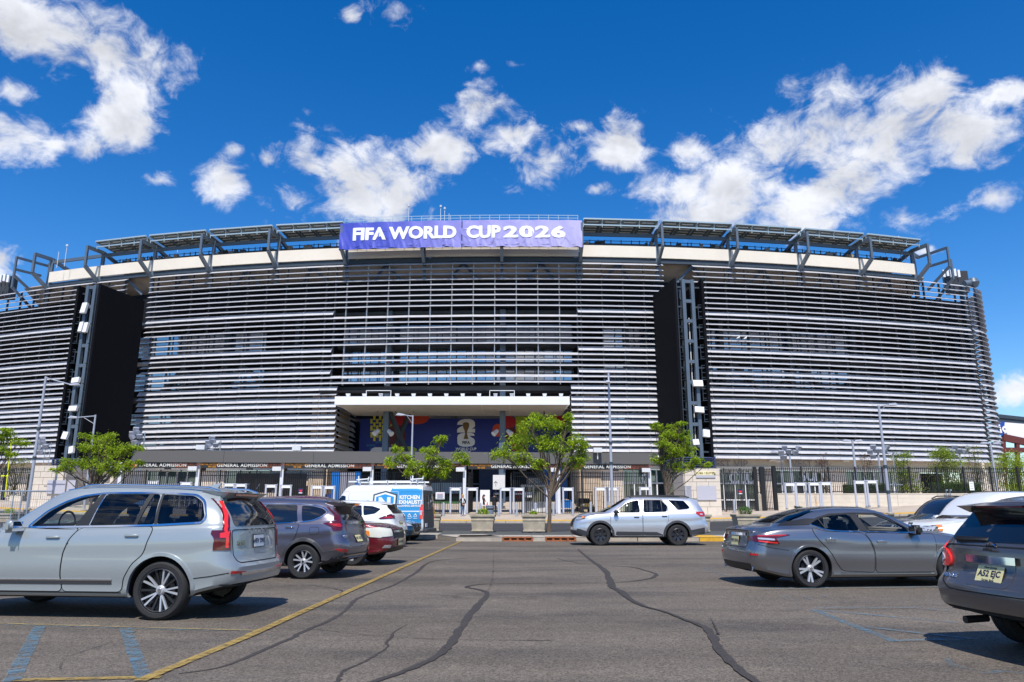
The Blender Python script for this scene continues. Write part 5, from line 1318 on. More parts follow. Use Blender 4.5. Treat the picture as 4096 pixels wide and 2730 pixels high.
class Car:
    def __init__(s, L, W, zt, zb, z0, w, wr, dr, df, axles, r, Dr=1.0, Df=.7, tw=.235, archr=None, low=.10, up=.055, crease=.0, rc=.07):
        s.L, s.W, s.r, s.ax, s.tw = L, W, r, axles, tw
        s.c = [curve(x) for x in (zt, zb, z0, w, wr, dr, df)]
        s.archr = archr or r + .055
        zt, zb, z0, w, wr, dr, df = s.c
        xs = []; x = -L / 2
        k = 64
        for i in range(k + 1):
            t = i / k; xs.append(-L / 2 + L * (t + .055 * -math.sin(2 * math.pi * t) / 1.0 * 1.0))
        vs = []; M_ = 0
        for xn in xs:
            a, b, c, ww, r_ = zt(xn), zb(xn), z0(xn), w(xn), wr(xn)
            b = min(b, a - .03); r_ = min(r_, ww * .95)
            ring = [(0, c), (ww * .45, c), (ww * .84, c), (ww * .93, c + .025), (ww * .965, c + .07)]
            hgt = b - c
            for q in (.2, .3, .4, .5, .6, .7, .78, .85, .91, .96):
                e = q - .52; y = ww * (1 - (low if e < 0 else up) * (e / .5) ** 2 * (1.2 if e < 0 else 1))
                if crease: y += crease * math.exp(-((q - .8) / .07) ** 2) - crease * .8 * math.exp(-((q - .62) / .1) ** 2)
                ring.append((y, c + hgt * q))
            yb = ww * (1 - up); ring += [(yb - .004, b), (yb - .018, b + .010)]
            rcx = min(rc, (a - b) * .55); y1, z1 = yb - .026, b + .014; y2, z2 = r_, a - rcx
            if z2 < z1 + .004: z2 = z1 + .004
            for q in (.12, .28, .45, .62, .8, 1.0):
                bul = .035 * math.sin(math.pi * q) * min(1, (z2 - z1) / .4)
                ring.append((y1 + (y2 - y1) * q + bul, z1 + (z2 - z1) * q))
            for q in (.1, .2, .35, .55, .78, 1.0):
                ring.append((r_ * (1 - q ** 1.25), z2 + (a - z2) * (1 - (1 - q) ** 3)))
            M_ = len(ring)
            fr = max(0, 1 - (xn + L / 2) / Dr); ff = max(0, 1 - (L / 2 - xn) / Df)
            fr = fr * fr * (3 - 2 * fr) * .5 + fr * .5; ff = ff * ff * (3 - 2 * ff) * .5 + ff * .5
            vs.append([(xn + dr(z) * fr - df(z) * ff, y, z) for y, z in ring])
        V = []; F = []; idx = {}
        K = len(vs)
        def vid(i, j, sgn):
            p = vs[i][j]
            if p[1] < 1e-6: sgn = 1
            key = (i, j, sgn)
            if key not in idx: idx[key] = len(V); V.append((p[0], p[1] * sgn, p[2]))
            return idx[key]
        MI = []
        for i in range(K - 1):
            for j in range(M_ - 1):
                for sgn in (1, -1):
                    f = [vid(i, j, sgn), vid(i + 1, j, sgn), vid(i + 1, j + 1, sgn), vid(i, j + 1, sgn)]
                    f2 = []
                    for q in f:
                        if q not in f2: f2.append(q)
                    if len(f2) > 2: F.append(tuple(f2)); MI.append(1 if j < 3 else 0)
        CN = 8
        for i, sg in ((0, -1), (K - 1, 1)):                       # rounded end caps
            rows = []
            for j in range(M_):
                x, y, z = vs[i][j]
                if y < 1e-6: rows.append([vid(i, j, 1)]); continue
                row = [vid(i, j, 1)]
                for q in range(1, CN):
                    t = 1 - 2 * q / CN; V.append((x + sg * s.L * .009 * (1 - t * t) * min(1, y / .5), y * t, z)); row.append(len(V) - 1)
                row.append(vid(i, j, -1)); rows.append(row)
            for j in range(M_ - 1):
                a, b = rows[j], rows[j + 1]
                for q in range(CN):
                    f = [a[min(q, len(a) - 1)], a[min(q + 1, len(a) - 1)], b[min(q + 1, len(b) - 1)], b[min(q, len(b) - 1)]]
                    f2 = []
                    for e in f:
                        if e not in f2: f2.append(e)
                    if len(f2) > 2: F.append(tuple(f2)); MI.append(1 if j < 3 else 0)
        me = bpy.data.meshes.new('body'); me.from_pydata(V, [], F); me.polygons.foreach_set('material_index', MI)
        bm = bmesh.new(); bm.from_mesh(me); bmesh.ops.recalc_face_normals(bm, faces=bm.faces)
        s.bvh = BVHTree.FromBMesh(bm); bm.to_mesh(me); bm.free(); s.raw = me
        s.root = None
    # -------------------------------------------------------------- boolean cut
    def finish_body(s, name, label, cat, mat, cavity=None, sidewin=(), parent_group=None):
        s.root = empty(name, label=label, cat=cat, group=parent_group); s.paint = mat
        me = s.raw
        for m_ in (mat, 'underbody'): me.materials.append(MATS[m_])
        o = bpy.data.objects.new('body', me); COL.objects.link(o)
        def cutter(b):
            cm = b.mesh('cut', ['underbody', 'underbody']); cm.polygons.foreach_set('material_index', [0] * len(cm.polygons))
            co = bpy.data.objects.new('cut', cm); COL.objects.link(co); return co
        cuts = []
        b = MB()
        for xa in s.ax:
            for sg in (1, -1):
                n = 40; R_ = s.archr
                ring = [(xa + R_ * math.cos(2 * math.pi * k / n), s.r + R_ * math.sin(2 * math.pi * k / n) * (1.0)) for k in range(n)]
                b.prism([(x, sg * (s.W / 2 + .2), z) for x, z in ring], (0, 0, 0), (0, -sg * (.2 + .40), 0))
        if cavity:
            x0, x1, zlo, zhi, ylo, yhi = cavity
            b.prism([(x0, -ylo, zlo), (x0, ylo, zlo), (x0, yhi, zhi), (x0, -yhi, zhi)], (0, 0, 0), (x1 - x0, 0, 0))
        cuts.append(cutter(b))
        if sidewin:
            b = MB()
            for poly in sidewin:
                b.prism([(x, -1.6, z) for x, z in round_poly(poly, .05)], (0, 0, 0), (0, 3.2, 0))
            cuts.append(cutter(b))
        for c in cuts:
            md = o.modifiers.new('cut', 'BOOLEAN'); md.object = c; md.operation = 'DIFFERENCE'; md.solver = 'EXACT'; md.material_mode = 'TRANSFER'
        dg = bpy.context.evaluated_depsgraph_get()
        nm = bpy.data.meshes.new_from_object(o.evaluated_get(dg))
        o.modifiers.clear()
        for c in cuts: bpy.data.objects.remove(c)
        o.data = nm if len(nm.polygons) > 500 else me
        o.data.name = 'body'
        o.data.shade_smooth(); o.data.set_sharp_from_angle(angle=R(38))
        o.parent = s.root; s.body = o
        return s.root
    # -------------------------------------------------------------- surface patches
    def hit(s, axis, a, b, sgn):
        if axis == 'y': og, d = Vector((a, sgn * 4, b)), Vector((0, -sgn, 0))
        elif axis == 'x': og, d = Vector((sgn * 8, a, b)), Vector((-sgn, 0, 0))
        else: og, d = Vector((a, b, 5)), Vector((0, 0, -1))
        k = 0 if axis != 'z' else 2
        for _ in range(40):
            h = s.bvh.ray_cast(og, d)
            if h[0] is not None and (axis == 'z' or abs(h[1].dot(d)) > .16 and (axis == 'y' or abs(h[0].x) > s.L * .2)):
                return h[0], (h[1] if h[1].dot(d) < 0 else -h[1])
            if axis == 'y': og.x *= .988                      # slid off the end of the body: come back along it
            elif axis == 'x': og.y *= .985
            else: break
            if h[0] is None and og.z < .6: og.z += .006
        h = s.bvh.find_nearest(og + d * 3.0)
        return h[0], h[1]
    def patch(s, name, poly, mat, axis='y', sgn=-1, off=.004, grid=.06, rad=.0, parent=None, smooth=True, depth=.012, rn=4):
        if rad: poly = round_poly(poly, rad, rn)
        bm = bmesh.new(); vs = [bm.verts.new((p[0], p[1], 0)) for p in poly]; bm.faces.new(vs)
        for k in (0, 1):
            lo = min(p[k] for p in poly); hi = max(p[k] for p in poly); n = max(1, math.ceil((hi - lo) / grid))
            for i in range(1, n):
                co = [0, 0, 0]; no = [0, 0, 0]; co[k] = lo + (hi - lo) * i / n; no[k] = 1
                bmesh.ops.bisect_plane(bm, geom=bm.verts[:] + bm.edges[:] + bm.faces[:], plane_co=co, plane_no=no)
        nr = {}
        for v in bm.verts:
            p, n_ = s.hit(axis, v.co.x, v.co.y, sgn); nr[v] = (p, n_)
        for v, (p, n_) in nr.items(): v.co = p + n_ * off
        bd = [e for e in bm.edges if e.is_boundary]
        nb_ = {v: nr[v][1] for e in bd for v in e.verts}
        ret = bmesh.ops.extrude_edge_only(bm, edges=bd)
        new = [g for g in ret['geom'] if isinstance(g, bmesh.types.BMVert)]
        for v in new:
            best = min(nb_, key=lambda q: (q.co - v.co).length_squared); v.co = v.co - nb_[best] * (off + depth)
        bmesh.ops.recalc_face_normals(bm, faces=bm.faces)
        me = bpy.data.meshes.new(name); bm.to_mesh(me); bm.free()
        me.materials.append(MATS[mat])
        if len(me.polygons):
            c = Vector((0, 0, 0))
            ax = {'y': Vector((0, sgn, 0)), 'x': Vector((sgn, 0, 0)), 'z': Vector((0, 0, 1))}[axis]
            if sum(p.normal.dot(ax) * p.area for p in me.polygons) < 0: me.flip_normals()
        me.shade_smooth(); me.set_sharp_from_angle(angle=R(40))
        o = bpy.data.objects.new(name, me); COL.objects.link(o); o.parent = parent or s.root
        return o
    def both(s, name, poly, mat, **kw):
        return [s.patch(name, poly, mat, sgn=q, **kw) for q in (-1, 1)]
    def strip(s, name, pts, wd, mat, axis='y', sgn=-1, off=.003, closed=False, sub=.05, parent=None, depth=.006):
        P = [Vector((p[0], p[1])) for p in pts]
        if closed: P.append(P[0])
        Q = []
        for a, c in zip(P[:-1], P[1:]):
            n = max(1, math.ceil((c - a).length / sub))
            for i in range(n): Q.append(a.lerp(c, i / n))
        Q.append(P[-1])
        b = MB(); vs = []
        for i, q in enumerate(Q):
            if closed: d = Q[(i + 1) % (len(Q) - 1)] - Q[i - 1 if i else -2]
            else: d = Q[min(i + 1, len(Q) - 1)] - Q[max(i - 1, 0)]
            d = d.normalized() if d.length > 1e-9 else Vector((1, 0)); nn = Vector((-d.y, d.x)) * (wd / 2)
            ww = [q + nn, q - nn]
            hs_ = [s.hit(axis, x.x, x.y, sgn) for x in ww]
            vs += [hs_[0][0] - hs_[0][1] * depth, hs_[0][0] + hs_[0][1] * off, hs_[1][0] + hs_[1][1] * off, hs_[1][0] - hs_[1][1] * depth]
        n = len(Q)
        b.add(vs, [(4 * i + j, 4 * i + j + 1, 4 * i + 5 + j, 4 * i + 4 + j) for i in range(n - 1) for j in range(3)])
        return b.build(name, mat, parent or s.root, smooth=50)
    def arch(s, xa, mat, w_=.06, off=.018, a0=-18, a1=198, name='wheel_arch'):
        for sg in (-1, 1):
            vs = []; n = 30
            for i in range(n + 1):
                t = R(a0 + (a1 - a0) * i / n)
                for rr_, of in ((s.archr - .004, -.03), (s.archr - .004, off), (s.archr + w_ * .8, off), (s.archr + w_, -.004)):
                    x, z = xa + rr_ * math.cos(t), max(s.c[2](xa) + .02, s.r + rr_ * math.sin(t))
                    p, n_ = s.hit('y', x, z, sg); n_ = Vector((0, sg, 0)) * .7 + n_ * .3
                    vs.append(p + n_ * of)
            b = MB(); b.add(vs, [(4 * i + j, 4 * i + j + 1, 4 * i + 5 + j, 4 * i + 4 + j) for i in range(n) for j in range(3)])
            b.build(name, mat, s.root, smooth=50)
    def wheels(s, style, inset=.03):
        r, tw = s.r, s.tw
        rr_ = r * style.get('rim', .72)
        b = MB(); prof = [(rr_ - .005, -tw / 2 + .02), (rr_ + .01, -tw / 2 + .004), (r * .9, -tw / 2), (r * .965, -tw / 2 + .018), (r * .993, -tw / 2 + .045)]
        n4 = 4
        for i in range(n4): x = -tw / 2 + .05 + (tw - .1) * i / n4; prof += [(r, x), (r, x + (tw - .1) / n4 * .75), (r - .008, x + (tw - .1) / n4 * .78), (r - .008, x + (tw - .1) / n4 * .97)]
        prof += [(r * .993, tw / 2 - .045), (r * .965, tw / 2 - .018), (r * .9, tw / 2), (rr_ + .01, tw / 2 - .004), (rr_ - .005, tw / 2 - .02)]
        b.lathe(prof, 44, axis='y'); tm = b.mesh('tyre', 'tyre_rubber', smooth=35)
        b = MB(); b.lathe([(rr_, -tw / 2 + .012), (rr_ - .012, -tw / 2 + .006), (rr_ - .02, -tw / 2 + .03), (rr_ - .03, 0), (rr_ - .03, tw / 2 - .03)], 44, axis='y'); b.lathe([(.0, .015), (rr_ - .03, .02)], 30, axis='y')
        b.lathe([(.0, -.012), (rr_ * .62, -.012), (rr_ * .62, .0)], 30, axis='y')
        bm_ = b.mesh('wheel', 'dark_alloy' if style.get('barrel', 1) else 'satin_alloy', smooth=35)
        b = MB(); ns = style['n']; yo = -tw / 2 + .02
        def spoke(t0, t1, w0, w1, ra, rb, th=.03, y0=.0, mi=0):
            ca, sa, cb, sb = math.cos(t0), math.sin(t0), math.cos(t1), math.sin(t1)
            vs = []
            for (c_, s_, rad, ww, yy) in ((ca, sa, ra, w0, yo + .03 + y0), (cb, sb, rb, w1, yo + y0)):
                for y_ in (yy, yy + th):
                    vs += [(c_ * rad - s_ * ww / 2, y_, s_ * rad + c_ * ww / 2), (c_ * rad + s_ * ww / 2, y_, s_ * rad - c_ * ww / 2)]
            b.add(vs, [(0, 1, 5, 4), (2, 6, 7, 3), (0, 4, 6, 2), (1, 3, 7, 5), (0, 2, 3, 1), (4, 5, 7, 6)], mi)
        for k in range(ns):
            t = 2 * math.pi * k / ns + style.get('ph', .3)
            if style.get('twin'):
                e = style['twin']
                for sg in (-1, 1): spoke(t + sg * e * .25, t + sg * e, style['w'], style['w'] * 1.25, .05, rr_ - .012)
                if style.get('bridge'): spoke(t - e, t + e, .03, .03, rr_ * .8, rr_ * .8)
            else: spoke(t, t + style.get('sw', 0), style['w'], style['w'] * style.get('fl', 1.3), .05, rr_ - .012)
            if style.get('dark'):
                t2 = t + math.pi / ns; spoke(t2, t2, style['w'] * .7, style['w'] * 1.6, .05, rr_ - .014, y0=.012, mi=1)
        b.lathe([(0, yo + .005), (.045, yo + .01), (.065, yo + .03), (.07, yo + .06)], 20, axis='y')
        b.lathe([(rr_ - .016, yo - .004), (rr_ - .004, yo - .006), (rr_ + .002, yo + .01)], 44, axis='y')
        rm = b.mesh('rim', [style.get('mat', 'satin_alloy'), 'plastic_black'], smooth=30)
        b = MB(); b.lathe([(0, yo - .002), (.026, yo - .002), (.03, yo + .01)], 16, axis='y'); hm = b.mesh('hub_cap', style.get('hub', 'chrome'), smooth=35)
        for xa in s.ax:
            for sg in (-1, 1):
                o = inst('wheel', bm_, s.root, (xa, sg * (s.W / 2 - tw / 2 - inset), r), rot=(0, rnd.uniform(0, 1.2), 0) if sg < 0 else (0, 0, math.pi))
                for nm, me in (('tyre', tm), ('rim', rm), ('hub_cap', hm)):
                    c = bpy.data.objects.new(nm, me); COL.objects.link(c); c.parent = o
    def box(s, name, c, d, mat, parent=None, rot=None, bev=.0):
        b = MB(); m = None
        if rot: m = Matrix.Translation(c) @ Matrix.Rotation(rot[0], 4, 'X') @ Matrix.Rotation(rot[1], 4, 'Y') @ Matrix.Rotation(rot[2], 4, 'Z') @ Matrix.Translation(-Vector(c))
        b.box(c, d, m=m); o = b.build(name, mat, parent or s.root)
        if bev:
            bm = bmesh.new(); bm.from_mesh(o.data); bmesh.ops.bevel(bm, geom=bm.edges[:], offset=bev, segments=3, affect='EDGES'); bm.to_mesh(o.data); bm.free(); o.data.shade_smooth(); o.data.set_sharp_from_angle(angle=R(50))
        return o
    def mirror(s, x, z, mat='plastic_black', cap=None, size=(.16, .22, .17)):
        for sg in (-1, 1):
            p, n_ = s.hit('y', x, z, sg); c = p + Vector((0, sg * .16, .03))
            o = s.box('door_mirror', c, size, cap or mat, bev=.045)
            s.box('mirror_arm', p + Vector((.02, sg * .05, -.02)), (.08, .14, .05), 'plastic_black', parent=o)
            s.box('mirror_glass', c + Vector((-size[0] / 2 - .002, 0, 0)), (.01, size[1] * .8, size[2] * .75), 'chrome', parent=o)
    def handles(s, doors, xs_, mat='chrome', h=.035, L=.2):
        for (x, z), pair in zip(xs_, doors):
            for o, sg in zip(pair, (-1, 1)):
                p, n_ = s.hit('y', x, z, sg)
                k = s.box('door_handle', p + n_ * .026, (L, .026, h), mat, parent=o, bev=.01)
                s.box('handle_recess', p + n_ * .007, (L * .6, .006, h * 1.7), 'seam', parent=o) if False else None
    def doors(s, polys, rad=.06):
        out = []
        for poly in polys:
            pr = []
            rp = round_poly(poly, rad)
            for sg in (-1, 1):
                d = s.patch('door', rp, s.paint, sgn=sg, off=.007, grid=.09, depth=.004)
                s.strip('door_gap', rp, .020, 'seam', sgn=sg, off=.0035, closed=True, parent=d, depth=.002); pr.append(d)
            out.append(pr)
        return out
    def seats(s, rows, mat='seat_dark', top=.2):
        for x, z in rows:
            for y in (-.36, .36):
                o = s.box('seat', (x, y, z + .02), (.2, .46, .5), mat, rot=(0, R(-12), 0), bev=.05); s.box('headrest', (x - .09, y, z + .36), (.1, .26, .19), mat, parent=o, bev=.04)
    def plate(s, z, mat, txt, sgn=-1, y=0.0, tmat='plate_text', w_=.31, band=None):
        h0, n_ = s.hit('x', y, z, sgn); 
        tilt = math.atan2(n_.z, abs(n_.x))
        c = h0 + n_ * .012
        rot = Matrix.Rotation(math.pi / 2 * sgn, 4, 'Z') @ Matrix.Rotation(math.pi / 2 - tilt, 4, 'X')
        b = MB(); mm = Matrix.Translation(c) @ rot; b.box((0, 0, 0), (w_, .16, .012), m=mm)
        o = b.build('number_plate', mat, s.root)
        b = MB(); b.box((0, 0, -.004), (w_ + .03, .185, .01), m=mm); b.build('plate_frame', 'plastic_black', o)
        me = text_mesh(txt, .085, bold=.002, extrude=.001)
        q = inst('lettering', me if len(me.materials) else me, o); 
        if not len(me.materials): me.materials.append(MATS[tmat])
        q.matrix_local = mm @ Matrix.Translation((0, 0, .008))
        return o, mm
    def rear_text(s, txt, y, z, size, mat='chrome', sgn=-1, bold=.002, parent=None):
        h0, n_ = s.hit('x', y, z, sgn); tilt = math.atan2(n_.z, abs(n_.x))
        yaw = math.atan2(n_.y, n_.x)
        rot = Matrix.Rotation(yaw + math.pi / 2, 4, 'Z') @ Matrix.Rotation(math.pi / 2 - tilt, 4, 'X')
        me = text_mesh(txt, size, bold=bold, extrude=.003)
        if not len(me.materials): me.materials.append(MATS[mat])
        o = inst('badge', me, parent or s.root); o.matrix_local = Matrix.Translation(h0 + n_ * .006) @ rot
        return o
    def side_text(s, txt, x, z, size, mat, sgn, bold=.0, off=.006, spacing=1.0, name='lettering', flip=False):
        h0, n_ = s.hit('y', x, z, sgn)
        rot = Matrix.Rotation(0 if sgn < 0 else math.pi, 4, 'Z') @ Matrix.Rotation(math.pi / 2, 4, 'X')
        me = text_mesh(txt, size, bold=bold, extrude=.003, spacing=spacing)
        me = me.copy(); me.materials.clear(); me.materials.append(MATS[mat])
        o = inst(name, me, s.root); o.matrix_local = Matrix.Translation(h0 + n_ * off) @ rot
        return o
    def place(s, x, y, heading):
        """heading: world angle of the car's nose in degrees (0 = +X, 180 = -X)"""
        s.root.location = (x, y, 0); s.root.rotation_euler = (0, 0, R(heading))
def scalep(pts, kx, kz=1.0, dx=0, dz=0): return [(x * kx + dx, z * kz + dz) for x, z in pts]
def suv(L, W, H, belt, zlow=.24, hood=1.08, cowl=(1.08, 1.1), ws=.30, tail=.42, roofdrop=.10, Dr=1.0, axles=(-1.38, 1.6), r=.385, nose=.85, dr=None, **kw):
    hl = L / 2; w = W / 2
    zt = [(-hl, H - roofdrop - .03), (-hl + .5, H - roofdrop * .62), (-hl + 1.2, H - roofdrop * .25), (-.35, H), (ws - .15, H - .01), (ws + .1, H - .07), (ws + .35, H - .22), (cowl[0] - .08, cowl[1] + .08), (cowl[0] + .05, cowl[1] + .01), (hl - .65, hood), (hl - .25, hood - .06), (hl - .08, hood - .13), (hl, nose)]
    zb = [(-hl, belt + .03), (-hl + .9, belt + .01), (0, belt - .02), (cowl[0], belt - .05), (hl - .3, belt - .17), (hl, nose - .1)]
    z0 = [(-hl, zlow + .16), (-hl + .35, zlow + .08), (-hl + .75, zlow + .0), (hl - .8, zlow), (hl - .3, zlow + .02), (hl, zlow + .1)]
    wp = [(-hl, w * .80), (-hl + .10, w * .90), (-hl + .28, w * .96), (-hl + .6, w * .985), (-.8, w), (1.0, w), (hl - .6, w * .975), (hl - .25, w * .9), (hl - .08, w * .8), (hl, w * .7)]
    wr = [(-hl, w * .62), (-hl + .6, w * .66), (-.4, w * .70), (ws, w * .69), (cowl[0], w * .76), (hl - .3, w * .74), (hl, w * .6)]
    d = dr or [(.3, .14), (.45, .04), (.62, 0), (.75, .02), (.88, .09), (belt, .14), (belt + .12, .2), (H - .2, tail), (H - .08, tail - .05)]
    f = [(.3, .08), (.55, 0), (.8, .03), (1.0, .12)]
    return Car(L, W, zt, zb, z0, wp, wr, d, f, axles, r, Dr=Dr, **kw)

def end_on(car, near_xy, local_xy):
    """put the car so that the local point (x, y) lands on world (X, Y), keeping its heading"""
    a = car.root.rotation_euler[2]; c, s_ = math.cos(a), math.sin(a); x, y = local_xy
    car.root.location = (near_xy[0] - (c * x - s_ * y), near_xy[1] - (s_ * x + c * y), 0)
def std_side(c, doors, handles, hmat='chrome', cap=None, mir=None):
    ds = c.doors(doors); c.handles(ds, handles, hmat)
    if mir: c.mirror(mir[0], mir[1], cap=cap)
    return ds
def rear_glass(c, poly, mat='glass_tint', rad=.08, grid=.07, off=.006): return c.patch('rear_window', poly, mat, axis='x', sgn=-1, off=off, rad=rad, grid=grid)
def mirror_poly(p): return p + [(-y, z) for y, z in reversed(p)]
def ring(b, c, r0, r1, axis, n=24):
    b.lathe([(r0, 0), (r0, .012), (r1, .012), (r1, 0)], n, axis=axis, c=c)

# ------------------------------------------------------------------ pale blue-grey SUV, nearest on the left
xc = suv(4.95, 1.93, 1.775, 1.185, zlow=.27, hood=1.10, cowl=(1.18, 1.16), ws=.28, tail=.46, roofdrop=.085, Dr=1.15, axles=(-1.384, 1.6), r=.378, archr=.445, low=.075, up=.05, crease=.012,
         dr=[(.28, .30), (.40, .18), (.52, .14), (.66, .13), (.72, .18), (.80, .22), (1.0, .24), (1.18, .26), (1.30, .31), (1.62, .52), (1.70, .45)])
fw = [(.60, 1.19), (.40, 1.39), (.18, 1.515), (-.02, 1.585), (-.28, 1.622), (-.06, 1.20)]
rw = [(-.27, 1.207), (-.365, 1.63), (-1.15, 1.628), (-1.20, 1.222)]
qw = [(-1.24, 1.224), (-1.185, 1.626), (-1.64, 1.602), (-1.78, 1.52), (-1.88, 1.335), (-1.85, 1.262)]
xc.finish_body('suv', 'pale blue-grey SUV with chrome window trim parked nearest at the left', 'car', 'paint_thunder', cavity=(-1.75, 1.3, 1.21, 1.68, .70, .56), sidewin=[fw, rw, qw])
blackout = [(.64, 1.183), (.42, 1.402), (.19, 1.53), (-.02, 1.602), (-.36, 1.645), (-1.2, 1.645), (-1.66, 1.618), (-1.80, 1.53), (-1.905, 1.335), (-1.87, 1.247), (-1.2, 1.212), (-.1, 1.19)]
for sg in (-1, 1):
    xc.strip('window_trim', round_poly(blackout, .06), .024, 'chrome', sgn=sg, off=.012, closed=True)
    for q, nm, mt in ((fw, 'front_side_window', 'glass_light'), (rw, 'rear_side_window', 'glass_privacy'), (qw, 'quarter_window', 'glass_privacy')):
        xc.patch(nm, round_poly(q, .05), mt, sgn=sg, off=.004, depth=.004)
    for q in ([(-.065, 1.197), (-.285, 1.625), (-.36, 1.628), (-.268, 1.205)], [(-1.17, 1.63), (-1.20, 1.63), (-1.245, 1.22), (-1.20, 1.22)], [(-.99, 1.63), (-1.06, 1.63), (-.96, 1.215), (-.91, 1.215)]):
        xc.patch('pillar_cover', q, 'plastic_black', sgn=sg, off=.009)
    xc.strip('pillar_chrome', [(-.275, 1.21), (-.365, 1.63)], .012, 'chrome', sgn=sg, off=.013)
    xc.strip('sill_trim', [(1.2, .47), (-.72, .475)], .045, 'plastic_grey', sgn=sg, off=.014); xc.strip('sill_chrome', [(1.2, .505), (-.72, .51)], .018, 'chrome', sgn=sg, off=.016)
    xc.strip('sill_line', [(1.2, .345), (-.86, .345)], .012, 'seam', sgn=sg, off=.004)
ds = std_side(xc, [[(1.02, 1.17), (1.06, .80), (1.0, .36), (-.01, .36), (.03, .55), (.03, .85), (-.05, 1.06), (-.15, 1.17)], [(-.17, 1.172), (-.07, 1.06), (.01, .85), (.01, .55), (-.03, .36), (-.86, .36), (-.87, .52), (-.98, .72), (-1.12, .84), (-1.18, 1.05), (-1.215, 1.19)]],
         [(.19, 1.05), (-.94, 1.075)], 'paint_thunder', cap='paint_thunder', mir=(.74, 1.17))
for xa in xc.ax: xc.arch(xa, 'paint_thunder', w_=.05, off=.02)
for sg in (-1, 1): xc.strip('bumper_gap', [(-1.84, .535), (-2.05, .56), (-2.28, .60)], .010, 'seam', sgn=sg, off=.004)
rear_glass(xc, [(-.66, 1.20), (.66, 1.20), (.55, 1.60), (-.55, 1.60)])
b = MB(); b.hexa([(-1.99, -.56, 1.585), (-1.99, .56, 1.585), (-1.72, .58, 1.56), (-1.72, -.58, 1.56), (-2.10, -.62, 1.655), (-2.10, .62, 1.655), (-1.70, .64, 1.69), (-1.70, -.64, 1.69)]); b.build('roof_spoiler', 'paint_thunder', xc.root)
xc.box('brake_light', (-2.05, 0, 1.625), (.03, .7, .025), 'tail_red')
for sg in (-1, 1):
    # tail lamp: tall dark lens, bright curved bar
    L0 = xc.patch('tail_light', [(sg * .90, 1.15), (sg * .90, .89), (sg * .76, .885), (sg * .75, 1.15)], 'tail_dark', axis='x', sgn=-1, off=.012, grid=.05)
    xc.strip('tail_light_upper', [(sg * .615, 1.56), (sg * .70, 1.36), (sg * .80, 1.15)], .065, 'tail_dark', axis='x', sgn=-1, off=.010)
    xc.strip('light_bar', [(sg * .622, 1.53), (sg * .705, 1.36), (sg * .80, 1.16), (sg * .80, .92)], .032, 'tail_bright', axis='x', sgn=-1, off=.020, parent=L0)
    xc.patch('tail_light_side', [(-2.08, 1.12), (-2.18, 1.16), (-2.28, 1.15), (-2.28, .90), (-2.10, .90)], 'tail_dark', sgn=sg, off=.010, grid=.05); xc.patch('light_bar_side', [(-2.13, 1.11), (-2.26, 1.14), (-2.26, 1.05), (-2.14, 1.05)], 'tail_bright', sgn=sg, off=.018, grid=.05)
    xc.patch('reflector', [(sg * .80, .625), (sg * .50, .60), (sg * .50, .575), (sg * .80, .59)], 'tail_red', axis='x', sgn=-1, off=.014)
xc.strip('bumper_chrome', [(-.62, .575), (.62, .575)], .035, 'chrome', axis='x', sgn=-1, off=.016)
xc.strip('tailgate_gap', round_poly([(-.72, 1.15), (.72, 1.15), (.69, .80), (.60, .715), (-.60, .715), (-.69, .80)], .06), .012, 'seam', axis='x', sgn=-1, off=.004, closed=True)
xc.strip('bumper_line', [(-.85, .45), (-.7, .43), (.7, .43), (.85, .45)], .018, 'plastic_grey', axis='x', sgn=-1, off=.006)
for i, ch in enumerate('VOLVO'): xc.rear_text(ch, .26 - i * .13, 1.125, .075)
xc.rear_text('XC90', .50, .97, .085); xc.plate(.985, 'plate_white', 'WEV 2907')
xc.box('wiper', (-2.20, .12, 1.245), (.05, .50, .04), 'plastic_black', bev=.015)
b = MB(); b.add([(-1.62, -.03, 1.735), (-1.62, .03, 1.735), (-1.40, 0, 1.745), (-1.66, 0, 1.815)], [(0, 1, 3), (1, 2, 3), (2, 0, 3)]); b.build('roof_antenna', 'paint_thunder', xc.root)
for sg in (-1, 1):
    b = MB(); pts = [(x, sg * (xc.c[4](x) - .03), xc.c[0](x) - .035 + (.02 if -1.8 < x < .1 else -.02)) for x in lin(-1.95, .28, 14)]; b.tube(pts, .018, 8); b.build('roof_rail', 'chrome', xc.root, smooth=60)
xc.patch('windscreen', [(-.70, 1.20), (.70, 1.20), (.60, 1.68), (-.60, 1.68)], 'glass_light', axis='x', sgn=1, off=.004, depth=.004)
xc.seats([(.0, 1.05), (-.95, 1.05)]); xc.box('dashboard', (.85, 0, 1.14), (.4, 1.25, .16), 'seat_dark', bev=.04)
b = MB(); b.lathe([(.17, -.012), (.19, 0), (.17, .012), (.155, 0), (.17, -.012)], 24, axis='x', c=(.45, .36, 1.22)); b.build('steering_wheel', 'seat_dark', xc.root, smooth=60)
xc.wheels({'n': 5, 'w': .020, 'twin': .17, 'dark': 1, 'rim': .745, 'ph': .0})
xc.place(0, 0, 174); xc.root.scale = (.97,) * 3; end_on(xc, (-4.53, 9.94), (-1.384 * .97, (xc.W / 2 - .03) * .97))

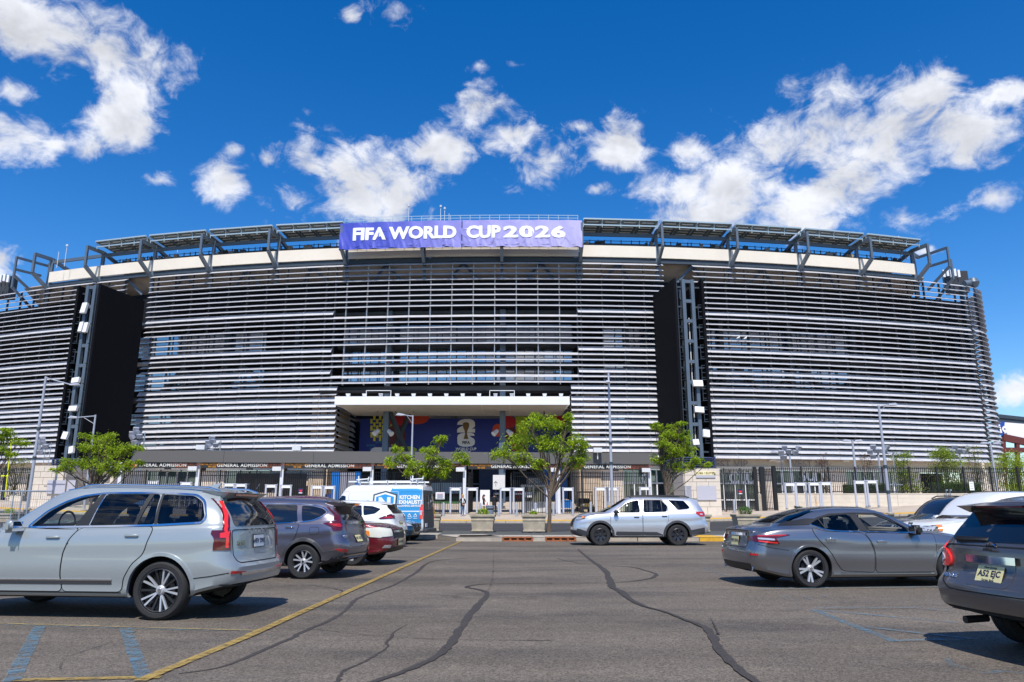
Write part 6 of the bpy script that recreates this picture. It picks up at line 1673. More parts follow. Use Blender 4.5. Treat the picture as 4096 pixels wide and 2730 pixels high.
# ------------------------------------------------------------------ grey-violet SUV
def crv_like(name, label, mat, L, W, H, belt, fw, rw, qw, axles, r, zlow=.25, clad=True, **kw):
    c = suv(L, W, H, belt, zlow=zlow, axles=axles, r=r, archr=r + .065, **kw)
    c.finish_body(name, label, 'car', mat)
    for sg in (-1, 1):
        for q, nm in ((fw, 'front_side_window'), (rw, 'rear_side_window'), (qw, 'quarter_window')):
            if q: c.patch(nm, round_poly(q, .045), 'glass_tint', sgn=sg, off=.006)
        x0 = min(p[0] for p in qw or rw); 
    if clad:
        for xa in axles: c.arch(xa, 'plastic_grey', w_=.075, off=.016)
        for sg in (-1, 1): c.patch('sill_cladding', [(axles[0] + r + .1, zlow + .02), (axles[1] - r - .1, zlow + .02), (axles[1] - r - .1, zlow + .16), (axles[0] + r + .1, zlow + .16)], 'plastic_grey', sgn=sg, off=.014, grid=.12)
    else:
        for xa in axles: c.arch(xa, mat, w_=.045, off=.014)
    return c
fw = [(.86, 1.09), (.42, 1.36), (.10, 1.47), (-.22, 1.52), (-.26, 1.135)]
rw = [(-.33, 1.138), (-.31, 1.525), (-1.03, 1.515), (-1.12, 1.155)]
qw = [(-1.22, 1.175), (-1.13, 1.505), (-1.40, 1.49), (-1.60, 1.445), (-1.72, 1.36), (-1.62, 1.29), (-1.45, 1.215)]
cr = crv_like('suv', 'metallic grey-violet SUV with dark red boomerang tail lights, second car on the left', 'paint_grey_violet', 4.62, 1.855, 1.69, 1.14, fw, rw, qw, (-1.30, 1.36), .355, tail=.40, roofdrop=.09, cowl=(1.05, 1.09), hood=1.02, crease=.014,
              dr=[(.3, .26), (.45, .17), (.62, .13), (.75, .15), (.88, .22), (1.14, .27), (1.26, .32), (1.49, .52), (1.61, .47)])
for sg in (-1, 1):
    cr.strip('window_trim', round_poly([(.9, 1.085), (.44, 1.385), (.10, 1.495), (-.26, 1.545), (-1.1, 1.54), (-1.42, 1.51), (-1.63, 1.46), (-1.755, 1.36), (-1.64, 1.275), (-1.45, 1.195), (-1.18, 1.16), (-.3, 1.12)], .05), .018, 'chrome', sgn=sg, off=.010, closed=True)
    cr.patch('tail_light_side', [(-1.70, 1.14), (-1.86, 1.07), (-2.02, 1.00), (-2.18, 1.02), (-2.14, 1.20), (-2.02, 1.20)], 'tail_dark', sgn=sg, off=.012, grid=.05)
    cr.patch('light_bar', [(-1.80, 1.13), (-2.0, 1.06), (-2.12, 1.06), (-2.1, 1.13)], 'tail_red', sgn=sg, off=.02, grid=.05)
    cr.patch('tail_light', [(sg * .88, 1.16), (sg * .50, 1.10), (sg * .52, .99), (sg * .86, .98)], 'tail_dark', axis='x', sgn=-1, off=.012, grid=.05); cr.strip('tail_light_upper', [(sg * .74, 1.19), (sg * .60, 1.46)], .08, 'tail_dark', axis='x', sgn=-1, off=.012)
    cr.patch('reflector', [(sg * .86, .62), (sg * .62, .60), (sg * .64, .53), (sg * .84, .55)], 'tail_red', axis='x', sgn=-1, off=.016)
    cr.strip('fuel_flap', round_poly([(-1.42, 1.06), (-1.62, 1.06), (-1.64, .92), (-1.43, .90)], .04), .008, 'seam', sgn=sg, off=.002, closed=True) if sg > 0 else None
    cr.strip('side_crease', [(.9, .62), (-.85, .66)], .01, 'seam', sgn=sg, off=.001)
cr.patch('bumper_cladding', [(-.90, .30), (.90, .30), (.90, .60), (.55, .50), (-.55, .50), (-.90, .60)], 'plastic_grey', axis='x', sgn=-1, off=.016, grid=.1)
for sg in (-1, 1): cr.patch('bumper_cladding_side', [(-1.76, .30), (-2.2, .38), (-2.2, .62), (-1.73, .56)], 'plastic_grey', sgn=sg, off=.016, grid=.1)
cr.strip('bumper_silver', [(-.5, .40), (.5, .40)], .06, 'satin_alloy', axis='x', sgn=-1, off=.022)
std_side(cr, [[(.95, 1.06), (.95, .42), (-.24, .42), (-.24, 1.10)], [(-.27, 1.10), (-.27, .42), (-.85, .42), (-.88, .60), (-1.10, .83), (-1.18, 1.12)]], [(-.02, 1.02), (-.97, 1.05)], 'chrome', cap='paint_grey_violet', mir=(.72, 1.08))
rear_glass(cr, [(-.60, 1.20), (.60, 1.20), (.53, 1.52), (-.53, 1.52)])
b = MB(); b.hexa([(-1.90, -.54, 1.50), (-1.90, .54, 1.50), (-1.62, .56, 1.48), (-1.62, -.56, 1.48), (-2.03, -.56, 1.56), (-2.03, .56, 1.56), (-1.60, .60, 1.60), (-1.60, -.60, 1.60)]); b.build('roof_spoiler', 'paint_grey_violet', cr.root)
cr.strip('tailgate_chrome', [(-.50, 1.14), (.50, 1.14)], .05, 'chrome', axis='x', sgn=-1, off=.02)
cr.rear_text('CR-V', .60, .86, .09); cr.plate(.80, 'plate_cream', 'B72 KRT'); cr.box('wiper', (-1.97, .1, 1.24), (.05, .45, .04), 'plastic_black', bev=.015)
b = MB(); ring(b, (-2.10, 0, 1.04), .05, .065, 'x'); b.build('badge', 'chrome', cr.root)
cr.wheels({'n': 5, 'w': .026, 'twin': .26, 'rim': .66, 'dark': 0, 'ph': .2, 'mat': 'satin_alloy', 'bridge': 0})
cr.place(0, 0, 171); cr.root.scale = (.965,) * 3; end_on(cr, (-4.26, 15.64), (-1.30 * .965, (cr.W / 2 - .03) * .965))

# ------------------------------------------------------------------ maroon SUV facing right behind it
fw = [(.80, 1.10), (.45, 1.40), (.15, 1.50), (-.2, 1.53), (-.24, 1.12)]; rw = [(-.32, 1.12), (-.30, 1.53), (-1.05, 1.52), (-1.10, 1.14)]; qw = [(-1.2, 1.15), (-1.15, 1.51), (-1.75, 1.47), (-1.85, 1.22)]
eq = crv_like('suv', 'dark maroon SUV with a clouded headlight, facing right behind the grey-violet SUV', 'paint_maroon', 4.80, 1.81, 1.73, 1.12, fw, rw, qw, (-1.38, 1.48), .35, cowl=(1.02, 1.08), hood=1.04, nose=.92, clad=False)
M('clouded_lamp', (0.62, 0.62, 0.52), rough=.3, coat=.6)
for sg in (-1, 1):
    hl_ = eq.patch('headlight', [(1.78, .92), (2.20, .93), (2.28, .78), (2.20, .68), (1.90, .70), (1.80, .78)], 'clouded_lamp', sgn=sg, off=.018, grid=.06, rad=.04); eq.patch('indicator', [(1.80, .86), (1.90, .84), (1.93, .71), (1.83, .76)], 'lamp_amber', sgn=sg, off=.024, grid=.06, parent=hl_)
    eq.patch('headlight_front', [(sg * .52, .90), (sg * .78, .92), (sg * .80, .70), (sg * .52, .72)], 'clouded_lamp', axis='x', sgn=1, off=.018, grid=.06, rad=.03)
    eq.patch('fog_light', [(sg * .60, .50), (sg * .74, .50), (sg * .74, .43), (sg * .60, .43)], 'lamp_clear', axis='x', sgn=1, off=.014)
eq.patch('grille', [(-.46, .92), (.46, .92), (.42, .66), (-.42, .66)], 'plastic_black', axis='x', sgn=1, off=.012, rad=.04); eq.strip('grille_bar', [(-.46, .82), (.46, .82)], .05, 'chrome', axis='x', sgn=1, off=.025)
eq.patch('lower_intake', [(-.55, .44), (.55, .44), (.7, .32), (-.7, .32)], 'plastic_black', axis='x', sgn=1, off=.012, rad=.03)
eq.plate(.56, 'plate_cream', 'K41 RNP', sgn=1); std_side(eq, [[(.98, 1.06), (.98, .38), (-.22, .38), (-.22, 1.09)], [(-.26, 1.09), (-.26, .38), (-.85, .38), (-1.05, .75), (-1.14, 1.1)]], [(-.0, 1.0), (-.95, 1.02)], 'paint_maroon', mir=(.70, 1.06))
eq.patch('windscreen', [(-.62, 1.10), (.62, 1.10), (.52, 1.60), (-.52, 1.60)], 'glass_tint', axis='x', sgn=1, off=.005); rear_glass(eq, [(-.6, 1.2), (.6, 1.2), (.52, 1.55), (-.52, 1.55)])
eq.strip('bonnet_gap', [(-.78, 1.75), (-.70, 2.15), (-.45, 2.3), (.45, 2.3), (.70, 2.15), (.78, 1.75)], .01, 'seam', axis='z', off=.002) if False else None
eq.wheels({'n': 5, 'w': .07, 'rim': .68, 'fl': 1.4}); eq.place(0, 0, -9); end_on(eq, (-4.0, 19.2), (1.48, -eq.W / 2 + .03))

# ------------------------------------------------------------------ white SUV seen from behind
fw = [(.84, 1.09), (.42, 1.36), (.10, 1.47), (-.22, 1.52), (-.26, 1.12)]; rw = [(-.33, 1.125), (-.31, 1.525), (-1.0, 1.51), (-1.08, 1.15)]; qw = [(-1.14, 1.155), (-1.06, 1.505), (-1.42, 1.48), (-1.75, 1.38), (-1.55, 1.22)]
wr_ = crv_like('suv', 'white SUV with slim dark red tail lights, seen from behind beside the van', 'paint_white', 4.65, 1.84, 1.70, 1.13, fw, rw, qw, (-1.30, 1.40), .36, tail=.42, roofdrop=.10, cowl=(1.05, 1.09), hood=1.03)
for sg in (-1, 1):
    wr_.patch('tail_light_side', [(-1.72, 1.06), (-2.10, 1.20), (-2.24, 1.18), (-2.24, 1.04), (-1.78, 1.02)], 'tail_dark', sgn=sg, off=.012, grid=.06); wr_.patch('light_bar', [(-1.82, 1.06), (-2.1, 1.12), (-2.2, 1.10), (-2.2, 1.06)], 'tail_red', sgn=sg, off=.018, grid=.06)
    wr_.patch('tail_light', [(sg * .86, 1.18), (sg * .55, 1.16), (sg * .55, 1.05), (sg * .84, 1.04)], 'tail_dark', axis='x', sgn=-1, off=.012, grid=.06); wr_.patch('reflector', [(sg * .82, .56), (sg * .62, .56), (sg * .62, .50), (sg * .82, .50)], 'tail_red', axis='x', sgn=-1, off=.014)
wr_.patch('bumper_cladding', [(-.88, .30), (.88, .30), (.86, .62), (-.86, .62)], 'plastic_grey', axis='x', sgn=-1, off=.014, grid=.1); wr_.strip('bumper_silver', [(-.6, .42), (.6, .42)], .1, 'satin_alloy', axis='x', sgn=-1, off=.022)
rear_glass(wr_, [(-.62, 1.22), (.62, 1.22), (.53, 1.54), (-.53, 1.54)]); std_side(wr_, [[(.95, 1.06), (.95, .42), (-.24, .42), (-.24, 1.09)], [(-.27, 1.09), (-.27, .42), (-.85, .42), (-1.08, .82), (-1.12, 1.1)]], [(-.02, 1.02), (-.92, 1.04)], 'paint_white', mir=(.72, 1.07))
b = MB(); b.hexa([(-2.08, -.56, 1.53), (-2.08, .56, 1.53), (-1.70, .62, 1.57), (-1.70, -.62, 1.57), (-2.14, -.56, 1.565), (-2.14, .56, 1.565), (-1.66, .62, 1.61), (-1.66, -.62, 1.61)]); b.build('roof_spoiler', 'paint_white', wr_.root)
b = MB(); ring(b, (-2.20, 0, 1.03), .05, .07, 'x'); b.build('badge', 'chrome', wr_.root); wr_.plate(.86, 'plate_cream', 'D16 VLM'); wr_.box('wiper', (-2.08, .1, 1.26), (.05, .45, .04), 'plastic_black', bev=.015)
wr_.wheels({'n': 5, 'w': .05, 'rim': .68, 'mat': 'satin_alloy'}); wr_.place(0, 0, 171); end_on(wr_, (-4.42, 27.3), (-2.1, wr_.W / 2 - .05))

# ------------------------------------------------------------------ dark teal car, only its nose shows
tz = crv_like('hatchback', 'dark teal car with black grille, its nose showing between the white SUV and the van', 'paint_teal', 4.4, 1.80, 1.54, 1.05, [(.7, 1.0), (.3, 1.27), (-.2, 1.38), (-.24, 1.03)], [(-.32, 1.03), (-.3, 1.38), (-1.0, 1.36), (-1.1, 1.08)], None, (-1.25, 1.40), .345, cowl=(.95, 1.02), hood=.95, nose=.80, ws=.15, tail=.4)
tz.patch('grille', [(-.50, .80), (.50, .80), (.36, .48), (-.36, .48)], 'plastic_black', axis='x', sgn=1, off=.014, rad=.05); tz.strip('grille_chrome', [(-.56, .72), (-.36, .47), (.36, .47), (.56, .72)], .03, 'chrome', axis='x', sgn=1, off=.02)
for sg in (-1, 1): tz.patch('headlight', [(1.70, .86), (2.02, .82), (2.04, .73), (1.85, .76)], 'lamp_clear', sgn=sg, off=.014, grid=.05); tz.patch('headlight_front', [(sg * .55, .80), (sg * .76, .82), (sg * .76, .73), (sg * .55, .72)], 'lamp_clear', axis='x', sgn=1, off=.014, grid=.05)
b = MB(); ring(b, (2.24, 0, .68), .05, .07, 'x'); b.build('badge', 'chrome', tz.root); tz.patch('windscreen', [(-.6, 1.02), (.6, 1.02), (.5, 1.42), (-.5, 1.42)], 'glass_tint', axis='x', sgn=1, off=.005)
tz.wheels({'n': 5, 'w': .05, 'rim': .68, 'mat': 'dark_alloy'}); tz.place(0, 0, -9); end_on(tz, (-4.02, 30.4), (2.15, -.55))

# ------------------------------------------------------------------ van
vL, vW, vH = 5.0, 2.05, 2.48; hl = vL / 2; vw = vW / 2
van = Car(vL, vW, [(-hl, vH - .04), (-hl + .3, vH), (.95, vH), (1.15, vH - .06), (1.36, vH - .30), (1.65, vH - .70), (1.92, 1.42), (2.04, 1.32), (2.3, 1.16), (hl, .95)], [(-hl, 1.30), (1.2, 1.30), (1.95, 1.2), (hl, .85)],
          [(-hl, .40), (-hl + .5, .34), (hl, .30)], [(-hl, vw * .95), (-hl + .08, vw * .985), (-hl + .3, vw), (1.4, vw), (2.05, vw * .93), (2.3, vw * .82), (hl, vw * .66)], [(-hl, vw * .84), (1.1, vw * .82), (1.9, vw * .74), (hl, vw * .6)],
          [(.3, .06), (.6, 0), (1.3, .03), (2.4, .10)], [(.3, .05), (.6, 0), (.9, .06)], (-1.5, 1.53), .345, Dr=.5, archr=.42, up=.012, low=.03, rc=.16)
van.finish_body('van', 'white and sky blue van with a white roof rack and painted company lettering', 'van', 'paint_white')
M('van_white', '#f0f0ee', rough=.35, coat=.5); M('van_blue_print', '#2a8fd0', rough=.4, coat=.5); M('van_grey_print', '#3a4753', rough=.5)
for sg in (-1, 1):
    van.patch('blue_wrap', [(-2.44, .78), (-2.44, 2.38), (-1.06, 2.38), (-.98, 2.22), (-.86, 2.0), (-.60, 1.5), (-.45, .78)], 'paint_van_blue', sgn=sg, off=.004, grid=.12)
    van.patch('lower_wrap', [(-2.44, .42), (-2.44, .77), (-1.98, .77), (-1.92, .62), (-1.93, .42)], 'plastic_grey', sgn=sg, off=.008, grid=.12); van.patch('lower_wrap', [(-1.06, .42), (-1.08, .62), (-.98, .77), (1.0, .77), (1.06, .42)], 'plastic_grey', sgn=sg, off=.008, grid=.12)
    for xs0, xs1 in ((-2.36, -1.42), (-1.32, -.30), (-.20, .92)):
        van.strip('panel_press', round_poly([(xs0, .95), (xs1, .95), (xs1, 2.14), (xs0, 2.14)], .06), .012, 'paint_van_blue' if xs1 < -.35 else 'paint_white', sgn=sg, off=.010, closed=True)
    van.patch('cab_window', [(1.10, 1.36), (1.14, 1.95), (1.34, 1.98), (1.58, 1.72), (1.80, 1.42), (1.76, 1.36)], 'glass_tint', sgn=sg, off=.008, rad=.06); van.strip('cab_pillar', [(1.50, 1.36), (1.50, 1.84)], .05, 'plastic_black', sgn=sg, off=.012)
    dp = round_poly([(1.0, .60), (1.0, 2.16), (1.24, 2.14), (1.78, 1.48), (1.85, 1.2), (1.82, .62)], .08)
    dr_ = van.patch('door', dp, 'paint_white', sgn=sg, off=.005, grid=.14, depth=.003); van.strip('door_gap', dp, .018, 'seam', sgn=sg, off=.003, closed=True, parent=dr_)
    van.patch('tail_light', [(-2.34, .95), (-2.46, .95), (-2.46, 1.60), (-2.40, 1.58), (-2.34, 1.45)], 'tail_bright', sgn=sg, off=.02, grid=.08); van.patch('tail_light_lens', [(-2.36, 1.12), (-2.44, 1.12), (-2.44, 1.32), (-2.36, 1.32)], 'lamp_clear', sgn=sg, off=.028, grid=.08)
    van.patch('tail_light_rear', [(sg * .90, .95), (sg * .98, .95), (sg * .97, 1.60), (sg * .92, 1.55)], 'tail_bright', axis='x', sgn=-1, off=.018, grid=.08)
    cx, cz = -.72, 1.60
    def shp(k): return [(cx, cz + .58 * k), (cx - .56 * k, cz + .42 * k), (cx - .56 * k, cz - .18 * k), (cx - .36 * k, cz - .46 * k), (cx, cz - .66 * k), (cx + .36 * k, cz - .46 * k), (cx + .56 * k, cz - .18 * k), (cx + .56 * k, cz + .42 * k)]
    for m_, k, o in (('van_grey_print', 1.0, .012), ('van_white', .87, .018), ('van_blue_print', .74, .024)): van.patch('emblem', shp(k), m_, sgn=sg, off=o, grid=.2)
    van.side_text('N', cx, cz - .03, .72, 'van_white', sg, bold=.05, off=.036)
    van.side_text('NELBUD', .40, 1.66, .235, 'van_grey_print', sg, bold=.003, off=.012)
    for s_, zz, sz, bd in (('KITCHEN', 1.88, .225, .012), ('EXHAUST', 1.67, .225, .012), ('CLEANING SERVICES', 1.51, .115, .004)): van.side_text(s_, -1.86, zz, sz, 'van_white', sg, bold=bd, off=.014)
    for k in range(3):
        x = -1.62 - k * .27
        van.strip('pictogram', round_poly([(x - .06, 1.04), (x + .06, 1.04), (x + .06, 1.13), (x - .06, 1.13)], .03), .020, 'van_white', sgn=sg, off=.012, closed=True); van.strip('pictogram_line', [(x - .09, .97), (x + .09, .97)], .016, 'van_white', sgn=sg, off=.012); van.strip('pictogram_stem', [(x, 1.13), (x, 1.19)], .04, 'van_white', sgn=sg, off=.012)
van.patch('rear_door', [(-.86, .55), (-.02, .55), (-.02, 2.2), (-.80, 2.2)], 'plastic_grey', axis='x', sgn=-1, off=.01, grid=.15); van.patch('rear_door', [(.02, .55), (.86, .55), (.80, 2.2), (.02, 2.2)], 'plastic_grey', axis='x', sgn=-1, off=.01, grid=.15)
for s_ in (-1, 1): van.patch('rear_window', [(s_ * .10, 1.35), (s_ * .72, 1.35), (s_ * .68, 2.05), (s_ * .10, 2.05)], 'glass_tint', axis='x', sgn=-1, off=.02, grid=.15, rad=.05)
van.box('rear_bumper', (-2.56, 0, .45), (.2, 1.7, .16), 'plastic_grey', bev=.03); van.box('number_plate', (-2.56, .62, .68), (.02, .3, .16), 'plate_white'); van.box('brake_lights', (-2.42, 0, 2.40), (.05, .5, .05), 'tail_red')
van.patch('windscreen', [(-.8, 1.45), (.8, 1.45), (.68, 2.2), (-.68, 2.2)], 'glass_tint', axis='x', sgn=1, off=.006); van.mirror(1.74, 1.42, size=(.14, .24, .34))
b = MB()
for y in (-.62, .62):
    b.bar((-2.3, y, 2.60), (1.15, y, 2.60), .05, .06)
    for x in (-2.1, -.7, .6): b.bar((x, y, 2.46), (x, y, 2.60), .05, .05)
for x in (-2.1, -.7, .6): b.bar((x, -.7, 2.62), (x, .8, 2.62), .05, .05)
b.build('roof_rack', 'white_paint', van.root)
for x in (-2.1, .45):
    b = MB(); b.bar((x - .3, .72, 2.72), (x + .3, .70, 2.68), .06, .05); b.bar((x - .25, .7, 2.64), (x - .3, .72, 2.8), .05, .05); b.bar((x + .2, .7, 2.6), (x + .2, .7, 2.85), .05, .05); b.build('ladder_clamp', 'white_paint', van.root)
for xa in van.ax: van.arch(xa, 'plastic_grey', w_=.06, off=.014)
van.wheels({'n': 8, 'w': .05, 'rim': .62, 'mat': 'satin_alloy'}); van.place(0, 0, 171); end_on(van, (-3.95, 33.5), (-2.48, vw - .02))

# ------------------------------------------------------------------ silver SUV beside the island
fw = [(1.02, 1.195), (.55, 1.54), (.32, 1.625), (.06, 1.665), (.05, 1.20)]; rw = [(-.10, 1.215), (-.12, 1.675), (-.80, 1.675), (-1.02, 1.42), (-.95, 1.235)]; qw = [(-1.06, 1.665), (-1.66, 1.64), (-1.86, 1.39), (-1.78, 1.335), (-1.40, 1.30)]
pi = suv(5.09, 1.99, 1.80, 1.195, zlow=.30, hood=1.20, cowl=(1.36, 1.22), ws=.42, tail=.33, roofdrop=.05, Dr=.9, axles=(-1.335, 1.555), r=.385, archr=.455, nose=1.0, low=.07, up=.05, crease=.012)
pi.finish_body('suv', 'silver SUV with black cladding and dark wheels standing beside the traffic island', 'car', 'paint_silver', cavity=(-1.9, 1.45, 1.215, 1.71, .72, .60), sidewin=[fw, rw, qw])
for sg in (-1, 1):
    for q, nm, mt in ((fw, 'front_side_window', 'glass_light'), (rw, 'rear_side_window', 'glass_privacy'), (qw, 'quarter_window', 'glass_privacy')): pi.patch(nm, round_poly(q, .05), mt, sgn=sg, off=.004, depth=.004)
    pi.strip('window_trim', round_poly([(1.10, 1.185), (.58, 1.56), (.33, 1.648), (.06, 1.69), (-.8, 1.70), (-1.05, 1.42), (-.96, 1.215)], .05), .016, 'plastic_black', sgn=sg, off=.010, closed=True)
    pi.strip('window_divider', [(-.79, 1.235), (-.78, 1.67)], .025, 'plastic_black', sgn=sg, off=.010)
    pi.patch('sill_cladding', [(-.78, .33), (1.02, .33), (.95, .52), (-.55, .50), (-.78, .40)], 'plastic_grey', sgn=sg, off=.016, grid=.1)
    hl_ = pi.patch('headlight', [(2.46, 1.02), (2.10, 1.07), (2.12, .98), (2.44, .92)], 'plastic_black', sgn=sg, off=.014, grid=.05); pi.patch('indicator', [(2.22, 1.05), (2.12, 1.06), (2.14, 1.0), (2.22, .99)], 'lamp_amber', sgn=sg, off=.020, grid=.05, parent=hl_); pi.strip('lamp_line', [(2.44, .96), (2.2, .99)], .02, 'lamp_clear', sgn=sg, off=.02, parent=hl_)
    pi.patch('headlight_front', [(sg * .56, 1.02), (sg * .84, 1.02), (sg * .84, .92), (sg * .56, .92)], 'lamp_clear', axis='x', sgn=1, off=.014, grid=.05)
    pi.patch('tail_light_side', [(-2.06, 1.225), (-2.30, 1.235), (-2.36, 1.06), (-2.22, 1.05), (-2.05, 1.18)], 'tail_red', sgn=sg, off=.014, grid=.05); pi.patch('tail_light_lens', [(-2.20, 1.17), (-2.3, 1.17), (-2.3, 1.11), (-2.2, 1.12)], 'lamp_clear', sgn=sg, off=.02, grid=.05); pi.patch('tail_light', [(sg * .92, 1.23), (sg * .6, 1.22), (sg * .6, 1.08), (sg * .9, 1.06)], 'tail_red', axis='x', sgn=-1, off=.014, grid=.06)
    pi.patch('bumper_cladding_side', [(-1.82, .38), (-2.36, .46), (-2.36, .66), (-1.80, .56)], 'plastic_grey', sgn=sg, off=.016, grid=.08); pi.patch('bumper_cladding_front', [(2.05, .36), (2.42, .40), (2.42, .62), (2.3, .60), (2.06, .52)], 'plastic_grey', sgn=sg, off=.016, grid=.08)
    b = MB(); pts = [(x, sg * (pi.c[4](x) - .05), pi.c[0](x) + (.035 if -1.75 < x < .25 else -.02)) for x in lin(-1.9, .38, 14)]; b.tube(pts, .022, 8); b.build('roof_rail', 'plastic_black', pi.root, smooth=60)
std_side(pi, [[(1.16, 1.18), (1.16, .5), (1.0, .36), (-.02, .36), (-.02, 1.19)], [(-.06, 1.195), (-.06, .36), (-.76, .36), (-.84, .62), (-1.0, .9), (-1.0, 1.21)]], [(.19, 1.03), (-.86, 1.06)], 'plastic_black', mir=(.96, 1.18))
for xa in pi.ax: pi.arch(xa, 'plastic_grey', w_=.085, off=.02)
pi.patch('grille', [(-.55, 1.0), (.55, 1.0), (.5, .68), (-.5, .68)], 'plastic_black', axis='x', sgn=1, off=.012, rad=.04); pi.patch('lower_cladding', [(-.85, .34), (.85, .34), (.85, .56), (-.85, .56)], 'plastic_grey', axis='x', sgn=1, off=.014)
pi.patch('windscreen', [(-.72, 1.24), (.72, 1.24), (.62, 1.72), (-.62, 1.72)], 'glass_light', axis='x', sgn=1, off=.004, depth=.004); rear_glass(pi, [(-.68, 1.25), (.68, 1.25), (.58, 1.64), (-.58, 1.64)], 'glass_privacy')
pi.patch('bonnet_black', [(1.75, -.55), (2.38, -.5), (2.38, .5), (1.75, .55)], 'paint_silver', axis='z', off=.004, grid=.15)
b = MB(); b.hexa([(-2.18, -.62, 1.66), (-2.18, .62, 1.66), (-1.85, .66, 1.70), (-1.85, -.66, 1.70), (-2.24, -.62, 1.70), (-2.24, .62, 1.70), (-1.82, .66, 1.745), (-1.82, -.66, 1.745)]); b.build('roof_spoiler', 'paint_silver', pi.root)
pi.seats([(.1, 1.06), (-.85, 1.06)], 'seat_dark'); pi.box('dashboard', (1.0, 0, 1.18), (.4, 1.3, .14), 'seat_dark', bev=.04)
pi.wheels({'n': 7, 'w': .05, 'twin': .16, 'rim': .62, 'mat': 'dark_alloy', 'hub': 'dark_alloy'}); pi.place(0, 0, 180); pi.root.scale = (1.035,) * 3; end_on(pi, (6.41, 29.5), (-1.335 * 1.035, (pi.W / 2 - .03) * 1.035))

# ------------------------------------------------------------------ gunmetal saloon
mL, mW = 4.90, 1.86; hl = mL / 2; mw = mW / 2
mx_ = Car(mL, mW, [(-hl, 1.03), (-hl + .12, 1.075), (-hl + .4, 1.085), (-1.85, 1.10), (-1.72, 1.14), (-1.35, 1.285), (-.9, 1.395), (-.4, 1.435), (0, 1.43), (.28, 1.385), (.62, 1.25), (1.0, 1.05), (1.08, 1.015), (1.7, .95), (2.1, .86), (2.35, .72), (hl, .60)],
          [(-hl, .93), (-1.7, 1.02), (-1.1, 1.03), (-.2, .965), (.9, .95), (1.8, .82), (hl, .55)], [(-hl, .30), (-hl + .4, .22), (-1.6, .17), (1.7, .16), (hl, .2)],
          [(-hl, mw * .74), (-hl + .07, mw * .84), (-hl + .25, mw * .93), (-1.5, mw * .99), (-1.1, mw), (-.3, mw * .98), (.8, mw * .98), (1.5, mw), (2.0, mw * .94), (2.3, mw * .8), (hl, mw * .62)],
          [(-hl, mw * .70), (-1.75, mw * .72), (-1.2, mw * .62), (-.4, mw * .63), (.3, mw * .64), (1.05, mw * .78), (2.2, mw * .7), (hl, mw * .5)],
          [(.2, .26), (.35, .16), (.5, .12), (.66, .12), (.78, .18), (.95, .20), (1.08, .14)], [(.2, .1), (.5, 0), (.7, .05)], (-1.296, 1.48), .338, Dr=.7, Df=.7, archr=.385, low=.085, up=.06, crease=.016)
fw = [(-.215, 1.285), (.19, 1.275), (.40, 1.19), (.64, 1.06), (.70, .985), (.66, .965), (-.11, .985)]; rw = [(-1.19, 1.115), (-1.0, 1.205), (-.74, 1.268), (-.37, 1.287), (-.275, .995), (-.66, .995), (-.95, 1.015)]
mx_.finish_body('saloon_car', 'gunmetal grey saloon car with five-spoke alloys parked at the right', 'car', 'paint_gun', cavity=(-1.55, 1.1, 1.01, 1.345, .70, .52), sidewin=[fw, rw])
for sg in (-1, 1):
    mx_.patch('front_side_window', round_poly(fw, .04), 'glass_light', sgn=sg, off=.004, depth=.004); mx_.patch('rear_side_window', round_poly(rw, .04), 'glass_light', sgn=sg, off=.004, depth=.004)
    mx_.patch('pillar_cover', [(-.285, 1.29), (-.36, 1.29), (-.27, .99), (-.12, .985)] if False else [(-.22, 1.288), (-.365, 1.29), (-.272, .993), (-.115, .985)], 'plastic_black', sgn=sg, off=.010); mx_.strip('quarter_bar', [(-1.0, 1.2), (-.945, 1.02)], .022, 'plastic_black', sgn=sg, off=.010)
    mx_.strip('window_trim', round_poly([(-1.22, 1.11), (-.95, 1.012), (-.66, .985), (.68, .955), (.73, .985)], .03), .014, 'chrome', sgn=sg, off=.012); mx_.strip('roof_trim', [(-1.62, 1.10), (-1.22, 1.115), (-1.0, 1.222), (-.74, 1.287), (-.3, 1.308), (.2, 1.298), (.42, 1.21), (.74, 1.0)], .022, 'plastic_black', sgn=sg, off=.009)
    mx_.patch('floating_pillar', [(-1.24, 1.11), (-1.75, 1.085), (-1.60, 1.15), (-1.22, 1.21), (-1.06, 1.21)], 'plastic_black', sgn=sg, off=.007)
    tl = mx_.patch('tail_light_side', [(-2.18, .915), (-1.66, .935), (-1.66, .92), (-1.92, .87), (-1.86, .775), (-2.0, .77), (-2.25, .80)], 'tail_dark', sgn=sg, off=.012, grid=.05); mx_.strip('light_bar', [(-2.2, .905), (-1.74, .92)], .022, 'tail_red', sgn=sg, off=.02, parent=tl); mx_.strip('light_bar', [(-1.9, .79), (-2.2, .815)], .018, 'tail_bright', sgn=sg, off=.02, parent=tl); mx_.strip('light_clear', [(-1.95, .845), (-2.2, .86)], .03, 'lamp_clear', sgn=sg, off=.019, parent=tl)
    mx_.patch('tail_light', [(sg * .80, .92), (sg * .48, .90), (sg * .50, .82), (sg * .80, .80)], 'tail_dark', axis='x', sgn=-1, off=.012, grid=.05); mx_.patch('reflector', [(sg * .80, .60), (sg * .66, .60), (sg * .66, .565), (sg * .80, .565)], 'tail_red', axis='x', sgn=-1, off=.012)
    mx_.strip('bumper_gap', [(-1.70, .66), (-2.0, .70), (-2.25, .77)], .010, 'seam', sgn=sg, off=.003); mx_.strip('sill_line', [(-.75, .26), (1.0, .25)], .015, 'chrome' if False else 'plastic_grey', sgn=sg, off=.010)
    b = MB(); ring(b, (-2.30, sg * .60, .335), .03, .055, 'x'); b.build('exhaust_pipe', 'chrome', mx_.root)
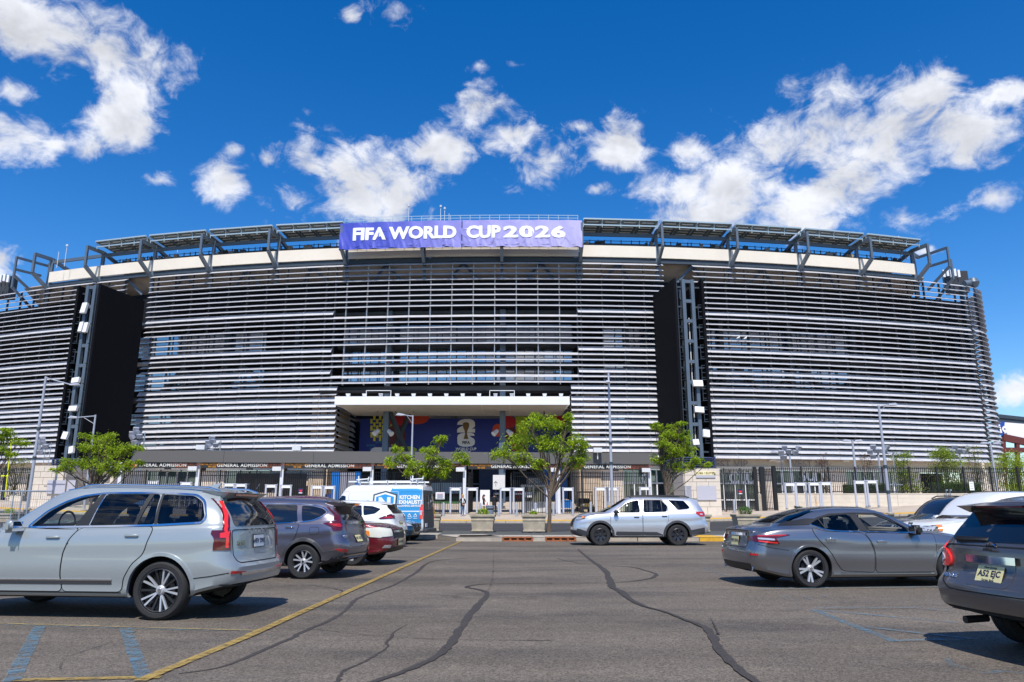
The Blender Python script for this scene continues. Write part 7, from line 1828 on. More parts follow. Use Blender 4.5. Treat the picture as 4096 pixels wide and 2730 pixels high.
std_side(mx_, [[(1.14, .93), (1.14, .60), (1.08, .27), (-.06, .27), (-.05, .65), (-.13, .85), (-.20, .955)], [(-.24, .955), (-.16, .85), (-.08, .65), (-.09, .27), (-.70, .30), (-.80, .42), (-.94, .66), (-1.16, .88), (-1.22, 1.05), (-.98, .985)]], [(.09, .80), (-.90, .84)], 'chrome', cap='plastic_black', mir=(.74, .98))
for xa in mx_.ax: mx_.arch(xa, 'paint_gun', w_=.04, off=.012)
rear_glass(mx_, [(-.60, 1.13), (.60, 1.13), (.50, 1.37), (-.50, 1.37)], 'glass_privacy'); mx_.patch('windscreen', [(-.64, 1.04), (.64, 1.04), (.54, 1.38), (-.54, 1.38)], 'glass_light', axis='x', sgn=1, off=.004, depth=.004)
mx_.patch('sunroof', [(-1.0, -.40), (.1, -.42), (.1, .42), (-1.0, .40)], 'glass_tint', axis='z', off=.005, grid=.1, rad=.06)
mx_.patch('diffuser', [(-.62, .42), (.62, .42), (.55, .26), (-.55, .26)], 'plastic_black', axis='x', sgn=-1, off=.012, rad=.03); mx_.strip('boot_chrome', [(-.42, .93), (.42, .93)], .05, 'chrome', axis='x', sgn=-1, off=.018); mx_.strip('boot_gap', round_poly([(-.52, 1.0), (.52, 1.0), (.50, .70), (-.50, .70)], .05), .010, 'seam', axis='x', sgn=-1, off=.004, closed=True); mx_.plate(.80, 'plate_cream', 'P59 SWA')
b = MB(); ring(b, (-2.29, 0, 1.0), .045, .06, 'x'); b.build('badge', 'chrome', mx_.root); mx_.rear_text('SL', -.56, .97, .05)
b = MB(); b.add([(-1.06, -.025, 1.40), (-1.06, .025, 1.40), (-.9, 0, 1.41), (-1.08, 0, 1.45)], [(0, 1, 3), (1, 2, 3), (2, 0, 3)]); b.build('roof_antenna', 'plastic_black', mx_.root)
mx_.seats([(.0, .90), (-.92, .90)], 'seat_dark'); mx_.box('dashboard', (.85, 0, .97), (.4, 1.3, .12), 'seat_tan', bev=.04)
mx_.wheels({'n': 5, 'w': .03, 'twin': .16, 'rim': .74, 'ph': .3, 'mat': 'satin_alloy'}); mx_.place(0, 0, 6.4); end_on(mx_, (5.39, 13.86), (-1.296, -mw + .03))

# ------------------------------------------------------------------ dark bronze-grey SUV at the right edge
rg = crv_like('suv', 'dark grey SUV with red and white tail lights at the right edge of the picture', 'paint_bronze_grey', 4.66, 1.80, 1.56, 1.04, [(.8, 1.0), (.4, 1.25), (-.2, 1.38), (-.24, 1.03)], [(-.32, 1.03), (-.3, 1.38), (-1.0, 1.37), (-1.1, 1.08)], [(-1.18, 1.10), (-1.1, 1.36), (-1.5, 1.31), (-1.62, 1.2)], (-1.33, 1.36), .35, clad=False, tail=.42, roofdrop=.07, cowl=(1.05, 1.03), hood=.97,
              dr=[(.28, .22), (.40, .06), (.52, .01), (.64, .0), (.70, .07), (.80, .13), (1.0, .15), (1.08, .2), (1.44, .44), (1.5, .40)])
rear_glass(rg, [(-.66, 1.07), (.66, 1.07), (.55, 1.40), (-.55, 1.40)], rad=.1)
b = MB(); b.hexa([(-1.97, -.55, 1.355), (-1.97, .55, 1.355), (-1.65, .56, 1.33), (-1.65, -.56, 1.33), (-2.08, -.60, 1.42), (-2.08, .60, 1.42), (-1.55, .60, 1.475), (-1.55, -.60, 1.475)]); b.build('roof_spoiler', 'paint_black', rg.root); rg.box('brake_light', (-2.07, 0, 1.41), (.03, .6, .02), 'tail_dark')
for sg in (-1, 1):
    rg.patch('tail_light', [(sg * .84, 1.03), (sg * .66, .98), (sg * .58, .90), (sg * .60, .81), (sg * .84, .79)], 'tail_bright', axis='x', sgn=-1, off=.022, grid=.05, rad=.05); rg.patch('tail_lens', [(sg * .81, .95), (sg * .70, .93), (sg * .67, .88), (sg * .72, .84), (sg * .81, .84)], 'lamp_clear', axis='x', sgn=-1, off=.032, grid=.05, rad=.04)
    rg.patch('tail_light_side', [(-2.02, 1.06), (-2.16, 1.0), (-2.2, .84), (-2.06, .84)], 'tail_bright', sgn=sg, off=.02, grid=.05)
rg.strip('tailgate_chrome', [(-.32, .905), (.32, .905)], .07, 'chrome', axis='x', sgn=-1, off=.03); rg.strip('tailgate_gap', round_poly([(-.70, 1.03), (.70, 1.03), (.66, .68), (.50, .60), (-.50, .60), (-.66, .68)], .06), .012, 'seam', axis='x', sgn=-1, off=.004, closed=True)
rg.patch('plate_recess', [(-.30, .88), (.30, .88), (.26, .66), (-.26, .66)], 'paint_bronze_grey', axis='x', sgn=-1, off=.004, rad=.04)
o, mm = rg.plate(.77, 'plate_cream', 'A52 EJC', w_=.34)
for s_, dy, sz, m_ in (('New Jersey', .062, .035, 'plate_text'), ('Garden State', -.064, .03, 'plate_text'), ('HASBROUCK HEIGHTS N.J.', .086, .022, 'plate_white')):
    me = text_mesh(s_, sz, extrude=.0008); q = inst('lettering', me, o); (me.materials.append(MATS[m_]) if not len(me.materials) else None); q.matrix_local = mm @ Matrix.Translation((0, dy, .008))
rg.rear_text('ROGUE', .56, .72, .065); rg.rear_text('SV AWD', -.56, .72, .065)
b = MB(); ring(b, (-2.215, 0, 1.0), .055, .075, 'x'); b.box((-2.21, 0, 1.0), (.015, .17, .04)); b.build('badge', 'chrome', rg.root); rg.rear_text('NISSAN', 0, 1.0, .036, mat='seat_dark').location.x -= .03
rg.box('wiper', (-2.16, .32, 1.085), (.06, .50, .06), 'plastic_black', bev=.025); rg.patch('lower_bumper', [(-.80, .28), (.80, .28), (.84, .40), (-.84, .40)], 'plastic_black', axis='x', sgn=-1, off=.012)
b = MB(); b.tube([(-1.95, .52, .30), (-2.2, .52, .29)], [.035, .038], 14); b.build('exhaust_pipe', 'dark_alloy', rg.root, smooth=40)
rg.wheels({'n': 5, 'w': .06, 'rim': .66}); rg.place(6.86, 7.7, 6.4)

# ------------------------------------------------------------------ white SUV with slotted grille, and black SUV behind it
fw = [(.80, 1.14), (.46, 1.42), (.15, 1.55), (-.2, 1.58), (-.22, 1.17)]; rw = [(-.32, 1.17), (-.3, 1.58), (-1.05, 1.57), (-1.12, 1.2)]; qw = [(-1.22, 1.21), (-1.15, 1.56), (-1.75, 1.53), (-1.85, 1.27)]
jp = crv_like('suv', 'white SUV with slotted black grille facing left behind the gunmetal saloon', 'paint_white', 4.82, 1.94, 1.80, 1.16, fw, rw, qw, (-1.40, 1.52), .38, cowl=(1.05, 1.17), hood=1.13, nose=1.0, clad=False)
for sg in (-1, 1):
    hl_ = jp.patch('headlight', [(1.98, 1.02), (2.32, 1.0), (2.34, .88), (2.02, .90)], 'plastic_black', sgn=sg, off=.016, grid=.05); jp.patch('indicator', [(1.98, 1.02), (2.08, 1.015), (2.1, .89), (2.02, .90)], 'lamp_amber', sgn=sg, off=.022, grid=.05, parent=hl_)
    jp.patch('headlight_front', [(sg * .50, 1.0), (sg * .84, 1.0), (sg * .84, .89), (sg * .50, .90)], 'lamp_clear', axis='x', sgn=1, off=.016, grid=.05)
for k in range(7):
    y = -.39 + k * .13; g_ = jp.patch('grille_slot', [(y - .05, .99), (y + .05, .99), (y + .05, .84), (y - .05, .84)], 'plastic_black', axis='x', sgn=1, off=.016, grid=.08, rad=.02); jp.strip('slot_rim', round_poly([(y - .05, .99), (y + .05, .99), (y + .05, .84), (y - .05, .84)], .02), .014, 'chrome', axis='x', sgn=1, off=.024, closed=True, parent=g_)
h0, n_ = jp.hit('z', 2.12, 0, 1); me = text_mesh('Jeep', .1, bold=.002, extrude=.003); me.materials.append(MATS['seat_dark']); o = inst('badge', me, jp.root, h0 + Vector((.06, 0, .01)), rot=(R(60), 0, R(90)))
std_side(jp, [[(1.0, 1.12), (1.0, .44), (-.22, .44), (-.22, 1.14)], [(-.26, 1.14), (-.26, .44), (-.9, .44), (-1.1, .9), (-1.14, 1.16)]], [(-.0, 1.06), (-.95, 1.08)], 'paint_white', cap='paint_white', mir=(.74, 1.12))
jp.patch('windscreen', [(-.70, 1.18), (.70, 1.18), (.60, 1.70), (-.60, 1.70)], 'glass_tint', axis='x', sgn=1, off=.005); rear_glass(jp, [(-.6, 1.25), (.6, 1.25), (.52, 1.6), (-.52, 1.6)]); jp.patch('sunroof', [(-1.2, -.45), (.1, -.45), (.1, .45), (-1.2, .45)], 'glass_tint', axis='z', off=.005, grid=.12, rad=.06)
jp.wheels({'n': 5, 'w': .07, 'rim': .68}); jp.place(0, 0, 186.4); end_on(jp, (9.5, 17.3), (2.25, .80))
bk = crv_like('suv', 'black SUV with light windscreen standing behind the white one at the right', 'paint_black', 4.75, 1.9, 1.76, 1.13, fw, rw, qw, (-1.38, 1.48), .37, cowl=(1.08, 1.12), hood=1.06, nose=.92, clad=True)
bk.patch('windscreen', [(-.68, 1.13), (.68, 1.13), (.58, 1.67), (-.58, 1.67)], 'clear_grey_glass', axis='x', sgn=1, off=.005); rear_glass(bk, [(-.6, 1.22), (.6, 1.22), (.52, 1.58), (-.52, 1.58)]); bk.mirror(.78, 1.1, cap='paint_black')
for sg in (-1, 1):
    bk.patch('headlight', [(1.95, .90), (2.28, .86), (2.28, .78), (2.0, .80)], 'lamp_clear', sgn=sg, off=.014, grid=.05)
    b = MB(); pts = [(x, sg * (bk.c[4](x) - .04), bk.c[0](x) + (.03 if -1.7 < x < .15 else -.02)) for x in lin(-1.85, .28, 12)]; b.tube(pts, .02, 8); b.build('roof_rail', 'plastic_black', bk.root, smooth=60)
bk.wheels({'n': 5, 'w': .06, 'rim': .68}); bk.place(0, 0, 186.4); end_on(bk, (11.7, 22.6), (2.2, .80))

# ================================================================== TREES AND PLANTS
def leaf_mat(name, c1, c2, trans=.35):
    m, t, b = mat_nodes(name)
    oi = t.nodes.new('ShaderNodeTexCoord'); n = t.nodes.new('ShaderNodeTexNoise'); n.inputs['Scale'].default_value = 5.0; n.inputs['Detail'].default_value = 3
    t.links.new(oi.outputs['Object'], n.inputs['Vector'])
    mr = t.nodes.new('ShaderNodeMapRange'); mr.inputs[1].default_value = .35; mr.inputs[2].default_value = .65; t.links.new(n.outputs[0], mr.inputs[0])
    mx = t.nodes.new('ShaderNodeMix'); mx.data_type = 'RGBA'; t.links.new(mr.outputs[0], mx.inputs[0]); mx.inputs[6].default_value = (*c1, 1); mx.inputs[7].default_value = (*c2, 1)
    t.links.new(mx.outputs[2], b.inputs['Base Color']); b.inputs['Roughness'].default_value = .5; b.inputs['Specular IOR Level'].default_value = .35
    tl = t.nodes.new('ShaderNodeBsdfTranslucent'); t.links.new(mx.outputs[2], tl.inputs[0])
    ms = t.nodes.new('ShaderNodeMixShader'); ms.inputs[0].default_value = trans
    t.links.new(b.outputs[0], ms.inputs[1]); t.links.new(tl.outputs[0], ms.inputs[2]); t.links.new(ms.outputs[0], t.nodes['Material Output'].inputs['Surface'])
leaf_mat('leaf_fresh', (0.26, 0.38, 0.02), (0.46, 0.58, 0.035), .5); leaf_mat('leaf_lime', (0.22, 0.32, 0.03), (0.34, 0.42, 0.05), .42); leaf_mat('leaf_deep', (0.05, 0.13, 0.018), (0.09, 0.20, 0.025)); leaf_mat('leaf_dull', (0.16, 0.21, 0.04), (0.26, 0.30, 0.07)); leaf_mat('leaf_copper', (0.10, 0.04, 0.03), (0.16, 0.08, 0.05))
M('bark', '#6e5f50', rough=.9, var=.4, scale=12, bump=.8, bscale=30); M('bark_dark', '#4a4038', rough=.9, var=.3, scale=12, bump=.6, bscale=30)
def leaves(b, rr_, c, n, spread, size, droop=.5):
    for _ in range(n):
        p = c + Vector((rr_.gauss(0, 1), rr_.gauss(0, 1), rr_.gauss(0, .75))) * spread
        a = rr_.uniform(0, 2 * math.pi); el = rr_.uniform(-.9, .5) * droop - .25
        d = Vector((math.cos(a) * math.cos(el), math.sin(a) * math.cos(el), math.sin(el))); s_ = d.cross(Vector((0, 0, 1))); s_ = (s_.normalized() if s_.length > .01 else Vector((1, 0, 0)))
        s_ = (s_ + Vector((0, 0, rr_.uniform(-.6, .6)))).normalized()
        L = size * rr_.uniform(.7, 1.3); W = L * .36
        k = len(b.v)
        b.v += [tuple(p), tuple(p + d * L * .45 + s_ * W / 2 + Vector((0, 0, .02))), tuple(p + d * L - Vector((0, 0, L * .15))), tuple(p + d * L * .45 - s_ * W / 2 + Vector((0, 0, .02)))]
        b.f.append((k, k + 1, k + 2, k + 3)); b.mi.append(0)
def tree(name, loc, trunk_h, clumps, label, leaf='leaf_fresh', seed=1, r0=.11, lean=0.0, group=None, density=1.0, lsize=.2, spread=.36, bark='bark', cat='tree'):
    """clumps: (dx, dy, z, radius) centres of the leaf masses; every one is reached by a limb"""
    rr_ = random.Random(seed); base = Vector(loc)
    t = empty(name, loc, label=label, cat=cat, group=group, world=True)
    tr = MB(); pts = []
    for i in range(7):
        q = i / 6; pts.append(base + Vector((lean * q + rr_.uniform(-.03, .03), rr_.uniform(-.03, .03), trunk_h * q - .05)))
    tr.tube(pts, [r0 * (1.25 if i == 0 else 1 - .35 * i / 6) for i in range(7)], 10)
    tr.build('trunk', bark, t, smooth=60)
    top_ = pts[-1]; br = MB(); cr_ = MB()
    for dx, dy, z, rad in clumps:
        c = base + Vector((dx, dy, z)); st_ = pts[rr_.choice((4, 5, 6))]
        mid = st_.lerp(c, .5) + Vector((rr_.uniform(-.15, .15), rr_.uniform(-.15, .15), -.12 * (c - st_).length * .5 + .1))
        br.tube([st_, mid, c], [r0 * .45, r0 * .3, r0 * .10], 6)
        nt_ = max(4, int(10 * rad * max(density, .5) / .6))
        for k in range(nt_):
            o = Vector((rr_.gauss(0, 1), rr_.gauss(0, 1), rr_.gauss(0, .7))); o = o.normalized() * rad * rr_.uniform(.5, 1.25)
            e = c + Vector((o.x, o.y, o.z * .75)); br.tube([mid.lerp(c, rr_.uniform(.3, 1)), c.lerp(e, .5) + Vector((0, 0, .05)), e], [r0 * .12, r0 * .08, r0 * .04], 4, cap=False)
            leaves(cr_, rr_, e, int(24 * density), spread * .6 * rad / .8, lsize)
    br.build('limbs', bark, t, smooth=60)
    cr_.build('crown', leaf, t, fix=False)
    return t
def PT(u, v, Y, z0):      # clump helper: offset of a pixel from the trunk base at depth Y
    return atY(u, v, Y)
def clumps_px(base, Y, lst):
    out = []
    for u, v, rpx in lst:
        p = atY(u, v, Y); k = Y / FPX
        for j in range(2):
            out.append((p.x - base[0] + rnd.uniform(-.2, .2) * rpx * k, rnd.uniform(-.75, .75) * 1.3 * (1 if j else -.6), p.z - base[2] + rnd.uniform(-.15, .15) * rpx * k, rpx * k * .86))
    return out
TG = 'young street trees along the island'
bx = atZ(2196, 2129, .18); bx = (bx.x, bx.y, .17)
tree('street_tree', bx, 2.7, clumps_px(bx, bx[1], [(2120, 1700, 45), (2190, 1690, 50), (2260, 1710, 40), (2300, 1760, 42), (2080, 1760, 50), (2160, 1765, 55), (2240, 1790, 55), (2020, 1812, 45), (2090, 1830, 45), (2320, 1830, 35), (2280, 1860, 40), (2150, 1850, 35), (2330, 1795, 30), (2145, 1655, 22), (2270, 1672, 18)]), 'fullest young tree with bright green crown between planters in the centre', seed=3, r0=.12, lean=.12, group=TG)
bx = atZ(1700, 2125, .18); bx = (bx.x - .1, bx.y, .17)
tree('street_tree', bx, 3.0, clumps_px(bx, bx[1], [(1600, 1825, 34), (1570, 1850, 26), (1660, 1860, 36), (1720, 1800, 30), (1755, 1765, 22), (1775, 1755, 14), (1700, 1880, 40), (1780, 1860, 35), (1830, 1830, 30), (1865, 1845, 22), (1760, 1890, 30), (1640, 1890, 24), (1590, 1795, 18), (1730, 1835, 26)]), 'sparse young tree with open green branches growing behind the white and blue van', seed=5, r0=.10, group=TG)
bx = atZ(2672, 2110, .18); bx = (bx.x, bx.y, .17)
tree('street_tree', bx, 3.2, clumps_px(bx, bx[1], [(2620, 1700, 14), (2640, 1705, 20), (2700, 1700, 20), (2720, 1695, 12), (2680, 1740, 34), (2740, 1750, 30), (2650, 1775, 28), (2640, 1830, 28), (2690, 1810, 36), (2750, 1800, 36), (2790, 1840, 28), (2820, 1860, 18), (2710, 1860, 30), (2760, 1860, 26)]), 'young green tree behind the silver SUV, before the right screen tower', seed=8, r0=.095, group=TG)
bx = atZ(352, 2112, .18); bx = (bx.x, bx.y, .17)
tree('street_tree', bx, 2.75, clumps_px(bx, bx[1], [(400, 1760, 40), (350, 1790, 40), (440, 1745, 24), (335, 1745, 18), (450, 1810, 40), (510, 1800, 30), (545, 1790, 22), (300, 1850, 30), (255, 1870, 26), (350, 1850, 40), (420, 1860, 40), (500, 1860, 34), (235, 1880, 16), (540, 1850, 20), (455, 1890, 22)]), 'young green tree above the windscreen of the pale SUV at the left', seed=11, r0=.11, group=TG)
bx = atZ(-70, 2110, .18); bx = (bx.x, bx.y, .17)
tree('street_tree', bx, 2.7, clumps_px(bx, bx[1], [(-40, 1760, 50), (20, 1745, 30), (60, 1770, 26), (10, 1800, 30), (50, 1815, 18), (-60, 1830, 50), (25, 1722, 16)]), 'green tree cut off by the left edge of the picture', seed=13, r0=.11, group=TG)
# trees behind the right fence
def btree(u, vtop, vbot, wpx, Y, lab, leaf, seed, dens=.8, gaps=1.0, zb=1.3):
    p = atY(u, vbot, Y); ztop = atY(u, vtop, Y).z; h_ = ztop - zb; k = Y / FPX; w_ = wpx * k; rr_ = random.Random(seed)
    cl = []
    for i in range(int(17 * gaps)):
        q = rr_.uniform(.25, .97); rad = w_ * .5 * (1.05 - abs(q - .5) * .9) * .6
        a = rr_.uniform(0, 6.28); cl.append((math.cos(a) * w_ * .32 * (1.15 - q * .7), math.sin(a) * .8, h_ * q, max(.3, rad)))
    cl.append((0, 0, h_ * .98, .28))
    return tree('ornamental_tree', (p.x, Y, zb), h_ * .45, cl, lab, leaf, seed, r0=.06, density=dens, lsize=.2, spread=.5, group='trees behind the right fence')
btree(3632, 1815, 2000, 100, 71, 'small lime green tree behind the fence, first from the right lamp pole', 'leaf_lime', 21)
btree(3800, 1795, 2000, 130, 71, 'widest lime green tree behind the fence above the clipped hedge', 'leaf_lime', 22, gaps=1.4)
btree(3920, 1785, 2000, 80, 72, 'thin dull green tree behind the fence beside the corner of the stadium', 'leaf_dull', 23, dens=.45)
btree(4055, 1810, 2000, 140, 72, 'green tree behind the fence at the right edge of the picture', 'leaf_fresh', 24, gaps=1.3)
btree(50, 1835, 2000, 90, 68, 'thin dull green tree behind the picket fence at the far left', 'leaf_dull', 27, dens=.45)
for u, sd, lab in ((3308, 25, 'nearly bare reddish shrub tree before the suites lettering'), (3475, 26, 'nearly bare reddish shrub tree left of the right lamp pole')):
    btree(u, 1815, 1990, 75, 72.5, lab, 'leaf_copper', sd, dens=.2)
# hedges
def hedge(x0, x1, y, z0, z1, lab, seed):
    rr_ = random.Random(seed); b = MB(); n = int((x1 - x0) * (z1 - z0) * 900)
    t = empty('hedge', ((x0 + x1) / 2, y, z0), label=lab, cat='hedge', group='clipped hedges behind the fence', world=True)
    for _ in range(n):
        p = Vector((rr_.uniform(x0, x1), y + rr_.choice((-.35, -.3, rr_.uniform(-.35, .35))), rr_.uniform(z0, z1))); leaves(b, rr_, p, 1, .03, .11)
    b.build('foliage', 'leaf_deep', t, fix=False)
    c = MB(); c.box(((x0 + x1) / 2, y + .05, (z0 + z1) / 2 - .05), (x1 - x0 - .2, .4, z1 - z0 - .2)); c.build('inner_twigs', 'bark_dark', t)
hedge(atY(3370, 1950, 69).x, atY(3545, 1950, 69).x, 69, 2.5, atY(3400, 1933, 69).z, 'clipped dark green hedge behind the metal detectors', 31)
hedge(atY(3720, 1950, 69).x, atY(3925, 1950, 69).x, 69, 2.5, atY(3800, 1930, 69).z, 'clipped dark green hedge below the widest lime tree', 32)
# planters
M('planter_stone', '#b5a892', rough=.85, var=.25, scale=3, bump=.25, bscale=40); M('soil', (0.03, 0.022, 0.016), rough=.95)
def make_planter():
    t = empty('planter')
    b = MB()
    def fr(z, a): return [(-a, -a, z), (a, -a, z), (a, a, z), (-a, a, z)]
    lv = [(.06, .56), (.12, .56), (.13, .53), (.58, .575), (.60, .60), (.66, .60), (.68, .585), (.76, .60), (.80, .655), (.90, .665), (.91, .64), (.90, .56), (.80, .54)]
    vs = [p for z, a in lv for p in fr(z, a)]
    fs_ = [(4 * i + j, 4 * i + (j + 1) % 4, 4 * i + 4 + (j + 1) % 4, 4 * i + 4 + j) for i in range(len(lv) - 1) for j in range(4)] + [(3, 2, 1, 0)]
    b.add(vs, fs_); b.build('tub', 'planter_stone', t)
    for x in (-.42, 0, .42):
        b = MB(); b.box((x, 0, .03), (.22, .95, .06)); b.build('foot', 'planter_stone', t)
    b = MB(); b.box((0, 0, .82), (1.08, 1.08, .04)); b.build('soil', 'soil', t)
    return t
pl0 = make_planter(); first = True
for u, v, where in ((1752, 2128, 'behind the rear of the van'), (1930, 2130, 'left of the two centre drains'), (2137, 2131, 'beside the fullest young tree'), (2800, 2131, 'half hidden behind the silver SUV'), (3000, 2128, 'left of the gunmetal saloon, with a round shrub'), (3222, 2126, 'hidden behind the saloon roof except its shrub'), (5, 2110, 'at the left edge behind the mesh barrier')):
    o = pl0 if first else copy_tree(pl0); first = False
    p = atZ(u, v, .18)
    if u == 1752: p.x -= .55
    o.location = (p.x, p.y + .6, .17); o.rotation_euler[2] = rnd.uniform(-.05, .05); o.scale = (1.02,) * 3
    tag(o, 'square cream concrete planter ' + where, 'planter', 'concrete planters on the island')
    rr_ = random.Random(int(u)); sh = empty('shrub', (p.x, p.y + .6, 1.0), label={1930: 'loose leafy shrub in the planter left of the centre drains', 2137: 'small upright shrub in the planter beside the centre tree', 3000: 'round clipped shrub in the planter left of the saloon', 3222: 'round clipped shrub showing above the saloon roof', 5: 'leafy shrub in the planter at the left edge', 1752: 'low leafy shrub in the planter behind the van', 2800: 'low leafy shrub in the planter behind the silver SUV'}[u], cat='shrub', group='shrubs in planters', world=True)
    b = MB(); R_ = .33 if u in (3000, 3222) else (.27 if u != 2137 else .18)
    for _ in range(900 if u in (3000, 3222) else 260):
        d = Vector((rr_.gauss(0, 1), rr_.gauss(0, 1), rr_.gauss(0, 1))).normalized() * R_ * rr_.uniform(.75, 1.05)
        leaves(b, rr_, Vector((p.x, p.y + .6, 1.0 + R_ * .75)) + Vector((d.x, d.y, d.z * .85)), 1, .02, .09 if u in (3000, 3222) else .14)
    b.build('foliage', 'leaf_deep' if u in (3000, 3222) else 'leaf_fresh', sh, fix=False)
    b = MB(); b.tube([(p.x, p.y + .6, .95), (p.x, p.y + .6, 1.25)], .03, 6); b.build('stem', 'bark_dark', sh)

# ================================================================== LAMPS
M('pole_grey', '#a9adb8', rough=.45, metal=.1, var=.08, scale=2)
def lamp_head(b, c, d, w_=.34, L=.75):
    d = Vector(d).normalized(); s_ = d.cross(Vector((0, 0, 1))).normalized()
    u_ = Vector((0, 0, 1))
    def q(a, e, z): return c + d * a + s_ * e + u_ * z
    b.hexa([q(0, -w_ / 2, -.05), q(L, -w_ / 2, -.05), q(L, w_ / 2, -.05), q(0, w_ / 2, -.05), q(0, -w_ * .3, .06), q(L * .75, -w_ * .4, .14), q(L * .75, w_ * .4, .14), q(0, w_ * .3, .06)])
def lamp(u, vb, vt, Y, arms, lab, r0=.13, base=True, clamp=None):
    pb = atY(u, vb, Y); zt = atY(u, vt, Y).z; z0 = gz(pb.x, Y)
    t = empty('lamp_post', (pb.x, Y, z0), label=lab, cat='street lamp', group='lamp posts', world=True)
    b = MB(); b.tube([(pb.x, Y, z0), (pb.x, Y, z0 + (zt - z0) * .5), (pb.x, Y, zt)], [r0, r0 * .85, r0 * .65], 12); b.build('pole', 'pole_grey', t, smooth=50)
    if base: b = MB(); b.lathe([(r0 * 2.1, z0), (r0 * 2.1, z0 + .12), (r0 * 1.2, z0 + .18)], 14, c=(pb.x, Y, 0)); b.build('base_collar', 'kerb_concrete', t)
    for dx, dy, L, up, dz in arms:
        a0 = Vector((pb.x, Y, zt + dz - .25)); a1 = a0 + Vector((dx, dy, 0)) * L + Vector((0, 0, up))
        if L > .3:
            b = MB(); b.tube([a0 + Vector((0, 0, .15)), a1], .045, 8); b.tube([a0 + Vector((0, 0, -.5)), a0.lerp(a1, .65)], .02, 6); b.build('arm', 'pole_grey', t, smooth=50)
        b = MB(); lamp_head(b, a1, (dx, dy, .0)); hd = b.build('lamp_head', 'pole_grey', t)
        b = MB(); d = Vector((dx, dy, 0)).normalized(); b.box(a1 + d * .4 + Vector((0, 0, -.06)), (.4, .26, .03)); b.build('lens', 'dull_white', hd)
    if clamp:
        for zq in clamp:
            z = z0 + (zt - z0) * zq
            b = MB(); b.tube([(pb.x, Y, z - .12), (pb.x, Y, z + .12)], r0 * 1.15, 10); b.build('clamp', 'steel_dark', t); b = MB(); b.bar((pb.x - .9, Y, z), (pb.x + .9, Y, z - .04), .04, .04); b.build('banner_arm', 'steel_dark', t)
    return t
lamp(110, 2030, 1507, 58.5, [(1, -.1, 2.2, -.45, 0)], 'tall grey lamp post with one long arm at the far left', clamp=(.38, .6))
lamp(335, 2040, 1660, 59.5, [(-1, .1, 1.5, .05, 0)], 'shorter lamp post before the left screen tower, arm pointing left', r0=.1)
lamp(1640, 2050, 1662, 64.0, [(-.9, -.3, .8, .25, 0)], 'lamp post behind the sparse tree, its head at the entrance canopy column', r0=.1)
lamp(2450, 2045, 1489, 61.5, [(-.2, -1, .35, -.55, -.2)], 'tallest lamp post at the centre right, standing before the admission gate', clamp=(.5, .36), base=False)
lamp(3562, 2056, 1622, 58.5, [(1, 0, .75, .3, 0)], 'tall lamp post with one raised head before the long low wall', clamp=(.43, .2))
lamp(3432, 1985, 1762, 70.5, [(1, 0, .2, .2, 0), (-1, 0, .2, .2, 0)], 'double headed lamp post behind the right fence, left of the tall right lamp', r0=.14)
lamp(3992, 1990, 1772, 70.5, [(1, 0, .2, .2, 0), (-1, 0, .2, .2, 0)], 'double headed lamp post behind the fence near the stadium corner', r0=.12)
lamp(3136, 1985, 1808, 71.5, [(-1, 0, .2, .2, 0)], 'short lamp post with speakers behind the side gate', r0=.09)
lamp(3590, 1985, 1812, 71.5, [(-1, 0, .2, .2, 0), (1, 0, .1, .2, 0)], 'short double headed lamp post right of the tall right lamp', r0=.09)
# floodlight clusters
def flood(u, v, Y, lab, truss=False):
    p = atY(u, v, Y); z0 = gz(p.x, Y); t = empty('floodlight_mast', (p.x, Y, z0), label=lab, cat='floodlight', group='floodlight clusters', world=True)
    if truss:
        b = MB()
        for dx, dy in ((-.25, 0), (.25, 0), (0, .4)): b.tube([(p.x + dx, Y + dy, z0), (p.x + dx, Y + dy, p.z + .6)], .03, 6)
        z = z0; k = 0
        while z < p.z + .2:
            s_ = 1 if k % 2 else -1; b.bar((p.x - .25 * s_, Y, z), (p.x + .25 * s_, Y, z + .45), .025, .025); z += .45; k += 1
        b.build('truss', 'galvanised', t)
    else:
        b = MB(); b.tube([(p.x, Y, z0), (p.x, Y, p.z)], .09, 8); b.bar((p.x - .9, Y, p.z), (p.x + .9, Y, p.z), .08, .08); b.build('mast', 'pole_grey', t)
    for i, (dx, dz, ax) in enumerate(((-.85, .1, -.6), (-.5, .55, -.3), (-.6, -.35, -.4), (.5, .1, .4), (.85, .5, .6), (-.15, .2, 0))):
        if truss and dx > .4: dx -= 1.4; dz += .35
        c = Vector((p.x + dx, Y - .2, p.z + dz)); b = MB(); m = Matrix.Translation(c) @ Matrix.Rotation(ax, 4, 'Z') @ Matrix.Rotation(R(35), 4, 'X')
        b.hexa([m @ Vector(q) for q in ((-.24, -.12, -.2), (.24, -.12, -.2), (.24, .2, -.12), (-.24, .2, -.12), (-.24, -.12, .2), (.24, -.12, .2), (.24, .2, .12), (-.24, .2, .12))]); b.build('floodlight', 'pole_grey', t)
flood(3158, 1815, 71, 'floodlight cluster on a mast behind the side gate'); flood(3512, 1812, 71, 'floodlight cluster beside the tall right lamp post'); flood(3838, 1812, 74, 'floodlight cluster above the widest lime tree')
flood(568, 1755, 70, 'lattice floodlight mast right of the left screen tower', True); flood(872, 1790, 70, 'lattice floodlight mast showing above the gate canopy', True); flood(192, 1795, 72, 'lattice floodlight mast left of the left screen tower', True)
M('neon_yellow', '#d9e021', rough=.5)
p = atY(38, 1860, 66); fpol = empty('flag_pole', (p.x, 66, 1.5), label='slim bright yellow goal post pole at the far left', cat='pole', world=True)
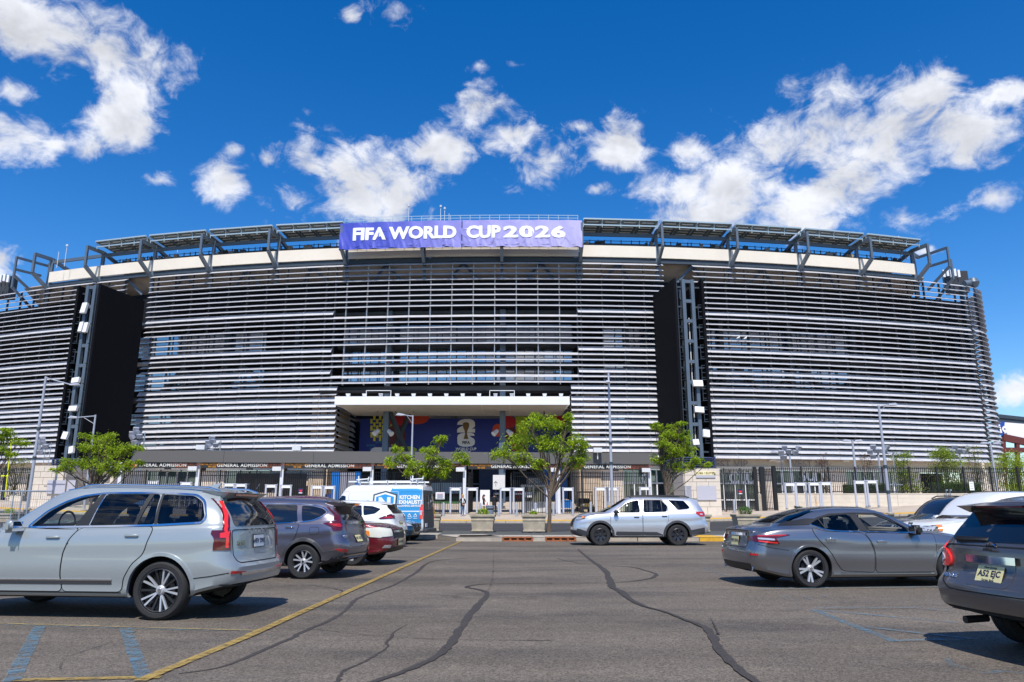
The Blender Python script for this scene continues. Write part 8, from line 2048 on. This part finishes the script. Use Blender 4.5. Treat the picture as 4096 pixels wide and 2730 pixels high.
b = MB(); b.tube([atY(20, 1990, 66), atY(47, 1755, 66)], .05, 8); b.build('pole', 'neon_yellow', fpol); b = MB(); b.tube([atY(-30, 1905, 66), atY(34, 1905, 66)], .06, 8); b.build('crossbar', 'neon_yellow', fpol)

# ================================================================== PEOPLE AND SMALL THINGS
M('skin', '#c99a7e', rough=.6); M('hair_blond', '#b8935c', rough=.6); M('hair_brown', '#5a3424', rough=.6); M('hair_black', (0.012, 0.011, 0.012), rough=.5); M('cloth_black', (0.012, 0.012, 0.015), rough=.85, bump=.3, bscale=60); M('jeans', '#3f6a94', rough=.85, var=.2, scale=20); M('cloth_tan', '#9b7d68', rough=.85); M('shoe_white', '#dedede', rough=.6)
def skin_mesh(name, verts, edges, radii, mat, parent, root=0, sub=2):
    me = bpy.data.meshes.new(name); me.from_pydata(verts, edges, [])
    o = bpy.data.objects.new(name, me); COL.objects.link(o)
    md = o.modifiers.new('skin', 'SKIN'); 
    if not me.skin_vertices:
        bpy.context.view_layer.objects.active = o
    for i, r in enumerate(radii):
        me.skin_vertices[0].data[i].radius = (r if isinstance(r, tuple) else (r, r)); me.skin_vertices[0].data[i].use_root = (i == root)
    sb = o.modifiers.new('sub', 'SUBSURF'); sb.levels = sub; sb.render_levels = sub
    dg = bpy.context.evaluated_depsgraph_get(); nm = bpy.data.meshes.new_from_object(o.evaluated_get(dg)); bpy.data.objects.remove(o)
    nm.name = name; nm.materials.clear()
    for m_ in (mat if isinstance(mat, (list, tuple)) else [mat]): nm.materials.append(MATS[m_])
    nm.shade_smooth()
    q = bpy.data.objects.new(name, nm); COL.objects.link(q); q.parent = parent
    return q
def person(loc, rz, h_, label, top, legs, shoes, hair, hairlen, pose, coat=.0, cap=None):
    t = empty('person', loc, rz, label=label, cat='person'); t.scale = (h_ / 1.7,) * 3
    hands = pose
    V = [(0, 0, .95), (0, 0, 1.08), (0, .0, 1.25), (0, .01, 1.40), (0, .015, 1.47), (0, -.005, 1.53), (0, -.02, 1.62), (0, -.01, 1.68)]
    E = [(i, i + 1) for i in range(7)]; Rr = [(.155, .11), (.125, .095), (.15, .11), (.12, .09), (.05, .05), (.055, .06), (.078, .095), (.05, .065)]
    def add(p, r, par): V.append(p); Rr.append(r); E.append((par, len(V) - 1)); return len(V) - 1
    for s_ in (-1, 1):
        hp = add((s_ * .09, 0, .90), (.10, .10), 0); kn = add((s_ * .10 + hands.get('step', 0) * s_ * .02, -.02, .49), (.065, .068), hp); an = add((s_ * .10, .02, .10), (.042, .046), kn); add((s_ * .115, -.12, .045), (.042, .035), an)
        sh = add((s_ * .175, .01, 1.37), (.065, .065), 3); el = add(hands['elbow'][0 if s_ < 0 else 1], (.048, .048), sh); wr2 = add(hands['wrist'][0 if s_ < 0 else 1], (.034, .034), el); pm = add(hands['hand'][0 if s_ < 0 else 1], (.036, .022), wr2)
        d = (Vector(V[pm]) - Vector(V[wr2])).normalized(); sd = d.cross(Vector((0, 0, 1))); sd = sd.normalized() if sd.length > .05 else Vector((1, 0, 0))
        for f_ in range(4): add(tuple(Vector(V[pm]) + d * (.075 - abs(f_ - 1.4) * .012) + sd * (f_ - 1.5) * .017 + Vector((0, 0, -.008))), (.0085, .0085), pm)
        add(tuple(Vector(V[wr2]) + d * .05 + sd * .05), (.01, .01), pm)
    o = skin_mesh('body', V, E, Rr, [top, legs, shoes, 'skin', 'mural_white'], t)
    for p in o.data.polygons:
        c = p.center; ref = hands
        nearhand = min((c - Vector(q)).length for q in hands['hand']) < .11
        if c.z > 1.455 or nearhand: p.material_index = 3
        elif c.z < .085: p.material_index = 2
        elif c.z < .88 and abs(c.x) < .24 and c.y < .3 and min((c - Vector(q)).length for q in hands['wrist'] + hands['elbow']) > .1: p.material_index = 1
        elif hands.get('shirt') and c.y < -.06 and abs(c.x) < .05 and c.z > 1.05: p.material_index = 4
    if coat:      # open jacket skirt below the hips
        b = MB(); b.lathe([(.185, coat), (.18, .95), (.165, 1.08)], 16); 
        for i, v in enumerate(b.v): b.v[i] = (v[0], v[1] * .75, v[2])
        b.build('jacket_hem', top, t, smooth=60)
    b = MB(); prof = [(.0, 1.745), (.05, 1.735), (.088, 1.69), (.098, 1.63), (.092, 1.56)]; n = 14
    b.lathe(prof, n); 
    for i, v in enumerate(b.v): b.v[i] = (v[0] * .92, v[1] * 1.12 + .022, v[2] - (.0 if v[1] > -.02 else -.055))
    b.build('hair', hair, t, smooth=70)
    if hairlen:
        b = MB(); b.tube([(0, .06, 1.62), (0, .095, 1.5), (.01, .10, 1.62 - hairlen)], [.085, .085, .05], 10)
        for i, v in enumerate(b.v): b.v[i] = (v[0] * 1.2, v[1], v[2])
        b.build('long_hair', hair, t, smooth=70)
    for s_ in (-1, 1):
        b = MB(); b.lathe([(0, -.008), (.011, 0), (0, .008)], 8, axis='y', c=(s_ * .032, -.108, 1.64)); b.build('eye', 'hair_black', t)
        b = MB(); b.lathe([(0, -.03), (.014, 0), (0, .03)], 8, c=(s_ * .088, -.0, 1.615)); b.build('ear', 'skin', t)
    b = MB(); b.tube([(0, -.105, 1.645), (0, -.130, 1.605)], [.008, .014], 6); b.build('nose', 'skin', t)
    b = MB(); b.box((0, -.106, 1.565), (.045, .01, .010)); b.build('mouth', 'red_sign', t)
    if cap:
        b = MB(); b.lathe([(.0, 1.775), (.06, 1.765), (.10, 1.71), (.104, 1.675)], 14); b.box((0, -.15, 1.68), (.15, .13, .014)); b.build('cap', cap, t, smooth=50)
    return t
def foot(u, Y): X = ray(u, 2040).x / ray(u, 2040).y * Y; return (X, Y, gz(X, Y))
person(foot(1850, 62.6), R(18), 1.70, 'standing person with long blond hair, dark blazer and blue jeans beside the white post', 'cloth_black', 'jeans', 'shoe_white', 'hair_blond', .32,
       {'elbow': [(-.24, -.02, 1.12), (.24, -.02, 1.12)], 'wrist': [(-.06, -.20, .98), (.07, -.20, .95)], 'hand': [(.0, -.23, .95), (.01, -.22, .91)], 'shirt': 1}, coat=.80)
person(foot(1935, 66.2), R(75), 1.62, 'person in a black cap and black top with folded arms behind the table', 'cloth_black', 'cloth_tan', 'hair_black', 'hair_brown', .30,
       {'elbow': [(-.25, -.05, 1.14), (.25, -.05, 1.14)], 'wrist': [(.04, -.19, 1.17), (-.04, -.20, 1.13)], 'hand': [(.13, -.16, 1.18), (-.13, -.17, 1.13)]}, cap='hair_black')
person(foot(1977, 64.0), R(172), 1.76, 'person in a black hooded jacket and black trousers seen from behind by the bin', 'cloth_black', 'cloth_black', 'shoe_white', 'hair_black', 0,
       {'elbow': [(-.26, .0, 1.12), (.26, .0, 1.12)], 'wrist': [(-.16, -.16, 1.02), (.16, -.16, 1.02)], 'hand': [(-.10, -.21, 1.02), (.10, -.21, 1.02)]}, coat=.84)
M('bin_grey', '#6f7f90', rough=.5); M('cone_orange', '#e2501f', rough=.5)
f_ = foot(1960, 62.9); t = empty('rubbish_bin', f_, label='large grey plastic rubbish bin beside the folding table', cat='bin')
b = MB(); b.lathe([(0, .0), (.27, .0), (.30, .05), (.335, .78), (.36, .79), (.36, .86), (.33, .86)], 20); b.build('tub', 'bin_grey', t, smooth=40); b = MB(); b.lathe([(.325, .80), (.33, .5), (.0, .5)], 20); b.build('inside', 'plastic_black', t)
for s_ in (-1, 1): b = MB(); b.box((s_ * .37, 0, .70), (.05, .16, .05)); b.build('handle', 'bin_grey', t)
a_ = foot(1915, 65.0); c_ = foot(1992, 65.0); tb = empty('folding_table', ((a_[0] + c_[0]) / 2, 65.0, a_[2]), label='white topped folding table inside the open gate', cat='table', world=True)
b = MB(); b.box(((a_[0] + c_[0]) / 2, 65.0, a_[2] + .74), (c_[0] - a_[0], .7, .05)); b.build('table_top', 'white_paint', tb)
for x in (a_[0] + .12, c_[0] - .12):
    for y in (64.75, 65.25): b = MB(); b.tube([(x, y, a_[2]), (x, y, a_[2] + .72)], .02, 6); b.build('leg', 'steel_dark', tb)
p = foot(1949, 65.0); b = MB(); b.lathe([(.09, 0), (.07, .02), (.03, .26), (0, .27)], 12, c=(p[0], 65.0, p[2] + .77)); b.build('small_cone', 'cone_orange', label='small orange cone standing on the folding table', cat='cone')
# utility cart behind the pickets
M('cart_tan', '#7d6a3c', rough=.5, coat=.3)
p = foot(2340, 68.5); ct = empty('utility_cart', p, R(-84), label='tan utility cart with a black roof parked behind the pickets', cat='cart')
def cb(name, c, s_, mat, bev=.03):
    b = MB(); b.box(c, s_); o = b.build(name, mat, ct)
    bm = bmesh.new(); bm.from_mesh(o.data); bmesh.ops.bevel(bm, geom=bm.edges[:], offset=bev, segments=2, affect='EDGES'); bm.to_mesh(o.data); bm.free(); return o
cb('bonnet', (.95, 0, .72), (.7, 1.15, .38), 'cart_tan', .1); cb('bumper', (1.35, 0, .5), (.12, 1.1, .2), 'plastic_black'); cb('floor', (0, 0, .45), (2.2, 1.1, .14), 'plastic_black'); cb('cargo_bed', (-.95, 0, .82), (.95, 1.2, .34), 'cart_tan', .05); cb('seat', (-.1, 0, .85), (.5, 1.1, .3), 'seat_dark', .08); cb('seat_back', (-.32, 0, 1.15), (.14, 1.1, .45), 'seat_dark', .06); cb('roof', (.0, 0, 1.92), (1.5, 1.25, .09), 'plastic_black', .04)
for x in (.62, -.55):
    for y in (-.55, .55): b = MB(); b.tube([(x, y, .5), (x * .9, y, 1.9)], .028, 6); b.build('roof_post', 'plastic_black', ct)
for x in (.95, -.9):
    for y in (-.55, .55): b = MB(); b.lathe([(0, -.11), (.16, -.11), (.30, -.10), (.32, -.05), (.32, .05), (.30, .10), (.16, .11), (0, .11)], 18, axis='y', c=(x, y, .32)); b.build('wheel', 'tyre_rubber', ct, smooth=40)
for y in (-.38, .38): b = MB(); b.lathe([(0, .04), (.08, .03), (.09, 0)], 10, axis='x', c=(1.29, y, .78)); b.build('headlight', 'lamp_clear', ct)
b = MB(); b.lathe([(.16, -.012), (.18, 0), (.16, .012)], 16, axis='x', c=(.45, .28, 1.1)); b.build('steering_wheel', 'plastic_black', ct)
# blue bins, extension cord, standpipe
for u, lab in ((2264, 'blue plastic bin behind the pickets, left of the utility cart'), (548, 'blue skip behind the pickets at the left')):
    p = foot(u, 74 if u > 1000 else 72); W_ = .9 if u > 1000 else 2.6; t = empty('blue_bin', p, label=lab, cat='bin')
    b = MB(); b.hexa([(-W_ * .45, -.4, 0), (W_ * .45, -.4, 0), (W_ * .45, .4, 0), (-W_ * .45, .4, 0), (-W_ * .5, -.5, 1.2), (W_ * .5, -.5, 1.2), (W_ * .5, .5, 1.2), (-W_ * .5, .5, 1.2)]); b.build('tub', 'bright_blue', t); b = MB(); b.box((0, 0, 1.24), (W_ * 1.05, 1.08, .08)); b.build('rim', 'bright_blue', t)
M('cord_orange', '#e0a02c', rough=.5)
p = foot(3278, 66.4); b = MB(); b.tube([(p[0] - .1, 66.85, 2.7), (p[0] - .05, 66.9, 2.0), (p[0], 66.7, 1.45)], .02, 6); b.tube([(p[0] + .35 * math.cos(k * .7), 66.5 + .2 * math.sin(k * .7), gz(p[0], 66.5) + .03 + .004 * k) for k in range(28)], .022, 5); b.build('extension_cord', 'cord_orange', label='orange extension cord coiled at the foot of the low wall', cat='cord')
p = atY(3788, 1975, 66.6); sp_ = empty('standpipe', (p.x, 66.6, 1.4), label='pair of small grey pipe heads before the low wall', cat='pipe', world=True)
for dx in (0, .35): b = MB(); b.tube([(p.x + dx, 66.7, 1.4), (p.x + dx, 66.7, 3.0)], .04, 6); b.box((p.x + dx, 66.62, 3.0), (.14, .2, .12)); b.build('pipe_head', 'galvanised', sp_)
p = atY(3870, 1945, 67.0); ns = empty('fence_notice', (p.x, 67.0, 2.7), label='small white notice hung on the right picket fence', cat='sign', world=True); b = MB(); b.box((p.x + .4, 67.05, p.z), (.4, .03, .75)); b.build('board', 'white_paint', ns)
for i in range(3): b = MB(); b.box((p.x + .4, 67.03, p.z + .2 - .2 * i), (.26, .01, .04)); b.build('print_line', 'sign_grey', ns)
# steel footbridge with signs beyond the right corner
M('oxide_red', '#5e2a26', rough=.7); M('sign_blue', '#1d4aa0', rough=.5)
fb = empty('footbridge', (75, 100, 0), label='dark red steel footbridge with white panels beyond the right stadium corner', cat='bridge', world=True)
YB = 100.0
def q2(u, v, y=YB): return atY(u, v, y)
b = MB(); b.prism([q2(4018, 1690), q2(4200, 1705), q2(4200, 1775), q2(4018, 1748)], (0, 0, 0), (0, .4, 0)); b.build('white_panel', 'white_paint', fb)
b = MB(); b.prism([q2(3985, 1686, YB - .1), q2(4019, 1688, YB - .1), q2(4016, 1746, YB - .1), q2(3996, 1740, YB - .1)], (0, 0, 0), (0, .05, 0)); sg = b.build('blue_panel', 'sign_blue', fb); text('tic', 1.7, 'sign_white', sg, q2(4004, 1716, YB - .2), rot=(R(90), R(-8), 0), bold=.03)
for a, c, w_ in (((4010, 1750), (4200, 1790), .9), ((3990, 1800), (4200, 1803), .6)): b = MB(); b.bar(q2(*a), q2(*c), .6, w_); b.build('girder', 'oxide_red', fb)
for u in (4012, 4067, 4150): b = MB(); b.bar(q2(u, 1750), q2(u + 8, 1990), .45, .45); b.build('leg', 'oxide_red', fb)
b = MB(); b.bar(q2(3990, 1665, 104), q2(4220, 1690, 104), .4, .5); b.bar(q2(3990, 1678, 104), q2(4220, 1700, 104), .1, 1.0); b.build('parapet_rail', 'steel_dark', fb)
# birds perched on the louvres
M('bird_white', '#e4e4e0', rough=.7)
for u, v, lab in ((2954, 1355, 'white bird perched on a louvre, left of the pair'), (2982, 1357, 'white bird perched on a louvre, right of the pair')):
    p = atY(u, v, 82.0); b = MB(); b.tube([p + Vector((-.22, 0, .0)), p + Vector((-.05, 0, .08)), p + Vector((.08, 0, .14)), p + Vector((.12, 0, .27)), p + Vector((.2, 0, .27))], [.02, .09, .09, .05, .01], 8); b.build('bird', 'bird_white', smooth=60, label=lab, cat='bird', group='birds on the louvres')
